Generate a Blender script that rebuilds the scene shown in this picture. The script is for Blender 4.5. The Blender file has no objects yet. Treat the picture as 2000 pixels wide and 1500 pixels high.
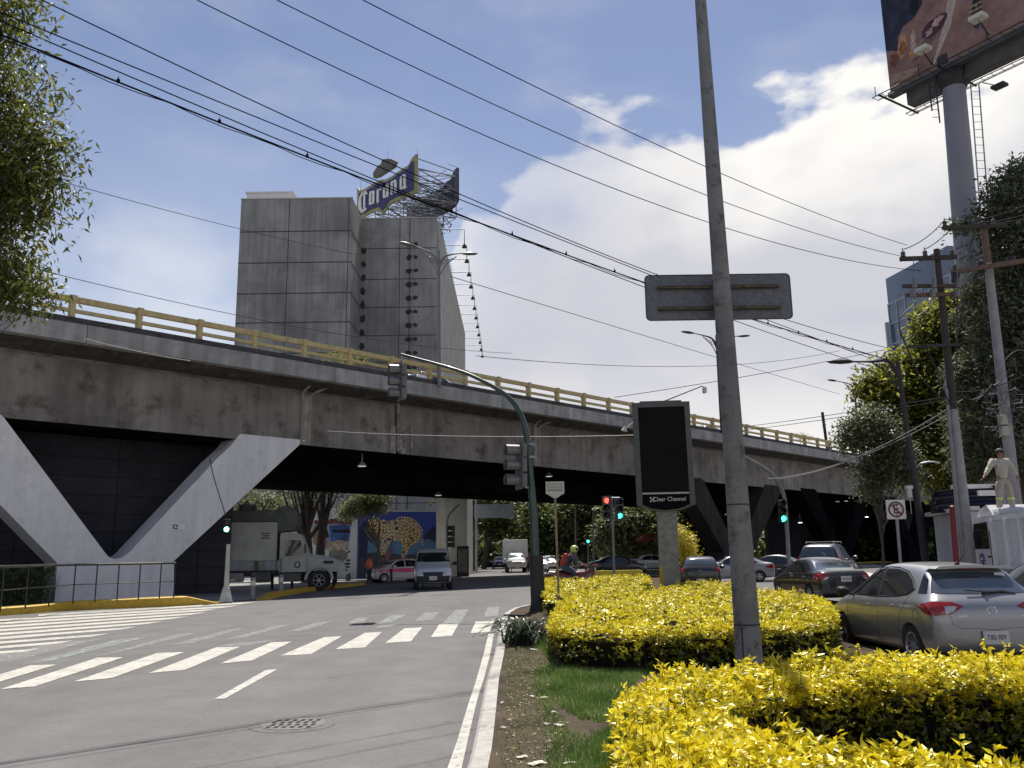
import bpy, bmesh, math, random
import numpy as np
from mathutils import Vector, Matrix
from mathutils.bvhtree import BVHTree
R = math.radians
random.seed(7)
rng = np.random.default_rng(11)
scene = bpy.context.scene
col = scene.collection

# ---------------------------------------------------------------- camera
F_PX, EYE = 1700.0, 1.7
PITCH, ROLL = R(11.05), R(0.8)
cF = Vector((0, math.cos(PITCH), math.sin(PITCH)))
_r = Vector((1, 0, 0)); _u = Vector((0, -math.sin(PITCH), math.cos(PITCH)))
cR = math.cos(ROLL) * _r - math.sin(ROLL) * _u
cU = math.sin(ROLL) * _r + math.cos(ROLL) * _u
CAM = Vector((0, 0, EYE))
cam = bpy.data.cameras.new('camera'); cam_ob = bpy.data.objects.new('camera', cam); col.objects.link(cam_ob)
cam.sensor_width = 36; cam.lens = 36 * F_PX / 2000.0
cam.clip_start = 0.1; cam.clip_end = 3000
m = Matrix.Identity(4)
for i in range(3):
    m[i][0] = cR[i]; m[i][1] = cU[i]; m[i][2] = -cF[i]; m[i][3] = CAM[i]
cam_ob.matrix_world = m
scene.camera = cam_ob

# ---------------------------------------------------------------- sun, sky, exposure
SUN_EL, SUN_AZ = R(64), R(6)          # azimuth measured from +Y towards +X
scene.view_settings.view_transform = 'Standard'; scene.view_settings.look = 'None'
scene.view_settings.gamma = 1.0; scene.view_settings.exposure = 0.42
sun = bpy.data.lights.new('sun', 'SUN'); sun.energy = 5.0; sun.angle = R(0.5); sun.color = (1.0, 0.95, 0.87)
so = bpy.data.objects.new('sun', sun); col.objects.link(so)
sd = Vector((math.sin(SUN_AZ) * math.cos(SUN_EL), math.cos(SUN_AZ) * math.cos(SUN_EL), math.sin(SUN_EL)))
so.rotation_euler = sd.to_track_quat('Z', 'Y').to_euler()
world = bpy.data.worlds.new("World"); scene.world = world; world.use_nodes = True
def build_world():
    nt = world.node_tree; N = nt.nodes; L = nt.links; N.clear()
    def n(t, **k):
        x = N.new(t)
        for a, b in k.items(): setattr(x, a, b)
        return x
    def mth(op, a, b=None, c=None, clamp=False):
        x = N.new('ShaderNodeMath'); x.operation = op; x.use_clamp = clamp
        for i, v in enumerate((a, b, c)):
            if v is None: continue
            if isinstance(v, (int, float)): x.inputs[i].default_value = v
            else: L.new(v, x.inputs[i])
        return x.outputs[0]
    out = n('ShaderNodeOutputWorld'); bg = n('ShaderNodeBackground')
    sky = n('ShaderNodeTexSky', sky_type='NISHITA'); sky.sun_disc = False
    sky.sun_elevation = SUN_EL; sky.sun_rotation = SUN_AZ
    sky.altitude = 2200; sky.air_density = 1.0; sky.dust_density = 1.6; sky.ozone_density = 1.4
    tc = n('ShaderNodeTexCoord'); sp = n('ShaderNodeSeparateXYZ'); L.new(tc.outputs['Generated'], sp.inputs[0])
    x, y, z = sp.outputs
    el = mth('ARCSINE', z); az = mth('ARCTAN2', x, y)
    # gain so that sky radiance suits the exposure
    mp = n('ShaderNodeMapping'); mp.inputs['Scale'].default_value = (1, 1, 2.0); L.new(tc.outputs['Generated'], mp.inputs[0])
    nz = n('ShaderNodeTexNoise'); nz.inputs['Scale'].default_value = 7.0; nz.inputs['Detail'].default_value = 10; nz.inputs['Roughness'].default_value = 0.50
    L.new(mp.outputs[0], nz.inputs['Vector'])
    nzb = n('ShaderNodeTexNoise'); nzb.inputs['Scale'].default_value = 2.6; nzb.inputs['Detail'].default_value = 6; nzb.inputs['Roughness'].default_value = 0.5
    mp2 = n('ShaderNodeMapping'); mp2.inputs['Location'].default_value = (3.1, 0.4, 1.7); L.new(tc.outputs['Generated'], mp2.inputs[0]); L.new(mp2.outputs[0], nzb.inputs['Vector'])
    # height of the cumulus bank as a function of azimuth
    azn = n('ShaderNodeMapRange'); azn.inputs[1].default_value = R(-30); azn.inputs[2].default_value = R(60); L.new(az, azn.inputs[0])
    prof = n('ShaderNodeFloatCurve'); cv = prof.mapping.curves[0]
    pts = [(-30, 0), (-11, 0), (-7, 5), (-4.6, 14), (-3.2, 20.5), (0.2, 24.0), (3.1, 26.4), (7.5, 27.6), (12, 27.0), (17.2, 26.6), (21.3, 27.4), (26, 27.6), (33, 28), (60, 28)]
    cv.points[0].location = ((pts[0][0] + 30) / 90, pts[0][1] / 60); cv.points[1].location = (1, pts[-1][1] / 60)
    for p_ in pts[1:-1]: cv.points.new((p_[0] + 30) / 90, p_[1] / 60)
    prof.mapping.update(); L.new(azn.outputs[0], prof.inputs[1])
    top = mth('MULTIPLY', prof.outputs[0], R(60))
    nn = mth('MULTIPLY', mth('SUBTRACT', nz.outputs[0], 0.5), R(15))
    d = mth('SUBTRACT', mth('ADD', top, nn), el)
    mk = n('ShaderNodeMapRange', interpolation_type='SMOOTHSTEP'); mk.inputs[1].default_value = R(-.5); mk.inputs[2].default_value = R(1.3); L.new(d, mk.inputs[0])
    # breaks low in the bank and thin veil everywhere
    gap = n('ShaderNodeMapRange', interpolation_type='SMOOTHSTEP'); gap.inputs[1].default_value = 0.36; gap.inputs[2].default_value = 0.52; gap.inputs[3].default_value = 0.72; gap.inputs[4].default_value = 1.0
    L.new(nzb.outputs[0], gap.inputs[0])
    mask = mth('MULTIPLY', mk.outputs[0], gap.outputs[0])
    veil = n('ShaderNodeMapRange', interpolation_type='SMOOTHSTEP'); veil.inputs[1].default_value = 0.45; veil.inputs[2].default_value = 0.9; veil.inputs[3].default_value = 0.0; veil.inputs[4].default_value = 0.3
    L.new(nz.outputs[0], veil.inputs[0])
    low = n('ShaderNodeMapRange', interpolation_type='SMOOTHSTEP'); low.inputs[1].default_value = R(32); low.inputs[2].default_value = R(4); low.inputs[3].default_value = 0.0; low.inputs[4].default_value = 0.6
    L.new(el, low.inputs[0])
    mx = mth('MAXIMUM', mask, mth('ADD', mth('MULTIPLY', veil.outputs[0], 0.7), low.outputs[0], clamp=True), clamp=True)
    cr = n('ShaderNodeValToRGB'); cr.color_ramp.elements[0].position = 0.39; cr.color_ramp.elements[0].color = (0.50, 0.52, 0.61, 1)
    cr.color_ramp.elements[1].position = 0.58; cr.color_ramp.elements[1].color = (0.86, 0.84, 0.80, 1)
    e = cr.color_ramp.elements.new(0.48); e.color = (0.64, 0.645, 0.68, 1)
    mixn = mth('ADD', mth('MULTIPLY', nzb.outputs[0], 0.6), mth('MULTIPLY', nz.outputs[0], 0.4))
    L.new(mixn, cr.inputs[0])
    tint = n('ShaderNodeMix', data_type='RGBA', blend_type='MULTIPLY'); tint.inputs['Factor'].default_value = 1.0
    L.new(sky.outputs[0], tint.inputs['A']); tint.inputs['B'].default_value = (SKY_GAIN * 1.12, SKY_GAIN * 0.98, SKY_GAIN * 0.93, 1)
    dk = n('ShaderNodeMapRange', interpolation_type='SMOOTHSTEP'); dk.inputs[1].default_value = R(1); dk.inputs[2].default_value = R(11); dk.inputs[3].default_value = 0; dk.inputs[4].default_value = 0.75; L.new(d, dk.inputs[0])
    hz = n('ShaderNodeMapRange', interpolation_type='SMOOTHSTEP'); hz.inputs[1].default_value = R(14); hz.inputs[2].default_value = R(5); hz.inputs[3].default_value = 1; hz.inputs[4].default_value = 0.15; L.new(el, hz.inputs[0])
    shade = n('ShaderNodeMix', data_type='RGBA'); L.new(mth('MULTIPLY', mth('MULTIPLY', dk.outputs[0], hz.outputs[0]), mk.outputs[0]), shade.inputs['Factor']); L.new(cr.outputs[0], shade.inputs['A']); shade.inputs['B'].default_value = (0.42, 0.435, 0.52, 1)
    mix = n('ShaderNodeMix', data_type='RGBA'); L.new(mx, mix.inputs['Factor']); L.new(tint.outputs['Result'], mix.inputs['A'])
    cg = n('ShaderNodeMix', data_type='RGBA', blend_type='MULTIPLY'); cg.inputs['Factor'].default_value = 1.0
    L.new(shade.outputs['Result'], cg.inputs['A']); cg.inputs['B'].default_value = (CLOUD_GAIN,) * 3 + (1,)
    L.new(cg.outputs['Result'], mix.inputs['B'])
    L.new(mix.outputs['Result'], bg.inputs[0]); bg.inputs[1].default_value = 0.1
    L.new(bg.outputs[0], out.inputs[0])
SKY_GAIN, CLOUD_GAIN = 1.02, 8.9
build_world()

# ---------------------------------------------------------------- view geometry helpers (photo pixel, distance) -> world point
def ray(px, py):
    return (cR * ((px - 1000) / F_PX) + cU * ((750 - py) / F_PX) + cF)
def P(px, py, Y):
    d = ray(px, py); return CAM + d * (Y / d.y)
def G(px, py, z=0.0):
    d = ray(px, py); return CAM + d * ((z - EYE) / d.z)
TPH = 0.956
PHI = math.atan(TPH)
bd = Vector((math.sin(PHI), math.cos(PHI), 0))       # along the viaduct
bn = Vector((-math.cos(PHI), math.sin(PHI), 0))      # across it, away from the camera
def B(px, py, D):
    d = ray(px, py); return CAM + d * (D / d.dot(bn))
def BT(t, D, z):
    return bd * t + bn * D + Vector((0, 0, z))

# ---------------------------------------------------------------- materials
_mats = {}
def M(name, c, rough=0.6, metal=0.0, var=0.12, scale=2.0, bump=0.0, coat=0.0, emit=None, streak=0.0, spec=0.5, bscale=None, dirt=None, dirtamt=0.0, detail=6, trans=0.0):
    if name in _mats: return _mats[name]
    mt = bpy.data.materials.new(name); mt.use_nodes = True; _mats[name] = mt
    nt = mt.node_tree; N = nt.nodes; L = nt.links
    b = N['Principled BSDF']
    b.inputs['Roughness'].default_value = rough; b.inputs['Metallic'].default_value = metal
    b.inputs['Specular IOR Level'].default_value = spec
    if coat: b.inputs['Coat Weight'].default_value = coat; b.inputs['Coat Roughness'].default_value = 0.05
    if trans:
        b.inputs['Transmission Weight'].default_value = trans
    tc = N.new('ShaderNodeTexCoord')
    nz = N.new('ShaderNodeTexNoise'); nz.inputs['Scale'].default_value = scale; nz.inputs['Detail'].default_value = detail; nz.inputs['Roughness'].default_value = 0.62
    L.new(tc.outputs['Object'], nz.inputs['Vector'])
    mp = N.new('ShaderNodeMapRange'); mp.inputs[1].default_value = 0.3; mp.inputs[2].default_value = 0.7; mp.inputs[3].default_value = 1 - var; mp.inputs[4].default_value = 1 + var
    L.new(nz.outputs[0], mp.inputs[0])
    mul = N.new('ShaderNodeMix'); mul.data_type = 'RGBA'; mul.blend_type = 'MULTIPLY'; mul.inputs['Factor'].default_value = 1.0
    mul.inputs['A'].default_value = (*c, 1); L.new(mp.outputs[0], mul.inputs['B'])
    res = mul.outputs['Result']
    if streak:
        m2 = N.new('ShaderNodeMapping'); m2.inputs['Scale'].default_value = (1.6, 1.6, 0.09); L.new(tc.outputs['Object'], m2.inputs[0])
        n2 = N.new('ShaderNodeTexNoise'); n2.inputs['Scale'].default_value = 1.3; n2.inputs['Detail'].default_value = 7; n2.inputs['Roughness'].default_value = 0.65; L.new(m2.outputs[0], n2.inputs['Vector'])
        r2 = N.new('ShaderNodeMapRange'); r2.inputs[1].default_value = 0.38; r2.inputs[2].default_value = 0.66; r2.inputs[3].default_value = 1 - streak; r2.inputs[4].default_value = 1.08; L.new(n2.outputs[0], r2.inputs[0])
        k = N.new('ShaderNodeMix'); k.data_type = 'RGBA'; k.blend_type = 'MULTIPLY'; k.inputs['Factor'].default_value = 1.0
        L.new(res, k.inputs['A']); L.new(r2.outputs[0], k.inputs['B']); res = k.outputs['Result']
    if dirt:
        n3 = N.new('ShaderNodeTexNoise'); n3.inputs['Scale'].default_value = scale * 2.7; n3.inputs['Detail'].default_value = 9; n3.inputs['Roughness'].default_value = 0.7; L.new(tc.outputs['Object'], n3.inputs['Vector'])
        r3 = N.new('ShaderNodeMapRange'); r3.inputs[1].default_value = 0.52; r3.inputs[2].default_value = 0.68; r3.inputs[3].default_value = 0; r3.inputs[4].default_value = dirtamt; L.new(n3.outputs[0], r3.inputs[0])
        k = N.new('ShaderNodeMix'); k.data_type = 'RGBA'; L.new(r3.outputs[0], k.inputs['Factor']); L.new(res, k.inputs['A']); k.inputs['B'].default_value = (*dirt, 1); res = k.outputs['Result']
    L.new(res, b.inputs['Base Color'])
    if bump:
        nb = N.new('ShaderNodeTexNoise'); nb.inputs['Scale'].default_value = bscale or scale * 6; nb.inputs['Detail'].default_value = 5; L.new(tc.outputs['Object'], nb.inputs['Vector'])
        bp = N.new('ShaderNodeBump'); bp.inputs['Strength'].default_value = bump; bp.inputs['Distance'].default_value = 0.02; L.new(nb.outputs[0], bp.inputs['Height']); L.new(bp.outputs[0], b.inputs['Normal'])
    if emit:
        b.inputs['Emission Color'].default_value = (*emit[0], 1); b.inputs['Emission Strength'].default_value = emit[1]
    return mt
def leafmat(name, cols, rough=0.45, trans=0.35):
    """leaf colour picked per face from the 'tone' attribute"""
    if name in _mats: return _mats[name]
    mt = bpy.data.materials.new(name); mt.use_nodes = True; _mats[name] = mt
    N = mt.node_tree.nodes; L = mt.node_tree.links; b = N['Principled BSDF']
    at = N.new('ShaderNodeAttribute'); at.attribute_name = 'tone'
    cr = N.new('ShaderNodeValToRGB'); els = cr.color_ramp.elements
    els[0].color = (*cols[0], 1); els[-1].color = (*cols[-1], 1)
    for i, c in enumerate(cols[1:-1]):
        e = els.new((i + 1) / (len(cols) - 1)); e.color = (*c, 1)
    L.new(at.outputs['Fac'], cr.inputs[0]); L.new(cr.outputs[0], b.inputs['Base Color']); b.inputs['Roughness'].default_value = rough
    tr = N.new('ShaderNodeBsdfTranslucent'); L.new(cr.outputs[0], tr.inputs[0])
    mx = N.new('ShaderNodeMixShader'); mx.inputs[0].default_value = trans
    L.new(b.outputs[0], mx.inputs[1]); L.new(tr.outputs[0], mx.inputs[2]); L.new(mx.outputs[0], N['Material Output'].inputs[0])
    return mt

# ---------------------------------------------------------------- object helpers
def tag(o, label=None, cat=None, group=None, kind=None):
    if label: o['label'] = label
    if cat: o['category'] = cat
    if group: o['group'] = group
    if kind: o['kind'] = kind
    return o
def thing(name, label, cat, loc=(0, 0, 0), rz=0.0, group=None):
    o = bpy.data.objects.new(name, None); col.objects.link(o); o.empty_display_size = 0.2
    o.location = loc; o.rotation_euler = (0, 0, rz)
    return tag(o, label, cat, group)
def link(name, me, mats=None, parent=None, smooth=False, world=True, angle=40):
    if mats is not None:
        for mt in (mats if isinstance(mats, (list, tuple)) else [mats]): me.materials.append(mt)
    if smooth:
        me.polygons.foreach_set('use_smooth', [True] * len(me.polygons))
        if angle: me.set_sharp_from_angle(angle=R(angle))
    o = bpy.data.objects.new(name, me); col.objects.link(o)
    if parent is not None:
        o.parent = parent
        if world:
            mw = Matrix.Identity(4); q = parent; chain = []
            while q is not None: chain.append(q); q = q.parent
            for q in reversed(chain): mw = mw @ q.matrix_parent_inverse @ q.matrix_basis if q.parent else q.matrix_basis.copy()
            o.matrix_parent_inverse = mw.inverted()
    return o
def copy_tree(o, parent=None):
    c = o.copy(); col.objects.link(c); c.parent = parent
    for ch in [x for x in bpy.data.objects if x.parent == o]: copy_tree(ch, c)
    return c
class MB:
    def __init__(s): s.v = []; s.f = []; s.mi = []
    def add(s, vs, fs, mi=0):
        n = len(s.v); s.v += [tuple(v) for v in vs]; s.f += [tuple(i + n for i in f) for f in fs]; s.mi += [mi] * len(fs); return s
    def box(s, c, size, ax=None, mi=0, bev=0.0):
        """box by centre and full size, ax = 3 axes"""
        c = Vector(c); X, Yv, Z = ax or (Vector((1, 0, 0)), Vector((0, 1, 0)), Vector((0, 0, 1)))
        a, b, d = [q / 2 for q in size]
        if bev <= 0:
            vs = [c + X * (i * a) + Yv * (j * b) + Z * (k * d) for k in (-1, 1) for j in (-1, 1) for i in (-1, 1)]
            return s.add(vs, [(0, 2, 3, 1), (4, 5, 7, 6), (0, 1, 5, 4), (2, 6, 7, 3), (0, 4, 6, 2), (1, 3, 7, 5)], mi)
        bm = bmesh.new(); bmesh.ops.create_cube(bm, size=1)
        for v in bm.verts: v.co = Vector((v.co.x * size[0], v.co.y * size[1], v.co.z * size[2]))
        bmesh.ops.bevel(bm, geom=list(bm.edges), offset=bev, segments=2, affect='EDGES', profile=0.6)
        vs = [c + X * v.co.x + Yv * v.co.y + Z * v.co.z for v in bm.verts]
        s.add(vs, [[v.index for v in f.verts] for f in bm.faces], mi); bm.free(); return s
    def tube(s, pts, r, n=8, mi=0, cap=True):
        pts = [Vector(p) for p in pts]; k = len(pts)
        rs = r if isinstance(r, (list, tuple)) else [r] * k
        base = len(s.v); ref = Vector((0.13, 0.31, 0.94))
        prev = None
        for i, p in enumerate(pts):
            t = (pts[min(i + 1, k - 1)] - pts[max(i - 1, 0)]).normalized()
            if prev is None:
                if abs(t.dot(ref)) > 0.98: ref = Vector((1, 0, 0))
                u = t.cross(ref).normalized()
            else:
                u = (prev - t * prev.dot(t)).normalized()
            prev = u; w = t.cross(u)
            for j in range(n):
                a = 2 * math.pi * j / n
                s.v.append(tuple(p + (u * math.cos(a) + w * math.sin(a)) * rs[i]))
        for i in range(k - 1):
            for j in range(n):
                a = base + i * n + j; b = base + i * n + (j + 1) % n
                s.f.append((a, b, b + n, a + n)); s.mi.append(mi)
        if cap:
            s.f.append(tuple(base + j for j in range(n))[::-1]); s.mi.append(mi)
            s.f.append(tuple(base + (k - 1) * n + j for j in range(n))); s.mi.append(mi)
        return s
    def prism(s, poly, vec, mi=0):
        poly = [Vector(p) for p in poly]; vec = Vector(vec); n = len(poly)
        b = len(s.v); s.v += [tuple(p) for p in poly] + [tuple(p + vec) for p in poly]
        s.f.append(tuple(range(b, b + n))); s.f.append(tuple(range(b + 2 * n - 1, b + n - 1, -1))); s.mi += [mi, mi]
        for i in range(n):
            j = (i + 1) % n; s.f.append((b + i, b + i + n, b + j + n, b + j)); s.mi.append(mi)
        return s
    def loft(s, rings, closed=True, cap=True, mi=0):
        b = len(s.v); n = len(rings[0])
        for r_ in rings: s.v += [tuple(p) for p in r_]
        for i in range(len(rings) - 1):
            for j in range(n if closed else n - 1):
                a = b + i * n + j; c = b + i * n + (j + 1) % n
                s.f.append((a, c, c + n, a + n)); s.mi.append(mi)
        if cap and closed:
            s.f.append(tuple(b + j for j in range(n))[::-1]); s.f.append(tuple(b + (len(rings) - 1) * n + j for j in range(n))); s.mi += [mi, mi]
        return s
    def mesh(s, name):
        me = bpy.data.meshes.new(name); me.from_pydata(s.v, [], s.f); me.polygons.foreach_set('material_index', s.mi)
        me.update()
        bm = bmesh.new(); bm.from_mesh(me); bmesh.ops.recalc_face_normals(bm, faces=bm.faces); bm.to_mesh(me); bm.free()
        return me
    def build(s, name, mats, parent=None, smooth=False, world=True, angle=40):
        return link(name, s.mesh(name), mats, parent, smooth, world, angle)
def arc(c, r, a0, a1, n, u, v):
    return [Vector(c) + Vector(u) * (r * math.cos(a0 + (a1 - a0) * i / n)) + Vector(v) * (r * math.sin(a0 + (a1 - a0) * i / n)) for i in range(n + 1)]
def bez(pts, n=8):
    """Catmull-Rom through pts"""
    pts = [Vector(p) for p in pts]; q = [pts[0] * 2 - pts[1]] + pts + [pts[-1] * 2 - pts[-2]]; o = []
    for i in range(len(pts) - 1):
        a, b, c, d = q[i:i + 4]
        for k in range(n):
            t = k / n; o.append(0.5 * ((2 * b) + (c - a) * t + (2 * a - 5 * b + 4 * c - d) * t * t + (3 * b - a - 3 * c + d) * t ** 3))
    return o + [pts[-1]]
def sheet(name, poly, z, mt, parent=None):
    mb = MB(); mb.prism([Vector((p[0], p[1], z)) for p in poly], (0, 0, -0.003)); return mb.build(name, mt, parent)
def text_mesh(txt, size, extrude=0.004):
    cu = bpy.data.curves.new('txt', 'FONT'); cu.body = txt; cu.size = size; cu.extrude = extrude; cu.align_x = 'CENTER'; cu.align_y = 'CENTER'
    o = bpy.data.objects.new('txt', cu); col.objects.link(o)
    me = bpy.data.meshes.new_from_object(o.evaluated_get(bpy.context.evaluated_depsgraph_get()))
    bpy.data.objects.remove(o); bpy.data.curves.remove(cu); return me
def put_text(name, txt, size, c, u, v, mt, parent, extrude=0.004, world=True, sx=1.0):
    """text centred at c, reading along u, up v"""
    me = text_mesh(txt, size, extrude); u = Vector(u).normalized(); v = Vector(v).normalized(); w = u.cross(v)
    for q in me.vertices: q.co = Vector(c) + u * (q.co.x * sx) + v * q.co.y + w * q.co.z
    return link(name, me, mt, parent, world=world)

# ---------------------------------------------------------------- leaves
def leaf_mesh(name, pos, nrm, size, tone, aspect=0.42, fold=0.25, droop=None, rs=None):
    """pos (n,3), nrm (n,3) approx leaf normals, size (n,) length"""
    g = rs or rng; n = len(pos)
    a = g.normal(size=(n, 3)); nrm = nrm / (np.linalg.norm(nrm, axis=1, keepdims=True) + 1e-9)
    t = a - (a * nrm).sum(1, keepdims=True) * nrm
    if droop is not None: t = t + droop
    t /= (np.linalg.norm(t, axis=1, keepdims=True) + 1e-9)
    s = np.cross(nrm, t); s /= (np.linalg.norm(s, axis=1, keepdims=True) + 1e-9)
    up = np.cross(t, s)
    L = size[:, None]; W = L * aspect * 0.5
    p0 = pos; p1 = pos + t * L * 0.42 + s * W + up * W * fold; p2 = pos + t * L - up * L * 0.1; p3 = pos + t * L * 0.42 - s * W + up * W * fold
    V = np.stack([p0, p1, p2, p3], 1).reshape(-1, 3).astype(np.float32)
    # two triangles folded along the midrib
    i0 = np.arange(n) * 4
    T = np.stack([i0, i0 + 1, i0 + 2, i0, i0 + 2, i0 + 3], 1).reshape(-1)
    me = bpy.data.meshes.new(name); me.vertices.add(n * 4); me.vertices.foreach_set('co', V.ravel())
    me.loops.add(n * 6); me.loops.foreach_set('vertex_index', T.astype(np.int32))
    me.polygons.add(n * 2); me.polygons.foreach_set('loop_start', (np.arange(n * 2) * 3).astype(np.int32))
    at = me.attributes.new('tone', 'FLOAT', 'POINT'); at.data.foreach_set('value', np.repeat(tone, 4).astype(np.float32))
    me.update(calc_edges=True); me.validate(); return me
def crown_pts(ells, n, clump, per, g=rng, shell=0.55):
    """clump centres spread through ellipsoids, leaves round each clump"""
    vol = np.array([e[1][0] * e[1][1] * e[1][2] for e in ells]) ** 0.67; vol /= vol.sum()
    nc = max(1, n // per); which = g.choice(len(ells), nc, p=vol)
    C = np.array([e[0] for e in ells])[which]; A = np.array([e[1] for e in ells])[which]
    d = g.normal(size=(nc, 3)); d /= np.linalg.norm(d, axis=1, keepdims=True)
    r = shell + (1 - shell) * g.random((nc, 1)) ** 0.7
    r *= 0.8 + 0.3 * g.random((nc, 1))
    cc = C + d * r * A
    cs = clump * (0.5 + g.random((nc, 1)))
    pos = np.repeat(cc, per, 0) + np.clip(g.normal(size=(nc * per, 3)), -1.5, 1.5) * np.repeat(cs, per, 0) * np.array([1, 1, 0.75])
    ct = np.repeat(g.random(nc), per)
    return pos, ct, cc
def tree(name, label, base, h, ells, n, leaf, mtl, tr=0.16, clump=0.35, per=26, group=None, trunk_mat=None, aspect=0.42, droop=None, lean=(0, 0), limbs=9, shell=0.5, seed=1, crown_name='crown', cat='tree', ntilt=0.7):
    g = np.random.default_rng(seed); base = Vector(base)
    t = thing(name, label, cat, base, 0, group)
    pos, ct, cc = crown_pts(ells, n, clump, per, g, shell)
    k = len(pos); nrm = g.normal(size=(k, 3)) * ntilt + np.array([0, 0, 1.0])
    tone = np.clip(0.55 * ct + 0.45 * g.random(k), 0, 1)
    size = leaf * (0.65 + 0.7 * g.random(k))
    dr = None if droop is None else np.tile(np.array([0, 0, -droop]), (k, 1))
    me = leaf_mesh(crown_name, pos, nrm, size, tone, aspect, droop=dr, rs=g)
    link(crown_name, me, mtl, t)
    mb = MB(); top = Vector(np.mean([e[0] for e in ells], 0)); r2 = random.Random(seed)
    fork = base.lerp(Vector((top.x, top.y, top.z)), 0.55); fork.x += lean[0]; fork.y += lean[1]
    mb.tube(bez([base, base.lerp(fork, 0.5) + Vector((r2.uniform(-.1, .1), r2.uniform(-.1, .1), 0)), fork], 5), [tr * (1.25 - 0.6 * i / 10) for i in range(11)], 9)
    idx = g.choice(len(cc), min(limbs, len(cc)), replace=False)
    for i in idx:
        e = Vector(cc[i]); s0 = base.lerp(fork, r2.uniform(0.6, 1.0)); mid = s0.lerp(e, 0.5) + Vector((r2.uniform(-.2, .2), r2.uniform(-.2, .2), -0.05 * (e - s0).length + 0.2))
        q = bez([s0, mid, e], 4); mb.tube(q, [tr * (0.5 if limbs < 30 else 0.22) * (1 - 0.85 * j / 8) for j in range(9)], 6)
    mb.build('trunk', trunk_mat or M('bark', (0.09, 0.075, 0.06), 0.9, var=0.35, scale=6, bump=0.5), t, smooth=True)
    return t
# ================================================================ ground, roads, islands
def asphalt():
    mt = bpy.data.materials.new('asphalt'); mt.use_nodes = True; N = mt.node_tree.nodes; L = mt.node_tree.links; b = N['Principled BSDF']
    tc = N.new('ShaderNodeTexCoord')
    def nz(s, d, r=0.6, sc=(1, 1, 1), rot=0):
        mp = N.new('ShaderNodeMapping'); mp.inputs['Scale'].default_value = sc; mp.inputs['Rotation'].default_value = (0, 0, rot); L.new(tc.outputs['Object'], mp.inputs[0])
        x = N.new('ShaderNodeTexNoise'); x.inputs['Scale'].default_value = s; x.inputs['Detail'].default_value = d; x.inputs['Roughness'].default_value = r; L.new(mp.outputs[0], x.inputs['Vector']); return x.outputs[0]
    def rng_(v, a, b_, c, d):
        x = N.new('ShaderNodeMapRange'); L.new(v, x.inputs[0]); x.inputs[1].default_value = a; x.inputs[2].default_value = b_; x.inputs[3].default_value = c; x.inputs[4].default_value = d; return x.outputs[0]
    def mul(a, b_):
        x = N.new('ShaderNodeMath'); x.operation = 'MULTIPLY'; L.new(a, x.inputs[0]); L.new(b_, x.inputs[1]); return x.outputs[0]
    fine = mul(rng_(nz(70, 3, 0.85), 0.3, 0.7, 0.70, 1.30), rng_(nz(14, 5, 0.7), 0.3, 0.7, 0.90, 1.10))
    mid = rng_(nz(1.1, 7, 0.65), 0.3, 0.7, 0.86, 1.12)
    lanes = rng_(nz(0.55, 5, 0.55, (1, 0.09, 1), 0.12), 0.3, 0.7, 0.84, 1.1)
    oil = rng_(nz(3.2, 4, 0.5), 0.66, 0.74, 1.0, 0.8)
    v = mul(mul(fine, mid), mul(lanes, oil))
    m_ = N.new('ShaderNodeMix'); m_.data_type = 'RGBA'; m_.blend_type = 'MULTIPLY'; m_.inputs['Factor'].default_value = 1
    m_.inputs['A'].default_value = (0.143, 0.139, 0.136, 1); L.new(v, m_.inputs['B']); L.new(m_.outputs['Result'], b.inputs['Base Color'])
    b.inputs['Roughness'].default_value = 0.88; b.inputs['Specular IOR Level'].default_value = 0.25
    bp = N.new('ShaderNodeBump'); bp.inputs['Strength'].default_value = 0.35; bp.inputs['Distance'].default_value = 0.006; L.new(nz(120, 2), bp.inputs['Height']); L.new(bp.outputs[0], b.inputs['Normal'])
    return mt
ASPH = asphalt()
mb = MB()
n = 30
mb.add([(-500, -60, 0), (900, -60, 0), (900, 1400, 0), (-500, 1400, 0)], [(0, 1, 2, 3)])
tag(mb.build('road', ASPH), kind='structure')
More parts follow.
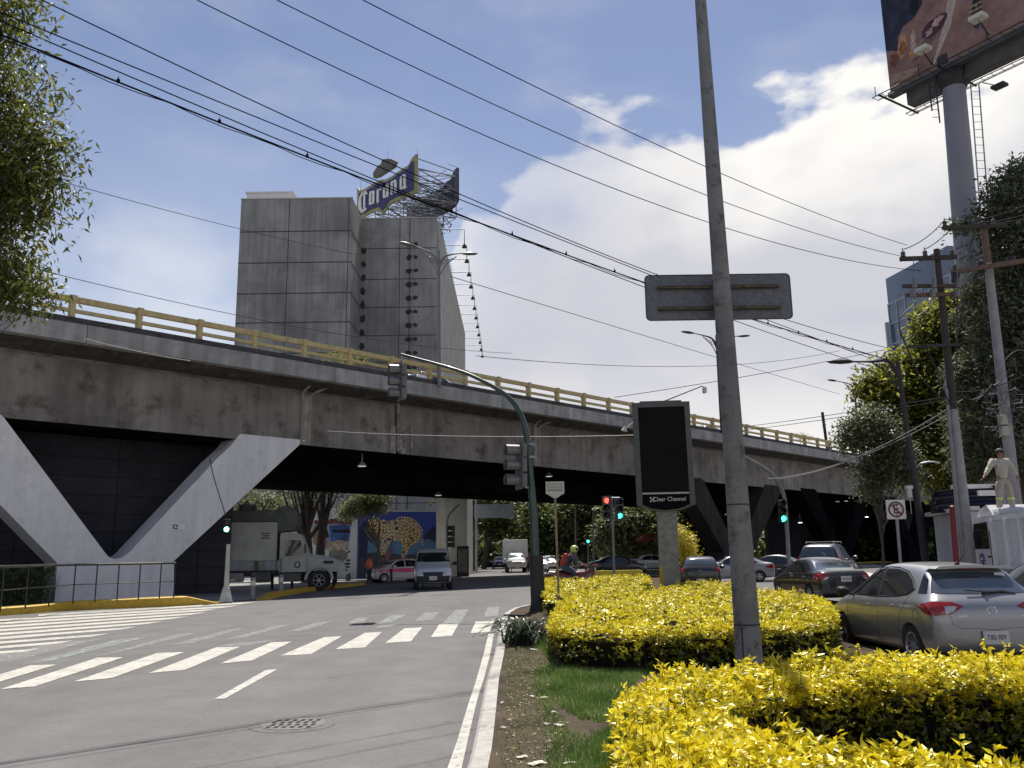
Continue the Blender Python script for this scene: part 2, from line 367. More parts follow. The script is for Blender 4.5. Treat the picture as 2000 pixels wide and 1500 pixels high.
def paint(name, base, lo, hi, s=9.0):
    """worn thermoplastic: paint colour breaking up to asphalt"""
    mt = bpy.data.materials.new(name); mt.use_nodes = True; N = mt.node_tree.nodes; L = mt.node_tree.links; b = N['Principled BSDF']
    tc = N.new('ShaderNodeTexCoord'); nz = N.new('ShaderNodeTexNoise'); nz.inputs['Scale'].default_value = s; nz.inputs['Detail'].default_value = 8; nz.inputs['Roughness'].default_value = 0.75
    L.new(tc.outputs['Object'], nz.inputs[0])
    mp = N.new('ShaderNodeMapRange'); mp.inputs[1].default_value = lo; mp.inputs[2].default_value = hi; L.new(nz.outputs[0], mp.inputs[0])
    n2 = N.new('ShaderNodeTexNoise'); n2.inputs['Scale'].default_value = 2.5; n2.inputs['Detail'].default_value = 6; L.new(tc.outputs['Object'], n2.inputs[0])
    r2 = N.new('ShaderNodeMapRange'); r2.inputs[1].default_value = 0.3; r2.inputs[2].default_value = 0.7; r2.inputs[3].default_value = 0.78; r2.inputs[4].default_value = 1.1; L.new(n2.outputs[0], r2.inputs[0])
    c2 = N.new('ShaderNodeMix'); c2.data_type = 'RGBA'; c2.blend_type = 'MULTIPLY'; c2.inputs['Factor'].default_value = 1; c2.inputs['A'].default_value = (*base, 1); L.new(r2.outputs[0], c2.inputs['B'])
    m_ = N.new('ShaderNodeMix'); m_.data_type = 'RGBA'; L.new(mp.outputs[0], m_.inputs['Factor']); m_.inputs['A'].default_value = (0.15, 0.14, 0.14, 1); L.new(c2.outputs['Result'], m_.inputs['B'])
    L.new(m_.outputs['Result'], b.inputs['Base Color']); b.inputs['Roughness'].default_value = 0.75; return mt
PW = paint('paint_white', (0.47, 0.45, 0.40), 0.36, 0.47); PG = paint('paint_green_worn', (0.25, 0.36, 0.28), 0.50, 0.62, 5.0); PF = paint('paint_faded', (0.36, 0.38, 0.34), 0.53, 0.66, 5.0)
def zq(q): return [(x * 0.5, 1150 + y * 0.5) for x, y in q]
def gpoly(q, z=0.0): return [G(x, y, z) for x, y in q]
bars = [[(118, 300), (220, 297), (0, 364), (-110, 368)], [(380, 270), (482, 269), (135, 383), (0, 394)], [(615, 251), (720, 248), (435, 350), (288, 364)],
        [(845, 229), (938, 227), (722, 318), (582, 330)], [(1060, 210), (1140, 207), (985, 281), (860, 293)], [(1265, 190), (1335, 186), (1215, 256), (1095, 262)],
        [(1425, 173), (1493, 169), (1425, 230), (1310, 237)], [(1580, 155), (1650, 151), (1605, 206), (1505, 212)], [(1715, 140), (1793, 136), (1765, 184), (1683, 190)],
        [(1858, 129), (1930, 126), (1912, 169), (1838, 174)]]
def markings(name, polys, mt, z=0.006):
    mb = MB()
    for i_, q in enumerate(polys): mb.add([Vector((p.x, p.y, z - .00015 * i_)) for p in q], [tuple(range(len(q)))])
    o = mb.build(name, mt); tag(o, kind='structure'); return o
markings('road_crossing_bars', [gpoly(zq(q)) for q in bars], PW)
st = []
tips = [(1005, 52), (940, 66), (860, 79), (810, 93), (740, 109), (640, 128), (540, 149), (430, 176), (290, 203), (160, 235)]
lefts = [(150, 104), (10, 126), (0, 139), (0, 152), (0, 166), (0, 181), (0, 197), (0, 214), (0, 232), (0, 250)]
for (tx, ty), (lx, ly) in zip(tips, lefts):
    k = (ty - ly) / (tx - lx); ex = -260 if lx < 20 else lx
    ly2 = ly + (ex - lx) * k * 0.75
    th = 3.2 + (ly - 100) * 0.022
    st.append(gpoly(zq([(ex, ly2 - th), (tx, ty - 1.2), (tx - 70, ty + 2.2 + th * .5 - (70) * k), (ex, ly2 + th)])))
markings('road_crossing_stripes', st, PW)
gr = [[(1530, 103), (1590, 100), (1530, 130), (1470, 138)], [(1780, 83), (1830, 80), (1800, 132), (1725, 138)], [(1905, 72), (1950, 70), (1945, 105), (1890, 110)],
      [(450, 200), (590, 186), (180, 285), (80, 298)]]
fd = [[(1660, 92), (1716, 90), (1690, 120), (1620, 128)], [(690, 178), (780, 170), (480, 245), (360, 268)], [(900, 158), (960, 152), (760, 210), (650, 222)], [(1080, 145), (1140, 138), (960, 190), (870, 200)],
      [(1240, 130), (1300, 125), (1200, 160), (1120, 168)], [(1390, 115), (1440, 112), (1420, 130), (1360, 134)], [(200, 212), (390, 196), (60, 280), (-120, 292)], [(900, 214), (1100, 197), (960, 222), (850, 225)], [(120, 236), (240, 228), (0, 268), (-90, 270)], [(1500, 140), (1560, 136), (1520, 150), (1450, 153)]]
markings('road_marking_green', [gpoly(zq(q)) for q in gr], PG, 0.0035)
markings('road_marking_faded', [gpoly(zq(q)) for q in fd], PF, 0.0027)
markings('road_lane_dash', [gpoly(zq([(1040, 318), (1083, 316), (880, 430), (838, 432)]))], PW)
el = [(1908, 175), (1888, 260), (1856, 370), (1826, 460), (1787, 590), (1748, 700), (1700, 850)]; er = [(1930, 175), (1914, 260), (1890, 350), (1865, 430), (1834, 560), (1803, 700), (1770, 850)]
mb = MB()
for i in range(len(el) - 1):
    mb.add([G(*zq([q])[0], 0.0065) for q in (el[i], er[i], er[i + 1], el[i + 1])], [(0, 1, 2, 3)])
tag(mb.build('road_edge_line', PW), kind='structure')
# right-hand carriageway markings seen past the hedge
rm = [[(1668, 1118), (1690, 1117), (1745, 1128), (1715, 1130)], [(1672, 1134), (1700, 1132), (1740, 1140), (1706, 1143)], [(1655, 1150), (1690, 1147), (1730, 1152), (1668, 1162)], [(1662, 1104), (1700, 1102), (1730, 1106), (1690, 1109)]]
markings('road_arrow_bars', [gpoly(q) for q in rm], PW)

# ---- median island
KC = M('kerb_concrete', (0.36, 0.345, 0.315), 0.85, var=0.25, scale=3, bump=0.3, dirt=(0.16, 0.14, 0.12), dirtamt=0.7)
outer = [(560, 2300), (922 - 62, 1700), (900, 1580), (922, 1500), (930, 1460), (941, 1400), (950, 1350), (965, 1295), (976, 1240), (979, 1218), (986, 1207), (1003, 1197), (1024, 1192), (1048, 1189)]
o2 = [G(*q) for q in outer]
tail = [G(1052, 1170), G(1058, 1150), G(1085, 1136), G(1130, 1130), G(1200, 1127), G(1262, 1127), G(1330, 1131), G(1400, 1139), G(1480, 1160), G(1560, 1195), G(1640, 1256), G(1760, 1270), G(1945, 1300), G(2150, 1345), G(2600, 1480)]
tail += [Vector((6.0, -1.5, 0)), Vector((-.6, -1.5, 0))]
loop = o2 + tail
def offset(poly, d):
    n = len(poly); o = []
    for i in range(n):
        a, b, c = poly[i - 1], poly[i], poly[(i + 1) % n]
        t1 = (b - a).normalized(); t2 = (c - b).normalized(); n1 = Vector((t1.y, -t1.x, 0)); n2 = Vector((t2.y, -t2.x, 0))
        nn = (n1 + n2); nn = nn.normalized() if nn.length > 1e-6 else n1
        o.append(b + nn * (d / max(0.4, nn.dot(n1))))
    return o
def kerb_ring(name, loop, w, h, mt, sign=1, kind='structure', inner_h=None):
    inn = offset(loop, w * sign); mb = MB(); n = len(loop)
    up = Vector((0, 0, h)); bev = offset(loop, 0.03 * sign)
    rings = []
    for i in range(n + 1):
        k = i % n
        rings.append([loop[k], loop[k] + Vector((0, 0, h - 0.025)), bev[k] + up, inn[k] + up, inn[k]])
    mb.loft(rings, closed=False, cap=False); return tag(mb.build(name, mt, smooth=False), kind=kind), inn
k_, inner = kerb_ring('median_kerb', loop, 0.16, 0.15, KC)
DIRT = M('soil', (0.078, 0.061, 0.047), 1, spec=.03, var=0.4, scale=1.7, bump=0.9, bscale=22, dirt=(0.11, 0.10, 0.055), dirtamt=0.7, detail=9)
sheet_o = MB(); sheet_o.add([Vector((p.x, p.y, 0.125)) for p in inner], [tuple(range(len(inner)))])
bm = bmesh.new(); bm.from_mesh(sheet_o.mesh('t')); bmesh.ops.triangulate(bm, faces=bm.faces); me = bpy.data.meshes.new('median_soil'); bm.to_mesh(me); bm.free()
tag(link('median_soil', me, DIRT), kind='structure')

# ---- yellow kerbs, left pavement
YEL = M('kerb_yellow', (0.52, 0.33, 0.02), 0.6, var=0.12, scale=4, bump=0.15, dirt=(0.10, 0.08, 0.05), dirtamt=0.75)
PAVE = M('pavement_concrete', (0.24, 0.23, 0.215), 0.85, var=0.2, scale=1.2, bump=0.25, dirt=(0.12, 0.11, 0.10), dirtamt=0.5)
def strip_kerb(name, pts, w, h, mt, side=1, label=None):
    mb = MB(); rings = []; n = len(pts)
    for i, p in enumerate(pts):
        t = (pts[min(i + 1, n - 1)] - pts[max(i - 1, 0)]).normalized(); nn = Vector((-t.y, t.x, 0)) * side
        hh = h if not isinstance(h, list) else h[i]
        rings.append([p, p + Vector((0, 0, hh - .03)) + nn * .01, p + nn * 0.05 + Vector((0, 0, hh)), p + nn * w + Vector((0, 0, hh)), p + nn * w])
    mb.loft(rings, closed=True); o = mb.build(name, mt); return tag(o, kind='structure')
ya = [G(-260, 1226), G(0, 1203), G(70, 1198), G(140, 1192), G(220, 1189), G(300, 1186), G(365, 1183), G(415, 1180), G(440, 1177)]
strip_kerb('kerb_yellow', ya, 0.45, [.25, .25, .26, .3, .32, .34, .34, .1, .02], YEL)
yb = [G(525, 1172), G(545, 1166), G(600, 1156), G(660, 1149), G(715, 1142)]
strip_kerb('kerb_yellow_island', yb, 0.5, [.03, .2, .2, .2, .12], YEL)
pv = [G(-260, 1222), G(0, 1200), G(140, 1189), G(300, 1183), G(415, 1177), G(525, 1170)]
pv = pv + [G(600, 1153), G(715, 1140), G(690, 1133), G(560, 1129), B(440, 1128, 60), BT(-60, 60, 0)]
mb = MB(); mb.add([Vector((p.x, p.y, 0.016)) for p in pv], [tuple(range(len(pv)))]); tag(mb.build('pavement', PAVE), kind='structure')
# planting bed behind the yellow kerb, far yellow kerb line on the right, traffic island
gpl = [G(-260, 1213), G(0, 1196), G(100, 1185), G(100, 1176), G(0, 1176), G(-200, 1186)]
fk = [B(x, 1091, 44) for x in (1480, 1660, 1740, 1835, 1900)]
fk = [Vector((p.x, p.y, 0)) for p in fk]
strip_kerb('kerb_yellow_far', fk, 0.3, 0.16, YEL)
def jersey():
    mb = MB(); a = P(1160, 1129, 49); b = P(1257, 1127, 50); a.z = b.z = 0; d = (b - a).normalized(); nn = Vector((-d.y, d.x, 0))
    pr = [(0, 0), (0.04, .5), (.1, .72), (.55, .72), (.62, .4), (.66, 0)]
    mb.loft([[p + nn * x + Vector((0, 0, z)) for x, z in pr] for p in (a, a + d * .12, b - d * .12, b)], closed=True)
    return mb.build('concrete_block', M('barrier_yellow', (0.60, 0.46, 0.04), 0.7, var=.2, scale=3))
tag(jersey(), 'long low yellow painted concrete block under the double traffic light', 'road barrier')

# ---- manhole, debris
def manhole():
    c = G(572, 1415); t = thing('manhole_cover', 'round iron manhole cover with rows of slots set in the grey road', 'manhole cover', (c.x, c.y, 0))
    mb = MB(); r = 0.33
    mb.loft([[Vector((c.x + rr * math.cos(a), c.y + rr * math.sin(a), z)) for a in [2 * math.pi * i / 40 for i in range(40)]] for rr, z in ((r + .12, 0.003), (r + .1, .006), (r + .0, .006))], closed=True, cap=False)
    mb.build('rim', M('rim_concrete', (0.13, 0.12, 0.115), .9, var=.3, scale=12, bump=.5), t)
    mb = MB(); mb.loft([[Vector((c.x + rr * math.cos(a), c.y + rr * math.sin(a), z)) for a in [2 * math.pi * i / 40 for i in range(40)]] for rr, z in ((r, 0.002), (r, .010))], closed=True)
    mb.build('lid', M('cast_iron', (0.15, 0.14, 0.135), .7, 0.3, var=.2, scale=12), t)
    mb = MB()
    for row, dy in enumerate((-.19, -.07, .06, .18)):
        for k in range(6):
            x = (k - 2.5) * .082 + (row % 2) * .02
            if x * x + dy * dy < r * r * .8: mb.box((c.x + x, c.y + dy, 0.0112), (.042, .085, .001))
    mb.build('slot', M('void_black', (0.004, 0.004, 0.004), .9), t)
manhole()

# ================================================================ viaduct
DG = 37.3
def zat(py, D, px=340): return B(px, py, D).z
ZG = zat(846, DG); DF = DG - 1.9
ZFB = zat(697, DF); ZFT = zat(664, DF); ZR = zat(616.5, DF + .3); ZK = zat(653.5, DF + .16); ZM0, ZM1 = zat(645, DF + .3), zat(638.5, DF + .3)
CONC = M('concrete_girder', (0.215, 0.200, 0.185), 0.9, spec=.15, var=0.38, scale=0.35, bump=0.25, bscale=8, streak=0.22, dirt=(0.07, 0.058, 0.05), dirtamt=0.85, detail=9)
CONCF = M('concrete_fascia', (0.33, 0.33, 0.315), 0.85, var=0.25, scale=0.8, bump=0.2, bscale=10, streak=0.28, dirt=(0.16, 0.15, 0.14), dirtamt=0.6)
SOFF = M('soffit_shade', (0.012, 0.012, 0.013), 1.0, spec=0, var=0.3, scale=0.6)  # near-black tone puts the shade below the deck into the concrete colour
DARKC = M('concrete_stained', (0.055, 0.053, 0.054), 0.9, var=0.4, scale=2.2, bump=0.6, dirt=(0.16, 0.155, 0.15), dirtamt=0.6)
br = thing('viaduct', 'long grey concrete road viaduct on white V shaped legs crossing the whole street', 'bridge', BT(20, DG, 0))
T0, T1 = -70.0, 230.0
def bbox(mb, t0, t1, d0, d1, z0, z1, mi=0):
    mb.box(BT((t0 + t1) / 2, (d0 + d1) / 2, (z0 + z1) / 2), (t1 - t0, d1 - d0, z1 - z0), (bd, bn, Vector((0, 0, 1))), mi)
def tpx(px, py, D): p = B(px, py, D); return p.dot(bd)
ZGT = ZFB - 0.05
mb = MB(); segs = [T0]
tj = tpx(775, 850, DG)            # expansion joint
bbox(mb, T0, tj - .12, DG, DG + 6.8, ZG, ZGT + .3); bbox(mb, tj + .12, T1, DG, DG + 6.8, ZG, ZGT + .3)
mb.build('girder', CONC, br)
Z2 = B(850, 972, DG + 14.2).z
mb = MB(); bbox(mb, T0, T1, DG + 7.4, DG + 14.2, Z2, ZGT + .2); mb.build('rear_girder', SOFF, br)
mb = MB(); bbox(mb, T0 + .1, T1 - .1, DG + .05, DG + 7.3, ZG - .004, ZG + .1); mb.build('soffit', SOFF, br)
# deck slab with fascia, cast in lengths with open joints
mb = MB(); L_ = 11.8; t = T0
while t < T1:
    bbox(mb, t + .012, t + L_ - .012, DF, DF + .45, ZFB, ZFT); t += L_
mb.build('fascia', CONCF, br)
mb = MB()
prof = [(DF + .45, ZFB + .06), (DG + .06, ZFB - .30), (DG + 14.5, ZFB - .28), (DG + 16, ZFB + .2), (DG + 16, ZFT - .1), (DF + .45, ZFT - .1)]
mb.loft([[BT(t, d, z) for d, z in prof] for t in (T0, T1)]); mb.build('deck', M('concrete_deck', (0.05, 0.043, 0.04), .9, var=.4, scale=.8, dirt=(0.2, 0.16, 0.13), dirtamt=.6), br)
mb = MB(); bbox(mb, T0, T1, DF + .14, DF + .62, ZFT, ZK); mb.build('parapet_kerb', DARKC, br)
mb = MB(); bbox(mb, T0, T1, DG + 15.4, DG + 15.9, ZFT - .1, ZFT + 1.0); mb.build('far_parapet', CONCF, br)
# haunch strip at girder top, ledge seen near the bottom
mb = MB(); mb.loft([[BT(t, d, z) for d, z in ((DG - .10, ZGT - .22), (DG + .02, ZGT - .34), (DG + .02, ZGT + .1), (DG - .32, ZGT + .12))] for t in (T0, T1)]); mb.build('haunch', M('concrete_haunch', (0.17, 0.14, 0.12), .9, var=.4, scale=1.2, dirt=(0.05, 0.045, 0.04), dirtamt=.8), br)
# pilasters / drain ribs with curved bracket
RIB = M('concrete_rib', (0.33, 0.30, 0.27), .9, var=.3, scale=1.5, streak=.3, dirt=(0.12, 0.1, 0.09), dirtamt=.5)
for px in (597, 1046, 1700):
    tc_ = tpx(px, 800, DG); mb = MB()
    for dt in (-.22, .22):
        pts = [BT(tc_ + dt, DG - .05, ZG + .02), BT(tc_ + dt, DG - .05, ZGT - .8), BT(tc_ + dt * 1.3, DG - .15, ZGT - .35), BT(tc_ + dt * 2.4 + .3, DG - .8, ZGT + .05)]
        mb.tube(bez(pts, 5), .075, 8)
    bbox(mb, tc_ - .2, tc_ + .2, DG - .03, DG + .05, ZG + .02, ZGT - .4)
    mb.build('rib', RIB, br, smooth=True)
# the open joint: broken edges, drain pipe
mb = MB(); bbox(mb, tj - .5, tj - .13, DG - .10, DG + .1, ZG, ZG + 1.5); bbox(mb, tj + .13, tj + .62, DG - .09, DG + .1, ZG, ZG + 1.55); bbox(mb, tj + .95, tj + 1.08, DG - .08, DG + .1, ZG + .02, ZG + 1.6)
mb.tube([BT(tj - .02, DG - .12, ZG + .1), BT(tj - .02, DG - .12, ZGT - .1), BT(tj + .1, DG - .5, ZGT + .1)], .09, 8)
mb.build('joint_edge', M('joint_concrete', (0.20, 0.18, 0.165), .95, var=.7, scale=2.2, dirt=(0.5, 0.48, 0.45), dirtamt=.8, bump=1.0), br)
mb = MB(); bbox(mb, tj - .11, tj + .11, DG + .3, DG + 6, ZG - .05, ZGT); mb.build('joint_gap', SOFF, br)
# railing
RAILM = M('rail_yellow', (0.50, 0.405, 0.20), 0.75, var=0.15, scale=1.5, bump=.1, dirt=(0.2, 0.13, 0.06), dirtamt=.6)
t0p = tpx(140, 610, DF + .35); t1p = tpx(1234, 800, DF + .35); sp = (t1p - t0p) / 14.0
zk = ZK
rail = thing('bridge_railing', 'yellow concrete railing of posts and two rails along the viaduct edge', 'railing', BT(t0p, DF + .35, ZK))
mb = MB(); zb = ZK
bbox(mb, T0, T1, DF + .24, DF + .46, ZR - .22, ZR); mb.build('top_rail', RAILM, rail)
mb = MB(); bbox(mb, T0, T1, DF + .29, DF + .41, ZM0, ZM1); mb.build('middle_rail', RAILM, rail)
i = -14
pm = None
while t0p + i * sp < T1 and i < 62:
    tt = t0p + i * sp
    if pm is None:
        q = MB(); bbox(q, -.10, .10, -.13, .13, 0, ZR - .26 - zb); bbox(q, -.125, .125, -.16, .16, ZR - .26 - zb, ZR + .04 - zb)
        pm = q.mesh('post'); pm.materials.append(RAILM)
    o = bpy.data.objects.new('post', pm); col.objects.link(o); o.parent = rail; o.matrix_parent_inverse = Matrix.Translation(-Vector(rail.location)); o.location = BT(tt, DF + .35, zb); i += 1
# V shaped legs
WHT = M('pier_white', (0.66, 0.66, 0.67), 0.7, var=0.05, scale=.8, bump=.05, dirt=(0.40, 0.39, 0.37), dirtamt=.45, streak=.08, detail=9)
def tz(px, py): p = B(px, py, DG); return (p.dot(bd), p.z)
pol = [tz(564, 858), tz(579, 868)]
ro = [tz(339, 1095.5)]; base_r = tz(339, 1166); base_l = tz(106, 1172)
lo_ = tz(111, 1100); l0 = tz(0, 986)
kk = (l0[1] - lo_[1]) / (l0[0] - lo_[0]); ltop = (lo_[0] + (ZG - lo_[1]) / kk, ZG)
li0, li1 = tz(207, 1083), tz(6, 822)
poly = [(pol[1][0] + .5, ZG + .25), (pol[1][0] + .25, ZG + .1), (pol[1][0], ZG - .15), ro[0], (base_r[0], 0), (base_l[0], 0), lo_, ltop, (ltop[0] - .3, ZG + .25)]
ri = [tz(456, 861), tz(420, 899), tz(249, 1082)]
inn_ = [(li1[0] - .3, ZG + .25), (li1[0], ZG - .0), li0, tz(213, 1089), tz(225, 1092), tz(238, 1089), tz(249, 1082), tz(420, 899), (ri[0][0] - .15, ZG - .35), (ri[0][0] + .3, ZG + .25)]
poly = poly + inn_
legm = None; tpier = tz(225, 1091)[0]
def leg_mesh():
    mb = MB(); mb.prism([Vector((0, 0, 0)) + bd * (a - tpier) + Vector((0, 0, b)) for a, b in poly], bn * 1.35)
    me = mb.mesh('leg'); bm = bmesh.new(); bm.from_mesh(me); bmesh.ops.triangulate(bm, faces=[f for f in bm.faces if len(f.verts) > 4]); bm.to_mesh(me); bm.free(); me.materials.append(WHT); return me
lm = leg_mesh()
DLEG = DG - .04
legshade_mid = M('pier_shade_mid', (0.045, 0.043, 0.041), 1, spec=.05, var=.25, scale=.6, streak=.3)  # far legs: shade under the viaduct put into darker copies of the leg colour
legshade_deep = M('pier_shade_deep', (0.008, 0.008, 0.010), 1, spec=0, var=.25, scale=.6, streak=.3); legshade_slate = M('pier_shade_slate', (0.06, 0.06, 0.07), 1, spec=.05, var=.15, scale=.6, streak=.2)
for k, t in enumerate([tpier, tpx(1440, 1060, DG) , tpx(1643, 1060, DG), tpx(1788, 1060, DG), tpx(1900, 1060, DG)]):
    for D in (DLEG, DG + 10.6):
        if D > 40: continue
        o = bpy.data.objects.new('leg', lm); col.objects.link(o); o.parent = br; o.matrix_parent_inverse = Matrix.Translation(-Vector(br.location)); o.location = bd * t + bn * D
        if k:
            o.material_slots[0].link = 'OBJECT'; o.material_slots[0].material = (legshade_mid, legshade_deep, legshade_deep, legshade_slate)[min(k, 4) - 1]
# small painted direction plate on the leg
def plate(name, c, w, h, u, v, nrm, mt, parent, th=.02, bev=0):
    mb = MB(); mb.box(Vector(c) + Vector(nrm) * th / 2, (w, h, th), (Vector(u), Vector(v), Vector(nrm)), bev=bev); return mb.build(name, mt, parent)
WHITE = M('white_paint', (0.72, 0.72, 0.70), .5, var=.04); BLACK = M('black_paint', (0.012, 0.012, 0.013), .45, var=.05)
c = B(349, 1029, DG - .05)
t_ = thing('street_sign', 'small black and white arrow plate fixed to the white bridge leg', 'street sign', c)
plate('panel', c, .56, .24, bd, (0, 0, 1), -bn, WHITE, t_)
plate('dark_half', c - bd * .15 - bn * .02, .22, .18, bd, (0, 0, 1), -bn, BLACK, t_, .004)
mb = MB(); cc = c - bn * .026; Z = Vector((0, 0, 1))
mb.prism([cc - bd * .24, cc - bd * .15 + Z * .07, cc - bd * .15 + Z * .025, cc - bd * .05 + Z * .025, cc - bd * .05 - Z * .025, cc - bd * .15 - Z * .025, cc - bd * .15 - Z * .07], -bn * .003); mb.build('arrow', WHITE, t_)
mb = MB(); mb.tube(bez([B(410, 896, DG - .12), B(417, 930, DG - .2), B(429, 970, DG - .3), B(441, 1008, DG - .35)], 5), .022, 5); tag(mb.build('loose_cable', M('cable_dark', (.04, .04, .05), .7)), 'loose dark cable hanging across the right arm of the white bridge leg', 'cable')
# wall between the legs
WALLM = M('wall_slate', (0.045, 0.046, 0.056), .95, spec=.1, var=.22, scale=.5, bump=.1, dirt=(0.03, 0.03, 0.035), dirtamt=.5)
DW = DG + 3.6
wl = thing('wall', 'dark slate grey panelled wall closing the space behind the white bridge leg', 'wall', BT(tpier, DW, 0))
tw1 = tpx(449, 1100, DW)
mb = MB(); bbox(mb, T0, tw1, DW, DW + .4, 0, ZG); mb.build('panel', WALLM, wl)
mb = MB(); 
for k in range(9):
    bbox(mb, T0, tw1 + .01, DW - .012, DW + .02, .4 + k * .83, .44 + k * .83)
k = 0
while tw1 - 1.7 - k * 4.1 > T0 and k < 12:
    bbox(mb, tw1 - 1.7 - k * 4.1 - .02, tw1 - 1.7 - k * 4.1 + .02, DW - .014, DW + .02, .1, ZG - .01); k += 1
mb.build('groove', M('groove_dark', (0.012, 0.012, 0.014), .9), wl)
# dark wall on the far right below the deck
tq0, tq1 = tpx(1500, 1050, DG + 15), tpx(1790, 1050, DG + 15)
w2 = thing('wall', 'dark wall with pale blocks under the far right spans of the viaduct', 'wall', BT(tq0, DG + 15, 0))
mb = MB(); bbox(mb, tq0, T1, DG + 15, DG + 15.4, 0, ZG); mb.build('panel', WALLM, w2)
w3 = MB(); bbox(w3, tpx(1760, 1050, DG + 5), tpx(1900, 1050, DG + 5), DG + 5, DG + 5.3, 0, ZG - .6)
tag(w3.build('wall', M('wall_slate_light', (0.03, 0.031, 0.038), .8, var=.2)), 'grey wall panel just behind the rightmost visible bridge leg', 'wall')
# lamps fixed below the deck
LAMPW = M('lamp_glow', (0.9, .95, 1), .4, emit=((0.9, 0.95, 1.0), 6.0)); LAMPB = M('lamp_body', (0.35, 0.35, 0.34), .5, .3)
def soffit_lamp(px, py, lab, lit=False, D=None):
    D = D or DG + 1.2
    c = B(px, py, D)
    t = thing('flood_lamp', lab, 'lamp', c, 0, 'lamps hanging under the viaduct deck')
    mb = MB(); mb.tube([c + Vector((0, 0, .02)), c + Vector((0, 0, .10)), c + Vector((0, 0, .26))], [.27, .22, .05], 14); mb.tube([c + Vector((0, 0, .26)), Vector((c.x, c.y, max(ZG, c.z + .4)))], .03, 6); mb.build('housing', LAMPB, t, smooth=True)
    mb = MB(); mb.tube([c, c + Vector((0, 0, .015))], .22, 14); mb.build('lens', LAMPW if lit else M('lamp_lens', (0.75, .75, .72), .2, emit=((1, 1, .95), .35)), t)
soffit_lamp(707, 911, 'white dome lamp high under the deck right of the near white leg')
soffit_lamp(856, 968, 'small white lamp under the deck above the blue mural', D=DG + 9)
soffit_lamp(1072, 931, 'white lamp under the deck beside the green traffic light post', D=DG + 2)
soffit_lamp(1109, 978, 'small lamp under the deck near the little white bus sign', D=DG + 12)
soffit_lamp(1512, 968, 'dim lamp under the deck just right of the tall leaning pole', D=DG + 2)
soffit_lamp(1636, 980, 'dim lamp under the deck furthest to the right', D=DG + 3)
soffit_lamp(1563, 1021, 'brightly lit lamp below the deck above the dark sedan', True, D=DG + 9)
soffit_lamp(1693, 1010, 'brightly lit lamp below the deck left of the no parking sign', True, D=DG + 7)

# ================================================================ windowless concrete tower with rooftop sign
TWR = M('tower_concrete', (0.29, 0.285, 0.275), 0.85, var=0.35, scale=0.12, bump=.12, bscale=3, streak=0.22, dirt=(0.13, 0.13, 0.13), dirtamt=.55, detail=9, spec=.15)
TWL = M('tower_side', (0.40, 0.39, 0.36), 0.8, var=0.15, scale=.4, streak=.25)
GRV = M('tower_joint', (0.05, 0.05, 0.05), .9)
YT = 97.5; TK = 1.3  # tower and rooftop sign scaled up about the camera, distances baked in
tw = thing('concrete_tower', 'tall windowless grey concrete panel tower rising behind the viaduct with a sign on top', 'building', (-20, YT, 0))
xa, xb = P(466, 500, YT).x, P(686, 500, YT).x
zt1 = P(470, 389, YT).z
Y2 = YT + 5.98; xc = P(853, 560, Y2).x; zt2 = P(780, 426, Y2).z
mb = MB(); mb.box(((xa + xb) / 2, YT + 2.98, zt1 / 2), (xb - xa, 5.96, zt1)); mb.box(((xa + xb) / 2, YT + 22, zt2 / 2), (xb - xa - .1, 30, zt2 - .3)); mb.build('left_block', TWR, tw)
mb = MB(); mb.box(((xb + xc) / 2 + .01, Y2 + 12, zt2 / 2), (xc - xb + .02, 24, zt2)); mb.build('right_block', TWR, tw)
pent = [P(482, 386, YT + 2), P(571, 386, YT + 2)]
mb = MB(); mb.box(((pent[0].x + pent[1].x) / 2, YT + 5, zt1 + .3), (pent[1].x - pent[0].x, 6, 2.6)); mb.box(((pent[0].x + pent[1].x) / 2, YT + 5, zt1 + 1.66), (pent[1].x - pent[0].x + .3, 6.3, .18)); mb.build('penthouse', M('penthouse_white', (0.62, 0.62, 0.60), .7, var=.1), tw)
mb = MB()
rows1 = [452, 513, 573, 630, 690]
for py in rows1:
    z = P(560, py, YT).z; mb.box(((xa + xb) / 2, YT - .004, z), (xb - xa + .02, .06, .11)); mb.box((xb + .004, YT + 3, z), (.06, 5.9, .13))
for k in range(5): z = P(560, 690, YT).z - 3.6 * (k + 1); mb.box(((xa + xb) / 2, YT - .004, z), (xb - xa, .06, .11))
mb.box((P(562, 500, YT).x, YT - .01, zt1 / 2), (.07, .06, zt1)); mb.box((xb - .6 + .2, YT - .008, zt1 / 2), (.06, .06, zt1))
for py in (485, 545, 600, 655): z = P(780, py, Y2).z; mb.box(((xb + xc) / 2, Y2 - .004, z), (xc - xb, .06, .09))
for k in range(6): z = P(780, 655, Y2).z - 3.4 * (k + 1); mb.box(((xb + xc) / 2, Y2 - .004, z), (xc - xb, .06, .09))
mb.box((P(780, 560, Y2).x, Y2 - .01, zt2 / 2), (.08, .06, zt2))
mb.build('panel_joint', GRV, tw)
mb = MB()
z = zt2; mb.box(((xb + xc) / 2, Y2 - .02, z), (xc - xb + .1, .16, .14)); mb.box(((xa + xb) / 2, YT - .02, zt1), (xb - xa + .1, .16, .12)); mb.build('coping', M('coping_pale', (0.42, .42, .40), .7), tw)
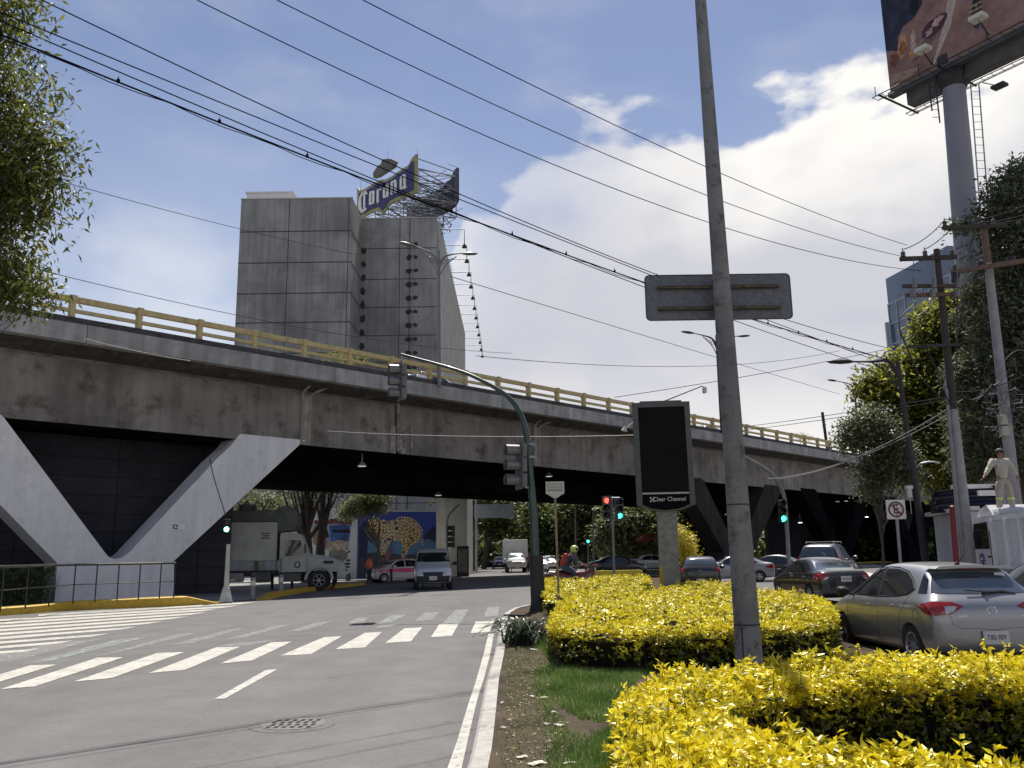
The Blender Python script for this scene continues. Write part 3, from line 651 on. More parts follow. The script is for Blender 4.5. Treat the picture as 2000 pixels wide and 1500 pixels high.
# soot marks round the drain outlets
mb = MB(); r8 = random.Random(8)
def stain(cx_, z, rx, rz_):
    pts = []; 
    for i in range(16): a_ = 6.2832 * i / 16; k_ = r8.uniform(.7, 1.15); pts.append(Vector((cx_ + math.cos(a_) * rx * k_, Y2 - .004, z + math.sin(a_) * rz_ * k_)))
    mb.prism(pts, (0, -.004, 0))
zs_ = P(805, 477, Y2).z; dz_ = (zs_ - P(805, 663, Y2).z) / 7; c_ = P(804, 560, Y2).x
for k in range(12):
    z = zs_ - k * dz_; stain(c_ - .36, z, .44, .40); stain(c_ + .47, z + .06, .34, .28); stain(xb + .4, z - .8, .34, .52)
mb.tube([(P(800, 560, Y2).x, Y2 - .06, zt2), (P(800, 560, Y2).x, Y2 - .06, 4)], .04, 6)
mb.build('soot_stain', M('soot', (0.035, 0.035, 0.035), .95, var=.6, scale=5), tw)
# long low-lit side hall
Yend = 161.0
mb = MB(); mb.box((xc + .3 - 4, (Y2 + .3 + Yend) / 2, (zt2 - .3) / 2), (8, Yend - Y2 - .3, zt2 - .3)); mb.build('side_hall', TWL, tw)
mb = MB()
k = Y2 + 1.2
while k < Yend:
    mb.box((xc + .33, k, (zt2 - .3) / 2), (.14, .35, zt2 - .4)); k += 1.5
mb.build('side_fin', M('side_fin', (0.46, 0.45, 0.42), .8, var=.2, scale=.5), tw)
mb = MB(); mb.box((xc + .42, Y2 + 1.0, 9), (.1, .35, 26)); mb.build('side_slot', GRV, tw)
xl = P(907, 448, 105.3).x; zl = P(907, 448, 105.3).z
for k in range(12):
    Yk = 105.3 + 5.72 * k; mb = MB(); mb.tube([(xc + .2, Yk, zl), (xl, Yk, zl), (xl, Yk, zl - 2.1)], .06, 6); mb.tube([(xl, Yk, zl - 2.0), (xl, Yk, zl - 2.45)], [.13, .36], 8)
    tag(mb.build('wall_lamp', BLACK), 'one of the thin bracket lamps standing out in a row from the tower side wall', 'lamp', 'bracket lamps along the tower side wall')

# ---- rooftop sign
STEEL = M('galv_steel', (0.20, 0.21, 0.23), .8, 0, var=.2, spec=.1); NAVY = M('sign_navy', (0.035, 0.035, 0.12), .4, var=.25, scale=.5); GOLD = M('sign_gold', (0.33, 0.30, 0.15), .5, .2, var=.25, scale=.8); SILV = M('letter_white', (0.68, 0.68, 0.64), .5, var=.12)
sg = thing('rooftop_sign', 'navy rooftop billboard with gold border and blackletter lettering on a steel frame', 'sign', (-16, 106, zt2))
A_ = P(700, 430, 109.2); Bp = P(815, 392, 102); zbase = A_.z
su = Vector((Bp.x - A_.x, Bp.y - A_.y, 0)); SL = su.length; su.normalize(); sn = Vector((su.y, -su.x, 0))   # towards the camera
if sn.y > 0: sn = -sn
def S(a, h, o=0): return Vector((A_.x, A_.y, zbase)) + su * (a * SL) + Vector((0, 0, h * TK)) + sn * (o * TK)
HT, HR = 3.2, 4.4
top_ = [(-.01, 3.55), (.035, 3.1), (.10, 3.0), (.24, 3.17), (.39, 3.32), (.5, 3.1), (.62, 3.2), (.77, 3.5), (.87, 3.6), (.93, 4.2), (.99, 4.4), (1.01, 4.4)]
bot_ = [(1.01, .45), (.87, .4), (.66, .4), (.56, .3), (.50, -.2), (.45, -.45), (.39, .12), (.24, .15), (.11, 0), (-.01, -.1)]
def board(name, pts, o, th, mt):
    mb = MB(); mb.prism([S(a, h, o) for a, h in pts], sn * th); me = mb.mesh(name)
    bm = bmesh.new(); bm.from_mesh(me); bmesh.ops.triangulate(bm, faces=[f for f in bm.faces if len(f.verts) > 4]); bm.to_mesh(me); bm.free(); return link(name, me, mt, sg)
board('border', top_ + bot_, 0, .25, GOLD)
cx, cy = .5, 1.9
def ins(p, k=.30):
    a, h = p; a2 = min(max(a, .035), .965); return (a2, h)
topi = [(ins(p)[0], min(p[1] - .34, 3.75)) for p in top_]; boti = [(ins(p)[0], p[1] + .34) for p in bot_]
board('face', topi + boti, .25, .03, NAVY)
LW = MB(); cnt = [0]
def stroke(pts, ox, oy, w, h):
    cnt[0] += 1; LW.prism([S(ox + a * w, oy + b * h, .285 + .004 * (cnt[0] % 3)) for a, b in pts], sn * (.10 + .006 * cnt[0] % .05))
def stem(x, y0, y1, ox, oy, w, h, t=.26):
    stroke([(x, y0 + .08), (x + t * .5, y0), (x + t, y0 + .08), (x + t, y1 - .08), (x + t * .55, y1), (x, y1 - .1)], ox, oy, w, h)
def diag(x0, y0, x1, y1, ox, oy, w, h, t=.12): stroke([(x0, y0), (x1, y1), (x1, y1 + t), (x0, y0 + t)], ox, oy, w, h)
lh = 1.5; W = .095
xs = [.235, .365, .475, .605, .755]; ys = [.86, .88, 1.0, 1.08, 1.2]
ox, oy = .035, .40
stroke([(.15, .25), (.45, 0), (1.0, .12), (.95, .25), (.55, .18), (.38, .35), (.34, .95), (.55, 1.2), (.5, 1.35), (.15, 1.05), (.02, .65)], ox, oy, .155, 1.75)
stem(.62, .2, 1.25, ox, oy, .155, 1.75, .2); stroke([(.55, 1.12), (.8, 1.32), (1.08, 1.12), (1.0, 1.02), (.8, 1.14), (.62, 1.04)], ox, oy, .155, 1.75)
for i, ch in enumerate('orona'):
    ox, oy = xs[i], ys[i]
    if ch == 'o': stem(0, 0.02, .98, ox, oy, W, lh, .38); stem(.60, 0.02, .98, ox, oy, W, lh, .38); diag(.1, .88, .8, .84, ox, oy, W, lh); diag(.15, 0.02, .85, .06, ox, oy, W, lh)
    if ch == 'r': stem(.05, 0, .95, ox, oy, W * .85, lh, .42); stroke([(.4, .78), (.8, 1.02), (1.0, .86), (.8, .76), (.62, .86)], ox, oy, W * .85, lh); stroke([(-.02, 0), (.25, -.06), (.62, .04), (.5, .1)], ox, oy, W * .85, lh)
    if ch == 'n': stem(0, 0, .98, ox, oy, W, lh, .38); stem(.66, -.02, .95, ox, oy, W, lh, .38); diag(.2, .82, .8, .86, ox, oy, W, lh)
    if ch == 'a': stem(0, 0.05, .9, ox, oy, W, lh, .36); stem(.64, -.04, 1.0, ox, oy, W, lh, .38); diag(.1, .88, .8, .90, ox, oy, W, lh); diag(.15, .02, .75, .05, ox, oy, W, lh); stroke([(.95, -.02), (1.25, .05), (1.2, .12), (.95, .08)], ox, oy, W, lh)
LW.build('lettering', SILV, sg)
# crown ornament above
cr_ = [(.295, 4.2), (.31, 3.7), (.38, 3.65), (.65, 4.0), (.68, 4.5), (.61, 4.9), (.56, 5.05), (.45, 5.3), (.44, 4.9), (.365, 4.75)]
mb = MB(); mb.prism([S(a, h, 0) for a, h in cr_], sn * .5); mb.build('crown_ornament', M('ornament_bronze', (0.14, 0.125, 0.10), .6, .3, var=.4, scale=1.5, bump=.5), sg)
# second board seen from behind + lattice
c2 = P(893, 400, 104); H2 = 3.75 * TK
b0 = Vector((c2.x, c2.y, zbase)); q_ = P(795, 400, 114.4); b1 = Vector((q_.x, q_.y, zbase)); du = (b1 - b0).normalized(); dn = Vector((du.y, -du.x, 0))
mb = MB(); bl = (b1 - b0).length
pr = [(0, .4), (0, H2), (.06, H2 * .98), (.12, H2 * .80), (.3, H2 * .72), (.5, H2 * .76), (.8, H2 * .70), (1, H2 * .8), (1, .2), (.7, .4), (.45, -.05), (.2, -.3), (.05, -.1)]
mb.prism([b0 + du * (a * bl) + Vector((0, 0, h)) for a, h in pr], dn * .3); me = mb.mesh('rear_board'); bm = bmesh.new(); bm.from_mesh(me); bmesh.ops.triangulate(bm, faces=[f for f in bm.faces if len(f.verts) > 4]); bm.to_mesh(me); bm.free()
link('rear_board', me, M('sign_back', (0.06, 0.06, 0.085), .6, var=.3), sg)
mb = MB(); rr = random.Random(3)
fr = [S(a, 0, -.2) for a in (0.05, .28, .5, .75, 1.0)]; bk = [b0 + du * (bl * k) + Vector((0, 0, 0)) for k in (1.0, .75, .5, .25, 0.02)]
lv = [-1.9, 0.1, 1.9, 3.8]
for i in range(5):
    for j, z in enumerate(lv):
        za = z; f0 = fr[i] + Vector((0, 0, za)); b0_ = bk[i] + Vector((0, 0, za))
        mb.tube([f0, b0_], .07, 5)
        if i < 4:
            f1 = fr[i + 1] + Vector((0, 0, z)); b1_ = bk[i + 1] + Vector((0, 0, z))
            mb.tube([f0, f1], .05, 5); mb.tube([b0_, b1_], .05, 5); mb.tube([f0, b1_], .055, 5); mb.tube([b0_, f1], .055, 5)
        if j:
            zp = lv[j - 1]; mb.tube([fr[i] + Vector((0, 0, zp)), f0], .06, 5); mb.tube([bk[i] + Vector((0, 0, zp)), b0_], .06, 5); mb.tube([fr[i] + Vector((0, 0, zp)), b0_], .055, 5); mb.tube([bk[i] + Vector((0, 0, zp)), f0], .055, 5)
pk = S(.985, HR * .93, -.1); mb.tube([pk, b0 + Vector((0, 0, H2 * .86))], .07, 6); mb.tube([pk + Vector((0, 0, -1.3)), b0 + Vector((0, 0, H2 * .72))], .06, 6)
for a, h0, h1 in ((.03, HT, HT + 1.1), (1.0, HR, HR + .7), (.5, HT + 1.9, HT + 3.0)): mb.tube([S(a, h0), S(a, h1)], .025, 4)
mb.tube([b0 + Vector((0, 0, H2)), b0 + Vector((-1.2, 0, H2 + .5))], .04, 4)
for k in range(110):   # cluttered tangle of stays and conduit inside the frame
    p = fr[rr.randrange(5)].lerp(bk[rr.randrange(5)], rr.random()) + Vector((0, 0, rr.uniform(-1.8, 3.4))); q = p + Vector((rr.uniform(-1.7, 1.7), rr.uniform(-1.7, 1.7), rr.uniform(-1, 1)))
    if q.z > zt2: mb.tube([p, q], .045, 4)
mb.build('lattice_frame', STEEL, sg)
# lattice hanging over the corner
mb = MB(); c = P(870, 440, 106)
for k in range(26):
    p = c + Vector((rr.uniform(-.7, .7), rr.uniform(-.3, .5), rr.uniform(-1.3, 1.3))); mb.tube([p, p + Vector((rr.uniform(-.5, .5), .1, rr.uniform(-.6, .6)))], .06, 4)
mb.build('corner_bracing', M('rust_dark', (0.06, 0.05, 0.045), .9), sg)
# ================================================================ vegetation
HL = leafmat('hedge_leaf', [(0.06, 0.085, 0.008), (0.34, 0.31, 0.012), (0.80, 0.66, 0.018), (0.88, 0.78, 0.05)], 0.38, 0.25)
TWIG = M('twig', (0.05, 0.04, 0.03), .9)
def inside(poly, x, y):
    c = np.zeros(len(x), bool); n = len(poly)
    for i in range(n):
        x1, y1 = poly[i]; x2, y2 = poly[(i + 1) % n]
        k = ((y1 > y) != (y2 > y)) & (x < (x2 - x1) * (y - y1) / (y2 - y1 + 1e-12) + x1); c ^= k
    return c
def edge_dist(poly, x, y):
    d = np.full(len(x), 1e9); nx = np.zeros(len(x)); ny = np.zeros(len(x)); n = len(poly)
    for i in range(n):
        ax_, ay_ = poly[i]; bx_, by_ = poly[(i + 1) % n]; dx, dy = bx_ - ax_, by_ - ay_; L2 = dx * dx + dy * dy + 1e-12
        t = np.clip(((x - ax_) * dx + (y - ay_) * dy) / L2, 0, 1); qx, qy = ax_ + t * dx, ay_ + t * dy; dd = np.hypot(x - qx, y - qy)
        m_ = dd < d; d[m_] = dd[m_]; nx[m_] = (qx - x)[m_]; ny[m_] = (qy - y)[m_]
    l = np.hypot(nx, ny) + 1e-9; return d, nx / l, ny / l
def smooth_poly(pts, n=6):
    q = [Vector((p[0], p[1], 0)) for p in pts]; m_ = len(q); o = []
    for i in range(m_):
        a, b, c, d = q[i - 1], q[i], q[(i + 1) % m_], q[(i + 2) % m_]
        for k in range(n):
            t = k / n; v = 0.5 * ((2 * b) + (c - a) * t + (2 * a - 5 * b + 4 * c - d) * t * t + (3 * b - a - 3 * c + d) * t ** 3); o.append((v.x, v.y))
    return o
def hedge(label, poly, h, n, leaf, seed, z0=0.12, sprigs=40, near=None, hole=None, bump=.07, depthfade=None):
    g = np.random.default_rng(seed); P_ = np.array(poly); lo, hi = P_.min(0), P_.max(0)
    X = []; Y = []; tot = 0
    while tot < n:
        x = lo[0] + g.random(n * 2) * (hi[0] - lo[0]); y = lo[1] + g.random(n * 2) * (hi[1] - lo[1]); k = inside(poly, x, y)
        if near is not None: k &= g.random(n * 2) < near(x, y)
        X.append(x[k]); Y.append(y[k]); tot += k.sum()
    x = np.concatenate(X)[:n]; y = np.concatenate(Y)[:n]
    def surf(x, y):
        return h * (1 + bump * (np.sin(x * 3.1 + y * 1.7 + seed) * .5 + np.sin(x * 1.3 - y * 4.3) * .5 + np.sin(x * 7.7 + y * 6.1) * .35 + np.sin(x * 13.1 - y * 15.7) * .35 + np.sin(x * 24.1 + y * 9.7) * .3))
    d, nx, ny = edge_dist(poly, x, y)
    top = surf(x, y)
    rnd = np.minimum(1, d / .16); top = top * (0.86 + 0.14 * np.sqrt(rnd))
    side = g.random(n) < 0.5
    # move side leaves to the rim
    k = side; x[k] += nx[k] * (d[k] - .02 - .10 * np.abs(g.normal(size=k.sum()))); y[k] += ny[k] * (d[k] - .02 - .10 * np.abs(g.normal(size=k.sum())))
    z = np.where(side, z0 + (top - .0) * np.power(g.random(n), .62), z0 + top - np.abs(g.normal(size=n)) * .045 + .012)
    x += np.where(side, nx * .03 * g.normal(size=n), 0); y += np.where(side, ny * .03 * g.normal(size=n), 0)
    nrm = np.stack([np.where(side, nx * 1.1, 0), np.where(side, ny * 1.1, 0), np.where(side, .75, 1.2)], 1) + g.normal(size=(n, 3)) * .55
    rel = np.clip((z - z0) / h, 0, 1.1)
    tone = np.clip(0.60 + g.normal(size=n) * .2 + .16 * np.sin(x * 5.3 + 1.3 * y) * np.sin(y * 4.1 - x) - .35 * (g.random(n) < .07) + np.where(side, (rel - .95) * 1.15, .05), 0, 1)  # side leaves greener and darker lower down, with shade put into the tone
    pos = np.stack([x, y, z], 1); size = leaf * (.55 + .9 * g.random(n))
    # leaves grow in rosettes at shoot tips: gather them round shared centres
    per = 7; nc = n // per; ci = np.arange(n) % nc; lift = np.where(side, 0, 1.0)[:nc][ci] if False else 0
    o_ = g.normal(size=(n, 3)); o_[:, 2] = np.abs(o_[:, 2]) * .5; o_ /= np.linalg.norm(o_, axis=1, keepdims=True)
    c0 = pos[:nc].copy(); c0[:, 2] += np.where(side[:nc], 0, g.normal(size=nc) * .022 * (h / .6) * 1.3)
    pos = c0[ci] + o_ * leaf * .22; nrm = nrm[:nc][ci] * .8 + g.normal(size=(n, 3)) * .35; out_dir = o_ * 2.2
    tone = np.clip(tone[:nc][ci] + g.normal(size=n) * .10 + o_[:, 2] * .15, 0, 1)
    # sprigs poking out of the trimmed top
    sx = []; 
    if sprigs:
        idx = g.choice(n, sprigs, replace=False); stems = MB()
        for i in idx:
            hh = g.uniform(.05, .17) * (h / .6); b = pos[i].copy(); b[2] = z0 + surf(np.array([b[0]]), np.array([b[1]]))[0] - .02
            tip = b + np.array([g.normal() * .02, g.normal() * .02, hh]); stems.tube([b, tip], [.003, .0015], 4)
            for q in range(int(7 + g.integers(4))):
                f = .25 + .75 * q / 9; a = g.random() * 6.28; sx.append((b + (tip - b) * f, (math.cos(a) * .8, math.sin(a) * .8, .7)))
    if sx:
        pos = np.concatenate([pos, np.array([q[0] for q in sx])]); nrm = np.concatenate([nrm, np.array([q[1] for q in sx])]); size = np.concatenate([size, leaf * (.8 + .5 * g.random(len(sx)))]); out_dir = np.concatenate([out_dir, np.zeros((len(sx), 3))]); tone = np.concatenate([tone, .6 + .35 * g.random(len(sx))])
    c = P_.mean(0); t = thing('hedge', label, 'hedge', (c[0], c[1], z0))
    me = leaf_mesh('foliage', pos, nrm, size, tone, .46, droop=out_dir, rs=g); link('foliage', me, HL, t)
    # woody core: stems rising from the soil to just below the leaves
    mb = MB(); ns = int(n / 90)
    idx = g.choice(n, ns, replace=False)
    for i in idx:
        if hole and False: continue
        bx_, by_ = x[i], y[i]; dd = min(d[i], .12)
        p0 = Vector((bx_ - nx[i] * .05, by_ - ny[i] * .05, z0 - .02)); p1 = p0 + Vector((g.normal() * .05, g.normal() * .05, top[i] * .55)); p2 = p1 + Vector((g.normal() * .06, g.normal() * .06, top[i] * .3))
        mb.tube([p0, p1, p2], [.009, .006, .003], 4, cap=False)
    if sprigs:
        off = len(mb.v); mb.v += stems.v; mb.f += [tuple(a + off for a in f) for f in stems.f]; mb.mi += stems.mi
    mb.build('stems', TWIG, t)
    # solid core added to block light, shade of the gaps in its colour
    inn = [(px_, py_) for px_, py_ in poly]
    q = offset([Vector((a, b, 0)) for a, b in inn], .15 * (1 if area(inn) > 0 else -1) * KSGN)
    if len(q) > 3:
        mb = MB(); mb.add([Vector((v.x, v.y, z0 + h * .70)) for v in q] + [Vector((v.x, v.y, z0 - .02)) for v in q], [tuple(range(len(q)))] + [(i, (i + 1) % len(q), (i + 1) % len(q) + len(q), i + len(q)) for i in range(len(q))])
        me = mb.mesh('dark_core'); bm = bmesh.new(); bm.from_mesh(me); bmesh.ops.triangulate(bm, faces=[f for f in bm.faces if len(f.verts) > 4]); bm.to_mesh(me); bm.free()
        link('dark_core', me, M('core_shade', (0.016, 0.015, 0.009), 1, spec=0, var=.5, scale=30), t)
    return t
def area(p): return sum(p[i][0] * p[(i + 1) % len(p)][1] - p[(i + 1) % len(p)][0] * p[i][1] for i in range(len(p))) / 2
KSGN = -1
def top_xy(px, z): return [(G(a, b, z).x, G(a, b, z).y) for a, b in px]
# near hedge: a band that loops round an open middle
ZN = .74
nb = top_xy([(1203, 1420), (1197, 1388), (1216, 1358), (1266, 1331), (1345, 1314), (1440, 1303), (1560, 1293), (1700, 1286), (1850, 1284), (2050, 1286), (2300, 1296),
             (2300, 1345), (2050, 1330), (1850, 1322), (1640, 1330), (1500, 1345), (1425, 1372), (1440, 1400), (1520, 1432), (1680, 1458), (1850, 1475), (2050, 1490), (2250, 1510),
             (2400, 1750), (1900, 1760), (1500, 1690), (1300, 1600), (1225, 1500)], ZN)
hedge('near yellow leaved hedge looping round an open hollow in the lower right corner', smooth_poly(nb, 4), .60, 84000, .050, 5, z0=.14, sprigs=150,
      near=lambda x, y: (1 - .75 * (np.sin(x * 6.1 + np.sin(y * 3.3) * 2) * np.sin(y * 5.7 + np.sin(x * 2.9) * 2) > .55)) * np.clip(1.6 - .12 * np.hypot(x, y), .25, 1) * np.where(y < 2.2, .1, 1))
ZM = .66
mp_ = top_xy([(1075, 1222), (1082, 1195), (1118, 1168), (1180, 1152), (1260, 1149), (1300, 1150), (1345, 1138), (1420, 1140), (1470, 1152), (1530, 1158), (1590, 1166), (1622, 1182), (1632, 1196), (1626, 1212), (1570, 1221), (1450, 1226), (1330, 1230), (1200, 1234), (1110, 1230)], ZM)
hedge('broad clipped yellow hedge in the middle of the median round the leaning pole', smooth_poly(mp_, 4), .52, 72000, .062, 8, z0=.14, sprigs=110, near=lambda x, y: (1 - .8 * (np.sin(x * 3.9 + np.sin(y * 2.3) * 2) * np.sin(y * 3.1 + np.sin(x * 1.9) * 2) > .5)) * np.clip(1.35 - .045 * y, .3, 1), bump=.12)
rp = top_xy([(1059, 1142), (1072, 1131), (1140, 1127), (1205, 1124), (1262, 1124), (1269, 1140), (1255, 1150), (1200, 1148), (1150, 1152), (1110, 1166), (1075, 1172), (1060, 1160)], ZM)
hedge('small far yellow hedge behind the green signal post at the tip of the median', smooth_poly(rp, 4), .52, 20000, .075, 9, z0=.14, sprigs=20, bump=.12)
# shaded hedge at the far left
dg = leafmat('dark_hedge_leaf', [(0.02, 0.035, 0.008), (0.05, 0.075, 0.015), (0.11, 0.13, 0.03)], .5, .2)
lp = [(a.x, a.y) for a in (G(-250, 1180, .1), G(-60, 1178, .1), G(96, 1176, .1), G(96, 1166, .1), G(-250, 1166, .1))]
g = np.random.default_rng(3)
def simple_hedge(label, a, b, w, h, n, leaf, mt, seed, kind_name='hedge'):
    g = np.random.default_rng(seed); a = np.array(a); b = np.array(b); t_ = g.random(n); d = (b - a) / np.linalg.norm(b - a); nn = np.array([-d[1], d[0], 0])
    ww = (g.random(n) - .5) * w; z = h * np.where(g.random(n) < .4, 1 - np.abs(g.normal(size=n)) * .06, g.random(n)) * (1 + .08 * np.sin(t_ * 40))
    pos = a + (b - a) * t_[:, None] + nn * ww[:, None]; pos[:, 2] += z
    nr = g.normal(size=(n, 3)) * .7 + np.array([0, -.6, .9]); t = thing(kind_name, label, 'hedge', tuple((a + b) / 2))
    link('foliage', leaf_mesh('foliage', pos, nr, leaf * (.6 + .8 * g.random(n)), g.random(n), .5, rs=g), mt, t)
    mb = MB()
    for k in range(30):
        p = Vector(a + (b - a) * g.random()) + Vector(nn * g.normal() * w * .2); mb.tube([p, p + Vector((g.normal() * .1, g.normal() * .1, h * .85))], [.015, .006], 5)
    mb.build('stems', TWIG, t); return t
a = G(-230, 1196); b = G(100, 1184); a.z = b.z = .1
simple_hedge('dark green shaded hedge in front of the left bridge leg behind the yellow kerb', a, b, 1.3, 1.25, 16000, .085, dg, 4)

# strap-leaved plant
def strap_plant(c, n, r, h, label):
    t = thing('strap_plant', label, 'plant', c); mb = MB(); g = random.Random(4)
    for i in range(n):
        a = g.uniform(0, 6.28); rr = r * g.uniform(.35, 1.05); hh = h * g.uniform(.5, 1.1); b0 = Vector(c) + Vector((g.gauss(0, .13), g.gauss(0, .13), 0)); w = g.uniform(.012, .022)
        d = Vector((math.cos(a), math.sin(a), 0)); s = Vector((-d.y, d.x, 0))
        P0, P1, P2, P3 = b0, b0 + d * rr * .25 + Vector((0, 0, hh * .6)), b0 + d * rr * .6 + Vector((0, 0, hh)), b0 + d * rr * 1.1 + Vector((0, 0, hh * g.uniform(.45, .95)))
        q = bez([P0, P1, P2, P3], 3); vs = []
        for k, p in enumerate(q): ww = w * (1 - (k / (len(q) - 1)) ** 2) + .001; vs += [p - s * ww, p + Vector((0, 0, -.006)), p + s * ww]
        fs = []
        for k in range(len(q) - 1): fs += [(3 * k, 3 * k + 1, 3 * k + 4, 3 * k + 3), (3 * k + 1, 3 * k + 2, 3 * k + 5, 3 * k + 4)]
        mb.add(vs, fs)
    mb.build('leaves', M('strap_leaf', (0.045, 0.075, 0.035), .32, var=.45, scale=5), t, smooth=True)
    mb = MB(); mb.tube([Vector(c) - Vector((0, 0, .05)), Vector(c) + Vector((0, 0, .12))], [.2, .1], 10); mb.build('base_clump', TWIG, t)
c = G(1022, 1258, .13); strap_plant(c, 120, .85, .42, 'dark green clump of strap shaped leaves at the tip of the median beside the kerb')
c = G(1092, 1236, .13)

# grass
GRASS = leafmat('grass_blade', [(0.06, 0.12, 0.02), (0.11, 0.21, 0.03), (0.22, 0.31, 0.07), (0.38, 0.36, 0.18)], .5, .3)
def grass(name, label, polys, n, h, seed, tall=0):
    g = np.random.default_rng(seed); ar = np.array([abs(area(p)) for p in polys]); ar /= ar.sum(); XY = []
    for p, a_ in zip(polys, ar):
        P_ = np.array(p); lo, hi = P_.min(0), P_.max(0); k = 0; out = []
        while k < n * a_:
            x = lo[0] + g.random(4000) * (hi[0] - lo[0]); y = lo[1] + g.random(4000) * (hi[1] - lo[1]); m_ = inside(p, x, y)
            d, _, _ = edge_dist(p, x, y); m_ &= (g.random(4000) < np.clip(d / .12, .15, 1)); out.append(np.stack([x[m_], y[m_]], 1)); k += m_.sum()
        XY.append(np.concatenate(out)[:int(n * a_)])
    XY = np.concatenate(XY); k = len(XY); lean = g.normal(size=(k, 2)) * .5
    hh = h * (.5 + .9 * g.random(k)); a = g.random(k) * 6.28; w = .0035 + .0025 * g.random(k)
    b0 = np.concatenate([XY, np.full((k, 1), .122)], 1); s = np.stack([np.cos(a) * w, np.sin(a) * w, np.zeros(k)], 1)
    tip = b0 + np.stack([lean[:, 0] * hh, lean[:, 1] * hh, hh], 1)
    V = np.stack([b0 - s, b0 + s, tip], 1).reshape(-1, 3).astype(np.float32)
    me = bpy.data.meshes.new(name); me.vertices.add(3 * k); me.vertices.foreach_set('co', V.ravel()); me.loops.add(3 * k); me.loops.foreach_set('vertex_index', np.arange(3 * k, dtype=np.int32)); me.polygons.add(k); me.polygons.foreach_set('loop_start', (np.arange(k) * 3).astype(np.int32))
    dry = np.clip(.38 + .28 * g.normal(size=k) + .25 * np.sin(XY[:, 0] * 5) * np.sin(XY[:, 1] * 4), 0, 1)
    at = me.attributes.new('tone', 'FLOAT', 'POINT'); at.data.foreach_set('value', np.repeat(dry, 3).astype(np.float32)); me.update(calc_edges=True)
    return tag(link(name, me, GRASS), label, 'grass', kind='stuff')
def gp(px): return smooth_poly([(G(a, b, .13).x, G(a, b, .13).y) for a, b in px], 3)
grass('grass', 'green lawn grass between the two nearest yellow hedges', [gp([(1072, 1335), (1085, 1312), (1140, 1300), (1230, 1296), (1290, 1298), (1230, 1345), (1196, 1400), (1170, 1412), (1110, 1395), (1080, 1365)]), gp([(1112, 1480), (1135, 1452), (1180, 1425), (1212, 1420), (1240, 1520), (1100, 1540)])], 30000, .062, 2)
grass('grass_fringe', 'sparse grass straggling from the lawn onto the bare soil', [gp([(1035, 1320), (1075, 1290), (1110, 1300), (1100, 1400), (1150, 1440), (1120, 1540), (1040, 1540), (1060, 1440)])], 3800, .05, 13)
grass('weeds', 'thin dry weeds scattered over the bare soil beside the kerb', [gp([(990, 1270), (1060, 1270), (1075, 1400), (1110, 1560), (965, 1560), (975, 1400)])], 2600, .03, 6)
grass('grass_edge', 'tall green grass blades growing against the broad hedge', [gp([(1052, 1262), (1072, 1240), (1078, 1270), (1085, 1298), (1068, 1285)]), gp([(1090, 1305), (1240, 1292), (1330, 1285), (1330, 1295), (1200, 1306)])], 3500, .13, 7)
# crushed leaf litter and paper scraps on the soil
PAPER = M('paper', (0.62, 0.58, 0.52), .8, var=.2, scale=30); rr = random.Random(9)
for k, (a, b, s) in enumerate([(1062, 1362, .10), (1041, 1360, .07), (1083, 1390, .06), (1068, 1414, .09), (1095, 1416, .12), (1046, 1490, .12), (1020, 1478, .08), (1117, 1490, .11), (1040, 1268, .13), (980, 1372, .05), (983, 1420, .05), (1066, 1468, .05)]):
    c = G(a, b, .14); mb = MB(); n_ = 7; top = []
    for i in range(n_): q = 6.28 * i / n_; r_ = s * rr.uniform(.3, .8); top.append(Vector((c.x + math.cos(q) * r_, c.y + math.sin(q) * r_ * .7, .132 + rr.uniform(0, .02))))
    mid = Vector((c.x, c.y, .15)); mb.add(top + [mid], [(i, (i + 1) % n_, n_) for i in range(n_)])
    tag(mb.build('paper_scrap', PAPER), 'one of the crumpled pale paper scraps lying on the soil beside the kerb', 'litter', 'crumpled paper scraps on the soil')
DLM = M('dead_leaf', (0.30, 0.25, 0.13), .9, var=.4, scale=20)
g = np.random.default_rng(12); k = 1400; x = G(985, 1400, .13).x + g.random(k) * 1.3; y = 6 + g.random(k) * 8
pos = np.stack([x - (y - 6) * .0, y, np.full(k, .132)], 1); q = inside([(a.x, a.y) for a in (G(970, 1590, .13), G(982, 1330, .13), G(994, 1265, .13), G(1070, 1265, .13), G(1110, 1420, .13), G(1120, 1590, .13))], x, y)
me = leaf_mesh('leaf_litter', pos[q], g.normal(size=(q.sum(), 3)) * .25 + np.array([0, 0, 1]), .02 + .03 * g.random(q.sum()), g.random(q.sum()), .5)
tag(link('leaf_litter', me, leafmat('litter_leaf', [(0.12, 0.10, 0.05), (0.28, 0.25, 0.10), (0.45, 0.40, 0.22)], .8, .1)), 'small dead leaves and chips scattered on the soil', 'litter', kind='stuff')

# ---- trees
NL = leafmat('ash_leaf', [(0.025, 0.038, 0.013), (0.07, 0.09, 0.022), (0.17, 0.18, 0.035), (0.36, 0.34, 0.07)], .45, .45)
def E(px, py, Y, rx, ry, rz): p = P(px, py, Y); return ((p.x, p.y, p.z), (rx, ry, rz))
Yt = 10.5
tree('ash_tree', 'tall leafy tree at the left edge with drooping narrow leaves against the sky', (-9.8, 9.2, 0), 9,
     [E(-60, 60, Yt, .75, .8, .5), E(-60, 190, Yt, 1.15, .9, .75), E(-45, 330, Yt, .95, .9, .85), E(-60, 400, Yt, 1.15, .9, .7), E(-70, 520, Yt, .95, .8, .45), E(-200, 300, Yt + .6, 1.3, 1.0, 2.2), E(75, 285, Yt, .38, .4, .3), E(65, 350, Yt, .35, .4, .3), E(0, 0, Yt, .55, .6, .5)],
     30000, .115, NL, tr=.16, clump=.19, per=15, aspect=.30, droop=.55, seed=21, shell=.35, limbs=90)
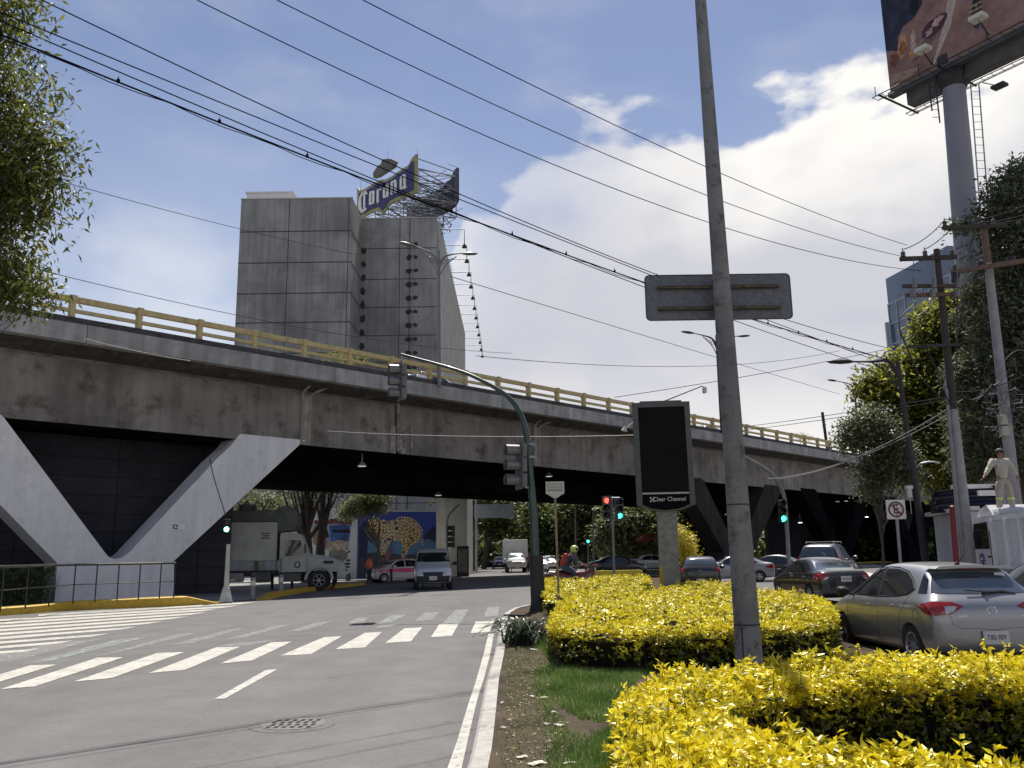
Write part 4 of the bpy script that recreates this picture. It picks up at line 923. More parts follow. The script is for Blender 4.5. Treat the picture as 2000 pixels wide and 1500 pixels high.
tree('ash_tree', 'leafy branch tips hanging over the railing at the left edge', (-10.6, 10.2, 0), 6,
     [E(5, 545, Yt - .5, .62, .5, .28), E(60, 585, Yt - .5, .33, .3, .12), E(-90, 560, Yt - .5, .7, .6, .4)], 4200, .095, NL, tr=.10, clump=.14, per=13, aspect=.30, droop=.6, seed=22, shell=.3, limbs=40)
DK = leafmat('cypress_leaf', [(0.03, 0.04, 0.022), (0.075, 0.09, 0.05), (0.15, 0.165, 0.09), (0.25, 0.26, 0.15)], .7, .35)
YG = leafmat('yellowgreen_leaf', [(0.035, 0.045, 0.012), (0.09, 0.10, 0.02), (0.30, 0.31, 0.05), (0.55, 0.52, 0.10)], .5, .6)
GG = leafmat('grey_green_leaf', [(0.03, 0.042, 0.022), (0.075, 0.095, 0.045), (0.15, 0.175, 0.085), (0.27, 0.28, 0.15)], .5, .4)
Yr = 33
tree('cypress_tree', 'tall dark cypress at the right edge behind the utility poles', (Yr * .585, Yr, 0), 16,
     [E(1990, 400, Yr, 1.5, 1.5, 1.6), E(1935, 430, Yr, .7, .8, .8), E(1995, 500, Yr, 1.9, 1.6, 1.5), E(1960, 620, Yr, 1.5, 1.6, 1.6), E(1990, 740, Yr, 2.1, 1.8, 2.0), E(1905, 560, Yr, .6, .7, .5), E(1940, 860, Yr, 1.9, 1.8, 1.6), E(2080, 600, Yr, 2.2, 1.8, 4.5), E(1900, 750, Yr, 1.0, 1.0, 1.2), E(1995, 335, Yr, .6, .6, .6), E(1880, 440, Yr, .35, .4, .25)],
     66000, .20, DK, tr=.34, clump=.28, per=34, aspect=.40, seed=31, shell=.45, limbs=14)
tree('broadleaf_tree', 'yellow green leafy tree right of the glass tower behind the utility pole', (P(1868, 900, 38.5).x, 38.5, 0), 12,
     [E(1840, 650, 38, 1.2, 1.2, 1.4), E(1770, 725, 38, 1.0, 1.1, .8), E(1860, 690, 38, 1.6, 1.5, 1.7), E(1800, 770, 38, 1.6, 1.5, 1.3), E(1835, 860, 38, 1.6, 1.5, 1.2), E(1880, 930, 38, 1.5, 1.3, 1.0), E(1745, 800, 38, .9, .9, .6), E(1870, 600, 38, .8, .8, .6), E(1720, 760, 37, .9, .8, .8), E(1790, 900, 37, 1.1, 1, .9), E(1840, 780, 37, 1.4, 1, 1.2)],
     52000, .24, YG, tr=.26, clump=.36, per=24, aspect=.5, seed=32, shell=.45, limbs=12)
tree('street_tree', 'thin grey green tree in front of the viaduct left of the curved street lamp', (P(1722, 1095, 33).x, 33, 0), 7,
     [E(1700, 835, 32, 1.0, .9, .75), E(1665, 855, 32, .6, .6, .55), E(1740, 880, 32, .9, .8, .6), E(1715, 920, 32, .7, .7, .55), E(1770, 930, 32, .5, .5, .5), E(1705, 955, 32, .5, .5, .35)],
     11000, .16, GG, tr=.05, clump=.26, per=13, aspect=.42, seed=33, shell=.3, limbs=16)
# avenue beyond the viaduct
AV = leafmat('avenue_leaf', [(0.012, 0.02, 0.008), (0.04, 0.055, 0.016), (0.12, 0.15, 0.035), (0.32, 0.34, 0.11)], .6, .4)
AVP = leafmat('avenue_pale_leaf', [(0.04, 0.055, 0.02), (0.10, 0.125, 0.045), (0.22, 0.245, 0.10), (0.40, 0.42, 0.24)], .5, .35)
avl = [('tall bare trunked tree nearest the pale building beyond the viaduct', 912, 92, 1120, [(905, 985, 2.2, 1.8), (940, 970, 2.0, 1.4), (890, 950, 2, 1.5)], AV, 2600),
       ('dark tree second along the avenue beyond the viaduct', 945, 108, 1110, [(950, 990, 3.2, 2.5), (975, 1010, 2.5, 2.0)], AV, 4200),
       ('bushy tree above the white box truck beyond the viaduct', 990, 126, 1104, [(985, 1010, 4, 3.4), (1020, 990, 4.2, 3.2), (960, 1030, 3, 2.2)], AV, 6000),
       ('pale green tree above the white cars beyond the viaduct', 1040, 140, 1100, [(1040, 1000, 4.6, 3.8), (1010, 1040, 4.2, 3.2), (1060, 1035, 4, 3.2)], AVP, 7000),
       ('broad shaded tree behind the motorcyclist beyond the viaduct', 1085, 112, 1104, [(1085, 1000, 4.4, 3.2), (1075, 1045, 3.6, 2.6), (1115, 1030, 3.4, 3.0)], AV, 7500),
       ('mid green tree left of the red traffic light beyond the viaduct', 1140, 104, 1106, [(1135, 1000, 3.8, 3.0), (1150, 1040, 3.4, 2.6), (1170, 1010, 3.2, 3)], AV, 7000),
       ('pale dusty tree right of the green traffic light beyond the viaduct', 1238, 94, 1112, [(1240, 1020, 3.8, 2.4), (1215, 1050, 2.6, 1.8), (1270, 1040, 3, 2.0)], AVP, 7000),
       ('dense green tree left of the poster column beyond the viaduct', 1285, 106, 1108, [(1290, 1010, 4.0, 3.0), (1310, 1050, 3.6, 3)], AV, 6000),
       ('dark tree right of the poster column beyond the viaduct', 1375, 100, 1106, [(1370, 1010, 4.0, 3.2), (1395, 1050, 3.6, 3.2), (1340, 1000, 3, 2.6)], AV, 7000)]
for k, (lab, px, Y, py, cl, mt, n) in enumerate(avl):
    b = P(px, py, Y); tree('avenue_tree', lab, (b.x, b.y, 0), 9, [E(a, c_, Y, rx, rx, rz) for a, c_, rx, rz in cl], int(n*1.5), .5, mt, tr=.30, clump=.8, per=24, aspect=.55, seed=40 + k, shell=.4, group='trees along the avenue beyond the viaduct', limbs=8)
# row of slim dark trunks left of the avenue
for k, (px, Y) in enumerate([(925, 96), (955, 118), (968, 132), (985, 150)]):
    b = P(px, 1100, Y); mb = MB(); mb.tube(bez([(b.x, b.y, 0), (b.x + .2, b.y, 3.5), (b.x - .1 + .2 * k, b.y, 8)], 4), [.28, .26, .25, .24, .22, .2, .18, .16, .14], 8)
    tag(mb.build('tree_trunk', M('bark', (0.09, 0.075, 0.06))), ['slim grey trunk nearest the bus shelter on the avenue', 'slim dark trunk second along the left side of the avenue', 'slim dark trunk third along the left side of the avenue', 'slim dark trunk farthest along the left side of the avenue'][k], 'tree trunk')
# closing wood far down the avenue
g = np.random.default_rng(77)
def wood(label, x0, x1, Y, h, n, leaf, mt, seed):
    g = np.random.default_rng(seed); x = x0 + (x1 - x0) * g.random(n); z = h * (.85 + .15 * np.sin(x * .35) + .12 * np.sin(x * .9)) * g.random(n) ** .8; y = Y + g.random(n) * 14
    pos = np.stack([x, y, z], 1); me = leaf_mesh('far_wood', pos, g.normal(size=(n, 3)) + np.array([0, -.3, .7]), leaf * (.6 + .8 * g.random(n)), g.random(n), .6, rs=g)
    return tag(link('far_wood', me, mt), label, 'wood', kind='stuff')
wood('dense far off trees closing the view beyond the viaduct', -40, 150, 185, 14, 26000, 1.3, AV, 5)
wood('low shrubs and planting beyond the viaduct behind the cars', -12, 62, 116, 5.5, 16000, .8, AV, 6)
# tree in front of the mural, tree behind the garbage truck
tree('street_tree', 'pale leafed tree hanging over the blue wall painting', (P(757, 1128, 67).x, 67, 0), 6, [E(705, 990, 66, 1.5, 1.0, .75), E(735, 985, 66, 1.0, 1, .6), E(680, 1000, 66, .7, .8, .4), E(725, 970, 66, 1.4, 1, .6)], 8200, .19, AVP, tr=.13, clump=.34, per=18, aspect=.4, seed=61, droop=.3, limbs=10)
tree('street_tree', 'forked dark tree standing behind the garbage truck', (P(600, 1130, 60).x, 60, 0), 8, [E(590, 960, 60, 2.0, 1.4, 1.2), E(640, 950, 60, 1.6, 1.2, 1.0), E(560, 955, 60, 1.2, 1, .8), E(610, 900, 60, 2.5, 1.5, 1.4)], 2600, .2, AVP, tr=.34, clump=.5, per=14, seed=62, limbs=16, aspect=.4)
tree('street_tree', 'second dark trunk beside the forked tree behind the garbage truck', (P(622, 1130, 61).x, 61, 0), 8, [E(625, 930, 61, 1.6, 1.2, 1.5), E(650, 900, 61, 1.6, 1.2, 1.5)], 1500, .2, AVP, tr=.34, clump=.5, per=14, seed=63, limbs=10, aspect=.4)
tree('street_tree', 'pale foliage behind the top of the garbage truck', (P(500, 1130, 64).x, 64, 0), 8, [E(500, 975, 64, 1.8, 1.4, .7), E(540, 990, 64, 1.6, 1.2, .8), E(470, 985, 64, 1.4, 1.2, .7)], 3600, .2, AVP, tr=.2, clump=.45, per=16, seed=64, limbs=8, aspect=.4)
YB = leafmat('yellow_bush_leaf', [(0.30, 0.27, 0.02), (0.60, 0.50, 0.04), (0.78, 0.66, 0.07)], .45, .3)
tree('yellow_bush', 'bright yellow bush just right of the poster column beyond the road', (P(1335, 1105, 46).x, 46, 0), 2, [E(1338, 1058, 46, .55, .6, .6), E(1345, 1085, 46, .6, .6, .5), E(1325, 1040, 46, .35, .4, .4)], 2600, .13, YB, tr=.05, clump=.2, per=14, seed=65, limbs=6, crown_name='foliage', cat='bush')
# greenery standing on the far side of the viaduct rail
for px, py, w_, lab in ((655, 697, .9, 'small yellow green plant showing through the railing near the tower'), (1560, 852, 1.0, 'small yellow green plant showing through the railing near the thin post')):
    q = B(px, py, DG + 16.8); tree('rail_plant', lab, (q.x, q.y, q.z - 1.5), 1, [((q.x, q.y, q.z), (w_ * 1.3, w_ * .8, .4)), ((q.x + 1.3, q.y + .5, q.z - .2), (w_, w_ * .8, .35))], 900, .16, YG, tr=.03, clump=.2, per=12, seed=66, crown_name='foliage', cat='plant')
# ================================================================ poles, signs, signals, lamps, wires
Zv = Vector((0, 0, 1)); Xv = Vector((1, 0, 0)); Yv_ = Vector((0, 1, 0))
POLEC = M('pole_concrete', (0.215, 0.215, 0.215), .85, var=.25, scale=2.5, bump=.2, streak=.25, dirt=(0.05, 0.042, 0.035), dirtamt=.9)
GALV = M('galvanised', (0.30, 0.31, 0.33), .5, .6, var=.3, scale=14); RUST = M('rust', (0.12, 0.06, 0.035), .8, var=.5, scale=8)
DKST = M('dark_steel', (0.03, 0.03, 0.032), .6, .3, var=.3); GREENP = M('pole_green', (0.028, 0.05, 0.045), .35, .2, var=.25, scale=5, coat=.3)
GREYP = M('pole_grey', (0.20, 0.21, 0.22), .5, .3, var=.2); SIGK = M('signal_black', (0.02, 0.02, 0.021), .45, var=.2); SIGG = M('signal_grey', (0.14, 0.14, 0.135), .45, .1, var=.2)
# -- tall leaning pole with the back of a road sign
Yp = 9.4
pb = P(1466, 1310, Yp); pb.z = .1; ptop = P(1357, -150, Yp)
pl = thing('sign_pole', 'tall leaning grey concrete pole rising from the hedges in the centre right', 'pole', (pb.x, pb.y, .1))
rb = 26.5 / F_PX * Yp; rt = 10.5 / F_PX * Yp
mb = MB(); pts = [pb.lerp(ptop, i / 24) for i in range(25)]
kk0 = [rb + (rt - rb) * (i / 24) ** .8 for i in range(25)]
mb.tube(pts, kk0, 24, cap=True); mb.build('shaft', POLEC, pl, smooth=True)
def pole_at(py):
    for i in range(400):
        q = pb.lerp(ptop, i / 400); d = q - CAM; y = 750 - F_PX * d.dot(cU) / d.dot(cF)
        if y <= py: return q, kk0[0] + (kk0[-1] - kk0[0]) * (i / 400) ** .8
axp = (ptop - pb).normalized()
for py in (990, 1222):
    mb = MB(); q, r_ = pole_at(py); mb.tube([q - axp * .007, q + axp * .007], r_ + .004, 24)
    mb.build('joint_ring', M('ring_dark', (0.03, 0.028, 0.025), .8), pl)
q, r_ = pole_at(1222); mb = MB(); mb.tube([pole_at(1225)[0] + Vector((-r_ * .62, -r_ * .83, 0)), pole_at(1290)[0] + Vector((-r_ * .66, -r_ * .80, 0))], .006, 6); mb.build('cable', DKST, pl)
sgn = thing('road_sign_back', 'wide grey metal road sign seen from behind on the tall leaning pole', 'road sign', P(1403, 580, Yp + .2))
c = P(1403, 580, Yp + .22); w_ = 295 / F_PX * (Yp + .22); h_ = 95 / F_PX * (Yp + .22)
du_ = (P(1551, 577, Yp + .2) - P(1254, 581, Yp + .2)).normalized()
def rrect(w, h, r, n=5, skew=0):
    o = []
    for cx, cy, a0 in ((w / 2 - r, h / 2 - r, 0), (-w / 2 + r, h / 2 - r, 90), (-w / 2 + r, -h / 2 + r, 180), (w / 2 - r, -h / 2 + r, 270)):
        for i in range(n + 1): a = R(a0 + 90 * i / n); o.append((cx + r * math.cos(a), cy + r * math.sin(a)))
    return o
SB = M('sign_back_zinc', (0.12, 0.125, 0.14), .5, .3, var=.30, scale=30, dirt=(0.07, 0.073, 0.08), dirtamt=.5, detail=3)
mb = MB(); mb.prism([c + Xv * a + Zv * b for a, b in rrect(w_, h_, .05)], (0, .008, 0)); mb.build('panel', SB, sgn)
mb = MB(); mb.tube([c + Xv * a + Zv * b for a, b in rrect(w_, h_, .05) + [rrect(w_, h_, .05)[0]]], .006, 6); mb.build('edge', DKST, sgn)
for py in (562, 603):
    z = P(1403, py, Yp + .22).z; mb = MB(); mb.box((c.x - .0, c.y - .03, z), (w_ * .84, .035, .022)); mb.box((c.x, c.y - .052, z + .013), (w_ * .84, .012, .006)); mb.box((c.x, c.y - .052, z - .013), (w_ * .84, .012, .006))
    for sx in (-.41, -.2, .18, .4): mb.tube([(c.x + w_ * sx, c.y - .07, z), (c.x + w_ * sx, c.y - .01, z)], .012, 8)
    mb.build('bracket', M('bracket_bronze', (0.10, 0.085, 0.055), .5, .5, var=.4, scale=12), sgn)
    q, r_ = pole_at(py - 12); mb = MB()
    for dz in (0, .02): mb.tube([q + Zv * dz + Vector((math.cos(a) * (r_ + .004), math.sin(a) * (r_ + .004), 0)) for a in [6.2832 * i / 24 for i in range(25)]], .0045, 5, cap=False)
    mb.build('band', GALV, sgn)

# -- green mast arm signal
Ys = 25.4
s0 = P(1052, 1196, Ys); s0.z = .12
mast = thing('signal_mast', 'dark green curved mast with a long arm reaching left over the road', 'signal mast', (s0.x, s0.y, .12))
path = [s0, P(1046, 1100, Ys), P(1042, 1000, Ys), P(1036, 930, Ys), P(1030, 860, Ys), P(1018, 812, Ys), P(993, 776, Ys + .1), P(950, 748, Ys + .3), P(890, 722, Ys + .6), P(783, 692, Ys + 1)]
q = bez(path, 5); n_ = len(q)
rad = []
for i in range(n_): f = i / (n_ - 1); rad.append((.125 if f < .23 else .115 - (f - .23) * .10))
mb = MB(); mb.tube(q, rad, 14); mb.build('pole', GREENP, mast, smooth=True)
mb = MB(); mb.tube([P(1051.5, 1185, Ys), P(1047, 1085, Ys)], [.21, .2], 14); mb.tube([s0, s0 + Zv * .25], [.28, .22], 8); mb.build('sleeve', M('sleeve_black', (0.012, 0.014, 0.014), .5), mast, smooth=True)
mb = MB()
for py in (868, 893): q0 = P(1037, py, Ys); mb.tube([q0 - Zv * .03, q0 + Zv * .03], .135, 12)
mb.build('clamp', GALV, mast)
def signal_head(name, label, c, face, up, lit=None, n=3, size=.31, group=None, plate_=True, hood=.34, cols=None, mt=None):
    """c centre, face = direction the lenses look"""
    f = Vector(face).normalized(); u = Vector(up).normalized(); s = f.cross(u).normalized(); c = Vector(c); mt = mt or SIGK
    t = thing(name, label, 'traffic light', c, 0, group)
    mb = MB()
    for k in range(n):
        cc = c + u * ((n - 1) / 2 - k) * size * 1.08; mb.box(cc - f * .09, (size, .18, size), (s, f, u), bev=.03)
    mb.build('housing', mt, t)
    if plate_:
        mb = MB(); mb.box(c - f * .0 , (size * 1.45, .012, size * 1.08 * n + .1), (s, f, u), bev=.004); mb.build('backplate', M('backplate_grey', (0.10, 0.10, 0.10), .6), t)
    for k in range(n):
        cc = c + u * ((n - 1) / 2 - k) * size * 1.08; r_ = size * .40; mb = MB(); segs = 14; rings = []
        for d_ in (0.0, hood):
            rings.append([cc + f * (d_ + .01) + (s * math.cos(a) + u * math.sin(a)) * (r_ + .012) for a in [R(-52 + 284 * i / segs) for i in range(segs + 1)]])
        rings2 = [[p - (p - (cc + f * ((p - cc).dot(f)))).normalized() * .012 for p in r2] for r2 in rings]
        mb.loft(rings, closed=False, cap=False); mb.loft(rings2, closed=False, cap=False)
        mb.build('visor', M('visor_metal', (0.16, 0.16, 0.155), .38, .3, var=.2) if mt is SIGG else mt, t, smooth=True)
        on = lit == k; colr = (cols or [(1, .05, .03), (1, .5, .02), (.05, .95, .75)])[k]
        mb = MB(); mb.tube([cc + f * .002, cc + f * .02], [r_, r_ * .8], 16)
        mb.build('lens', M('lens_on_%d' % k if cols is None else 'lens_on_ped', colr, .3, emit=(colr, 4.5)) if on else M('lens_off', (0.03, 0.02, 0.018), .15), t, smooth=True)
    return t
fdir = Vector((-.93, -.36, 0))
signal_head('traffic_light', 'grey three lamp traffic light head hanging from the far end of the mast arm', P(781, 745, Ys + .9), fdir, (0, .0, 1), None, size=.345, mt=SIGG)
signal_head('traffic_light', 'grey three lamp traffic light head fixed to the green mast below its bend', P(1014, 909, Ys - .1), fdir, (0.02, 0, 1), None, size=.40, mt=SIGG, hood=.42)
mb = MB(); a_, b_ = P(1022, 868, Ys - .1), P(1036, 868, Ys); mb.tube([a_, b_], .03, 6); mb.tube([P(1026, 952, Ys - .1), P(1040, 952, Ys)], .03, 6); mb.tube([P(785, 694, Ys + 1), P(783, 716, Ys + .9)], .03, 6)
mb.build('hanger', GALV, mast)

# -- small bus sign
Yb = 22.5; c = P(1084, 955, Yb); t = thing('small_sign', 'small white lettered sign with pointed foot on a thin wooden pole', 'sign', (c.x, c.y, .12))
w_ = 36 / F_PX * Yb; h_ = 24 / F_PX * Yb
mb = MB(); mb.prism([c + Xv * (w_ / 2) + Zv * h_ * .6, c - Xv * (w_ / 2) + Zv * h_ * .6, c - Xv * w_ / 2 - Zv * h_ * .38, c - Xv * w_ * .42 - Zv * h_ * .42, c - Xv * w_ * .1 - Zv * h_ * .72, c + Xv * w_ * .1 - Zv * h_ * .72, c + Xv * w_ * .42 - Zv * h_ * .42, c + Xv * w_ / 2 - Zv * h_ * .38], (0, .015, 0)); mb.build('panel', M('sign_cream', (0.50, 0.49, 0.44), .6, var=.12, scale=20), t)
mb = MB(); mb.tube([P(1084, 967, Yb + .03), Vector((P(1092, 1175, Yb).x, Yb + .03, .12))], .032, 8); mb.build('post', M('post_wood', (0.24, 0.18, 0.11), .8, var=.4, scale=5), t)
GREYTXT = M('text_grey', (0.18, 0.17, 0.14), .7); mb = MB(); rr = random.Random(2)
for k in range(6):
    z = c.z + h_ * (.46 - k * .115); x = c.x - w_ * .42
    while x < c.x + w_ * .4:
        l = rr.uniform(.015, .05); mb.box((x + l / 2, c.y - .003, z), (l, .003, .012 if k < 5 else .03)); x += l + .012
mb.build('lettering', GREYTXT, t)

# -- poster column
Yk = 30.0
k0 = P(1310, 1165, Yk); k0.z = .1
ks = thing('poster_column', 'tall black poster panel in a grey frame on a stout square steel post', 'advertising column', (k0.x, k0.y, 0))
# panel slightly turned
kx = Vector((math.cos(R(-6)), math.sin(R(-6)), 0)); ky = Vector((-kx.y, kx.x, 0))
pc = P(1296, 890, Yk); W_ = 112 / F_PX * Yk; H_ = 212 / F_PX * Yk; tilt = (P(1290, 783, Yk) - P(1302, 1000, Yk)); Zt = Vector((tilt.x, 0, tilt.z)).normalized()
FR = M('frame_grey', (0.085, 0.088, 0.082), .5, .3, var=.2, scale=3)
def KP(a, b, o=0): return pc + kx * (a * W_) + Zt * (b * H_) - ky * o
mb = MB(); pr = [KP(-.5, -.45), KP(-.3, -.492), KP(0, -.51), KP(.3, -.492), KP(.5, -.45), KP(.5, .5), KP(-.5, .5)]; mb.prism(pr, ky * .38); mb.build('frame', FR, ks)
for sx in (-1, 1):
    mb = MB(); mb.prism([KP(sx * .5, -.455, .05), KP(sx * .405, -.455, .05), KP(sx * .405, .5, .05), KP(sx * .5, .5, .05)], ky * .10); mb.build('side_rail', FR, ks)
mb = MB(); mb.prism([KP(-.41, .455, .05), KP(.41, .455, .05), KP(.41, .5, .05), KP(-.41, .5, .05)], ky * .1); mb.prism([KP(-.38, .5, -.1), KP(.38, .5, -.1), KP(.36, .52, -.1), KP(-.36, .52, -.1)], ky * .2); mb.build('top_rail', FR, ks)
mb = MB(); mb.prism([KP(-.405, -.335, .012), KP(.405, -.335, .012), KP(.405, .455, .012), KP(-.405, .455, .012)], ky * .02); mb.build('panel', M('poster_black', (0.014, 0.013, 0.012), .9, spec=.05, var=.25, scale=.8), ks)
mb = MB(); mb.prism([KP(-.405, -.352, .03), KP(.405, -.352, .03), KP(.405, -.337, .03), KP(-.405, -.337, .03)], ky * .03); mb.build('divider', M('divider_grey', (0.42, .42, .40), .5), ks)
mb = MB(); mb.prism([KP(-.405, -.354, .014), KP(-.405, -.445, .014), KP(-.25, -.482, .014), KP(0, -.498, .014), KP(.25, -.482, .014), KP(.405, -.445, .014), KP(.405, -.354, .014)], ky * .02); mb.build('footer', M('footer_black', (0.008, 0.008, 0.009), .9, spec=.05), ks)
LT = M('lettering_white', (0.62, 0.62, 0.60), .5)
put_text('lettering', 'Clear Channel', .20, KP(.06, -.40, .03), kx, Zt, LT, ks, .003, sx=.95)
mb = MB(); q = KP(-.235, -.40, .03)
for dx, dz in ((0, 0), (.055, .055), (.055, -.055), (-.055, .055), (-.055, -.055)): mb.box(q + kx * dx + Zt * dz, (.05, .006, .05), (kx, ky, Zt))
mb.build('emblem', LT, ks)
mb = MB(); a0 = P(1303, 998, Yk + .15); a1 = P(1311, 1175, Yk + .15); a1.z = .08; mb.tube([a1, a0], [.30, .27], 4); 
mb = MB(); ww = 34 / F_PX * Yk; dv = (a0 - a1); mb.prism([a1 - kx * ww * .55, a1 + kx * ww * .55, a1 + kx * ww * .55 + ky * .4, a1 - kx * ww * .55 + ky * .4], dv); mb.build('post', M('post_steel', (0.22, 0.215, 0.20), .5, .3, var=.3, scale=4, dirt=(0.06, 0.05, 0.04), dirtamt=.7), ks)
mb = MB(); mb.prism([a1 - kx * ww * .57, a1 - kx * ww * .38, a1 - kx * ww * .38 - ky * .01, a1 - kx * ww * .57 - ky * .01], dv * .38); mb.build('yellow_stripe', M('stripe_yellow', (0.4, .3, .02), .6), ks)
mb = MB(); a_ = P(1293, 785, Yk + .2); b_ = P(1370, 754, Yk - .3); c_ = P(1377, 757, Yk - .3); mb.tube([a_, b_, c_], .028, 6); mb.build('lamp_arm', GALV, ks)
mb = MB(); mb.box(P(1376, 762, Yk - .3), (.12, .22, .2), bev=.03); mb.build('lamp_head', M('lamp_cream', (0.55, .53, .45), .5), ks)
mb = MB(); mb.tube([P(1240, 822, Yk + .1), P(1224, 836, Yk - .3)], .02, 6); mb.build('lamp_arm', GALV, ks)
mb = MB(); mb.tube([P(1221, 834, Yk - .35), P(1219, 842, Yk - .35)], [.05, .11], 10); mb.build('lamp_head', M('lamp_cream', (0.55, .53, .45)), ks)

# -- small signals seen below the deck
def post(mb, px0, py0, px1, py1, Y, r0, r1=None, ground=True):
    a = P(px0, py0, Y); a.z = a.z if not ground else .02; b = P(px1, py1, Y); mb.tube([a, b], [r0, r1 or r0], 8)
tl = MB(); Yj = 47; post(tl, 1199, 1112, 1195, 972, Yj, .07)
o = tl.build('signal_post', GREYP); tag(o, 'thin grey post carrying the red and green lights above the yellow block', 'post')
signal_head('traffic_light', 'black traffic light showing red on the thin post above the yellow block', P(1186, 992, Yj), (-.25, -1, 0), (0, 0, 1), 0, n=3, size=.36, plate_=True)
signal_head('traffic_light', 'black traffic light showing green right of the red one on the same post', P(1209, 994, Yj), (.1, -1, 0), (0, 0, 1), 2, n=3, size=.34, plate_=True)
mb = MB(); mb.tube([P(1182, 972, Yj), P(1210, 972, Yj)], .03, 6); tag(mb.build('cross_bar', GALV), 'thin bar on top of the post with the red and green lights', 'bar')
Yq = 40; b0 = P(1541, 1110, Yq); b0.z = 0
mb = MB(); mb.tube(bez([b0, P(1536, 1020, Yq), P(1530, 965, Yq), P(1515, 935, Yq), P(1488, 912, Yq), P(1430, 880, Yq)], 5), [.09] * 26, 8); tag(mb.build('signal_mast', GREYP, smooth=True), 'grey curved signal mast behind the dark sedan with its arm going left', 'signal mast')
signal_head('traffic_light', 'traffic light glowing green on the curved grey mast behind the dark sedan', P(1528, 998, Yq - .1), (-.1, -1, 0), (0, 0, 1), 2, n=3, size=.32, plate_=False)
Yq = 62; b0 = P(876, 1120, Yq); b0.z = 0
mb = MB(); mb.tube(bez([b0, P(873, 1060, Yq), P(874, 1015, Yq), P(884, 998, Yq), P(897, 985, Yq)], 5), .07, 8); tag(mb.build('signal_mast', GREYP, smooth=True), 'thin curved grey signal mast beside the pale building beyond the viaduct', 'signal mast')
signal_head('traffic_light', 'dark louvred traffic light on the thin mast beside the pale building', P(883, 1048, Yq), (-1, -.3, 0), (0, 0, 1), None, n=4, size=.36, plate_=False, cols=[(0, 0, 0)] * 4, hood=.28)
signal_head('traffic_light', 'tiny far green traffic light left of the motorcyclist beyond the viaduct', P(1148, 1050, 88), (0, -1, 0), (0, 0, 1), 2, n=3, size=.34, plate_=False)
mb = MB(); post(mb, 1149, 1110, 1148, 1040, 88.3, .06); tag(mb.build('signal_post', GREYP), 'thin post of the tiny far green traffic light', 'post')
for px, top, Y, lab in ((1123, 985, 74, 'plain grey post among the trees left of the red traffic light'), (1158, 1000, 80, 'plain grey post just left of the thin signal post')):
    mb = MB(); post(mb, px + 2, 1115, px, top, Y, .09, .07); tag(mb.build('post', GREYP), lab, 'post')
mb = MB(); mb.box(P(965, 998, 84), (3.8, .1, 1.3)); mb.tube([P(930, 990, 84.3), P(1000, 990, 84.3)], .08, 6); mb.tube([(P(930, 990, 84.3).x, 84.3, 0), (P(930, 990, 84.3).x, 84.3, 7)], .12, 8)
tag(mb.build('overhead_sign', M('sign_pale_back', (0.30, 0.33, 0.36), .5, .3, var=.15)), 'pale rectangular overhead sign among the avenue trees', 'road sign')
# pedestrian light on a conical foot
Yd = 34.5; b0 = P(441, 1168, Yd); b0.z = .03
pd = thing('pedestrian_light', 'white pedestrian signal post with conical concrete foot and small green light', 'pedestrian light', b0)
mb = MB(); mb.tube([b0, b0 + Zv * .06, b0 + Zv * .55], [.36, .33, .17], 4); mb.build('foot', M('foot_concrete', (0.42, 0.42, 0.42), .8, var=.3, scale=5, dirt=(0.7, 0.7, 0.7), dirtamt=.5), pd)
mb = MB(); mb.tube([b0 + Zv * .5, b0 + Zv * 2.2], [.10, .075], 12); mb.build('post', M('post_white', (0.42, .43, .42), .5, var=.15), pd, smooth=True)
signal_head('traffic_light', 'small two lamp pedestrian signal with a green figure on the white post', P(443, 1027, Yd), (.25, -1, 0), (0, 0, 1), 1, n=2, size=.25, plate_=False, cols=[(1, .1, .05), (.25, 1, .75)], hood=.14)

# -- no parking sign
Yn = 26; c = P(1750, 995, Yn); t = thing('no_parking_sign', 'square white sign with a crossed out E in a red ring on a grey post', 'road sign', (c.x, c.y, 0))
w_ = 37 / F_PX * Yn; mb = MB(); mb.prism([c + Xv * a + Zv * b for a, b in rrect(w_, w_, .03)], (0, .01, 0)); mb.build('panel', M('sign_white', (0.68, 0.67, 0.64), .5, var=.05), t)
mb = MB(); mb.tube([c + Vector((math.cos(a) * w_ * .37, -.008, math.sin(a) * w_ * .37)) for a in [6.2832 * i / 36 for i in range(37)]], .026, 6, cap=False); mb.build('ring', M('sign_red', (0.20, 0.035, 0.035), .5), t)
put_text('letter', 'E', .40, c + Vector((0, -.004, .0)), (1, 0, 0), (0, 0, 1), BLACK, t, .004)
mb = MB(); dd = Vector((.7, 0, -.7)); mb.box(c + Vector((0, -.014, 0)), (w_ * .70, .004, .045), (dd, Yv_, Vector((.7, 0, .7)))); mb.build('slash', M('sign_red', (0.20, 0.035, 0.035)), t)
mb = MB(); a = P(1758, 1100, Yn + .04); a.z = 0; mb.tube([a, P(1749, 980, Yn + .04)], .045, 10); mb.build('post', M('post_galv', (0.30, .31, .32), .5, .5, var=.2), t, smooth=True)
c = P(1775, 952, 30); t = thing('camera_box', 'small white box on a thin rod beside the curved lamp post', 'box', c); mb = MB(); mb.box(c, (.22, .2, .12), bev=.02); mb.box(c - Zv * .2, (.14, .14, .3), bev=.02); mb.tube([c - Zv * .3, c - Zv * .9], .012, 5); mb.build('body', M('white_plastic', (0.55, .55, .55), .5), t)

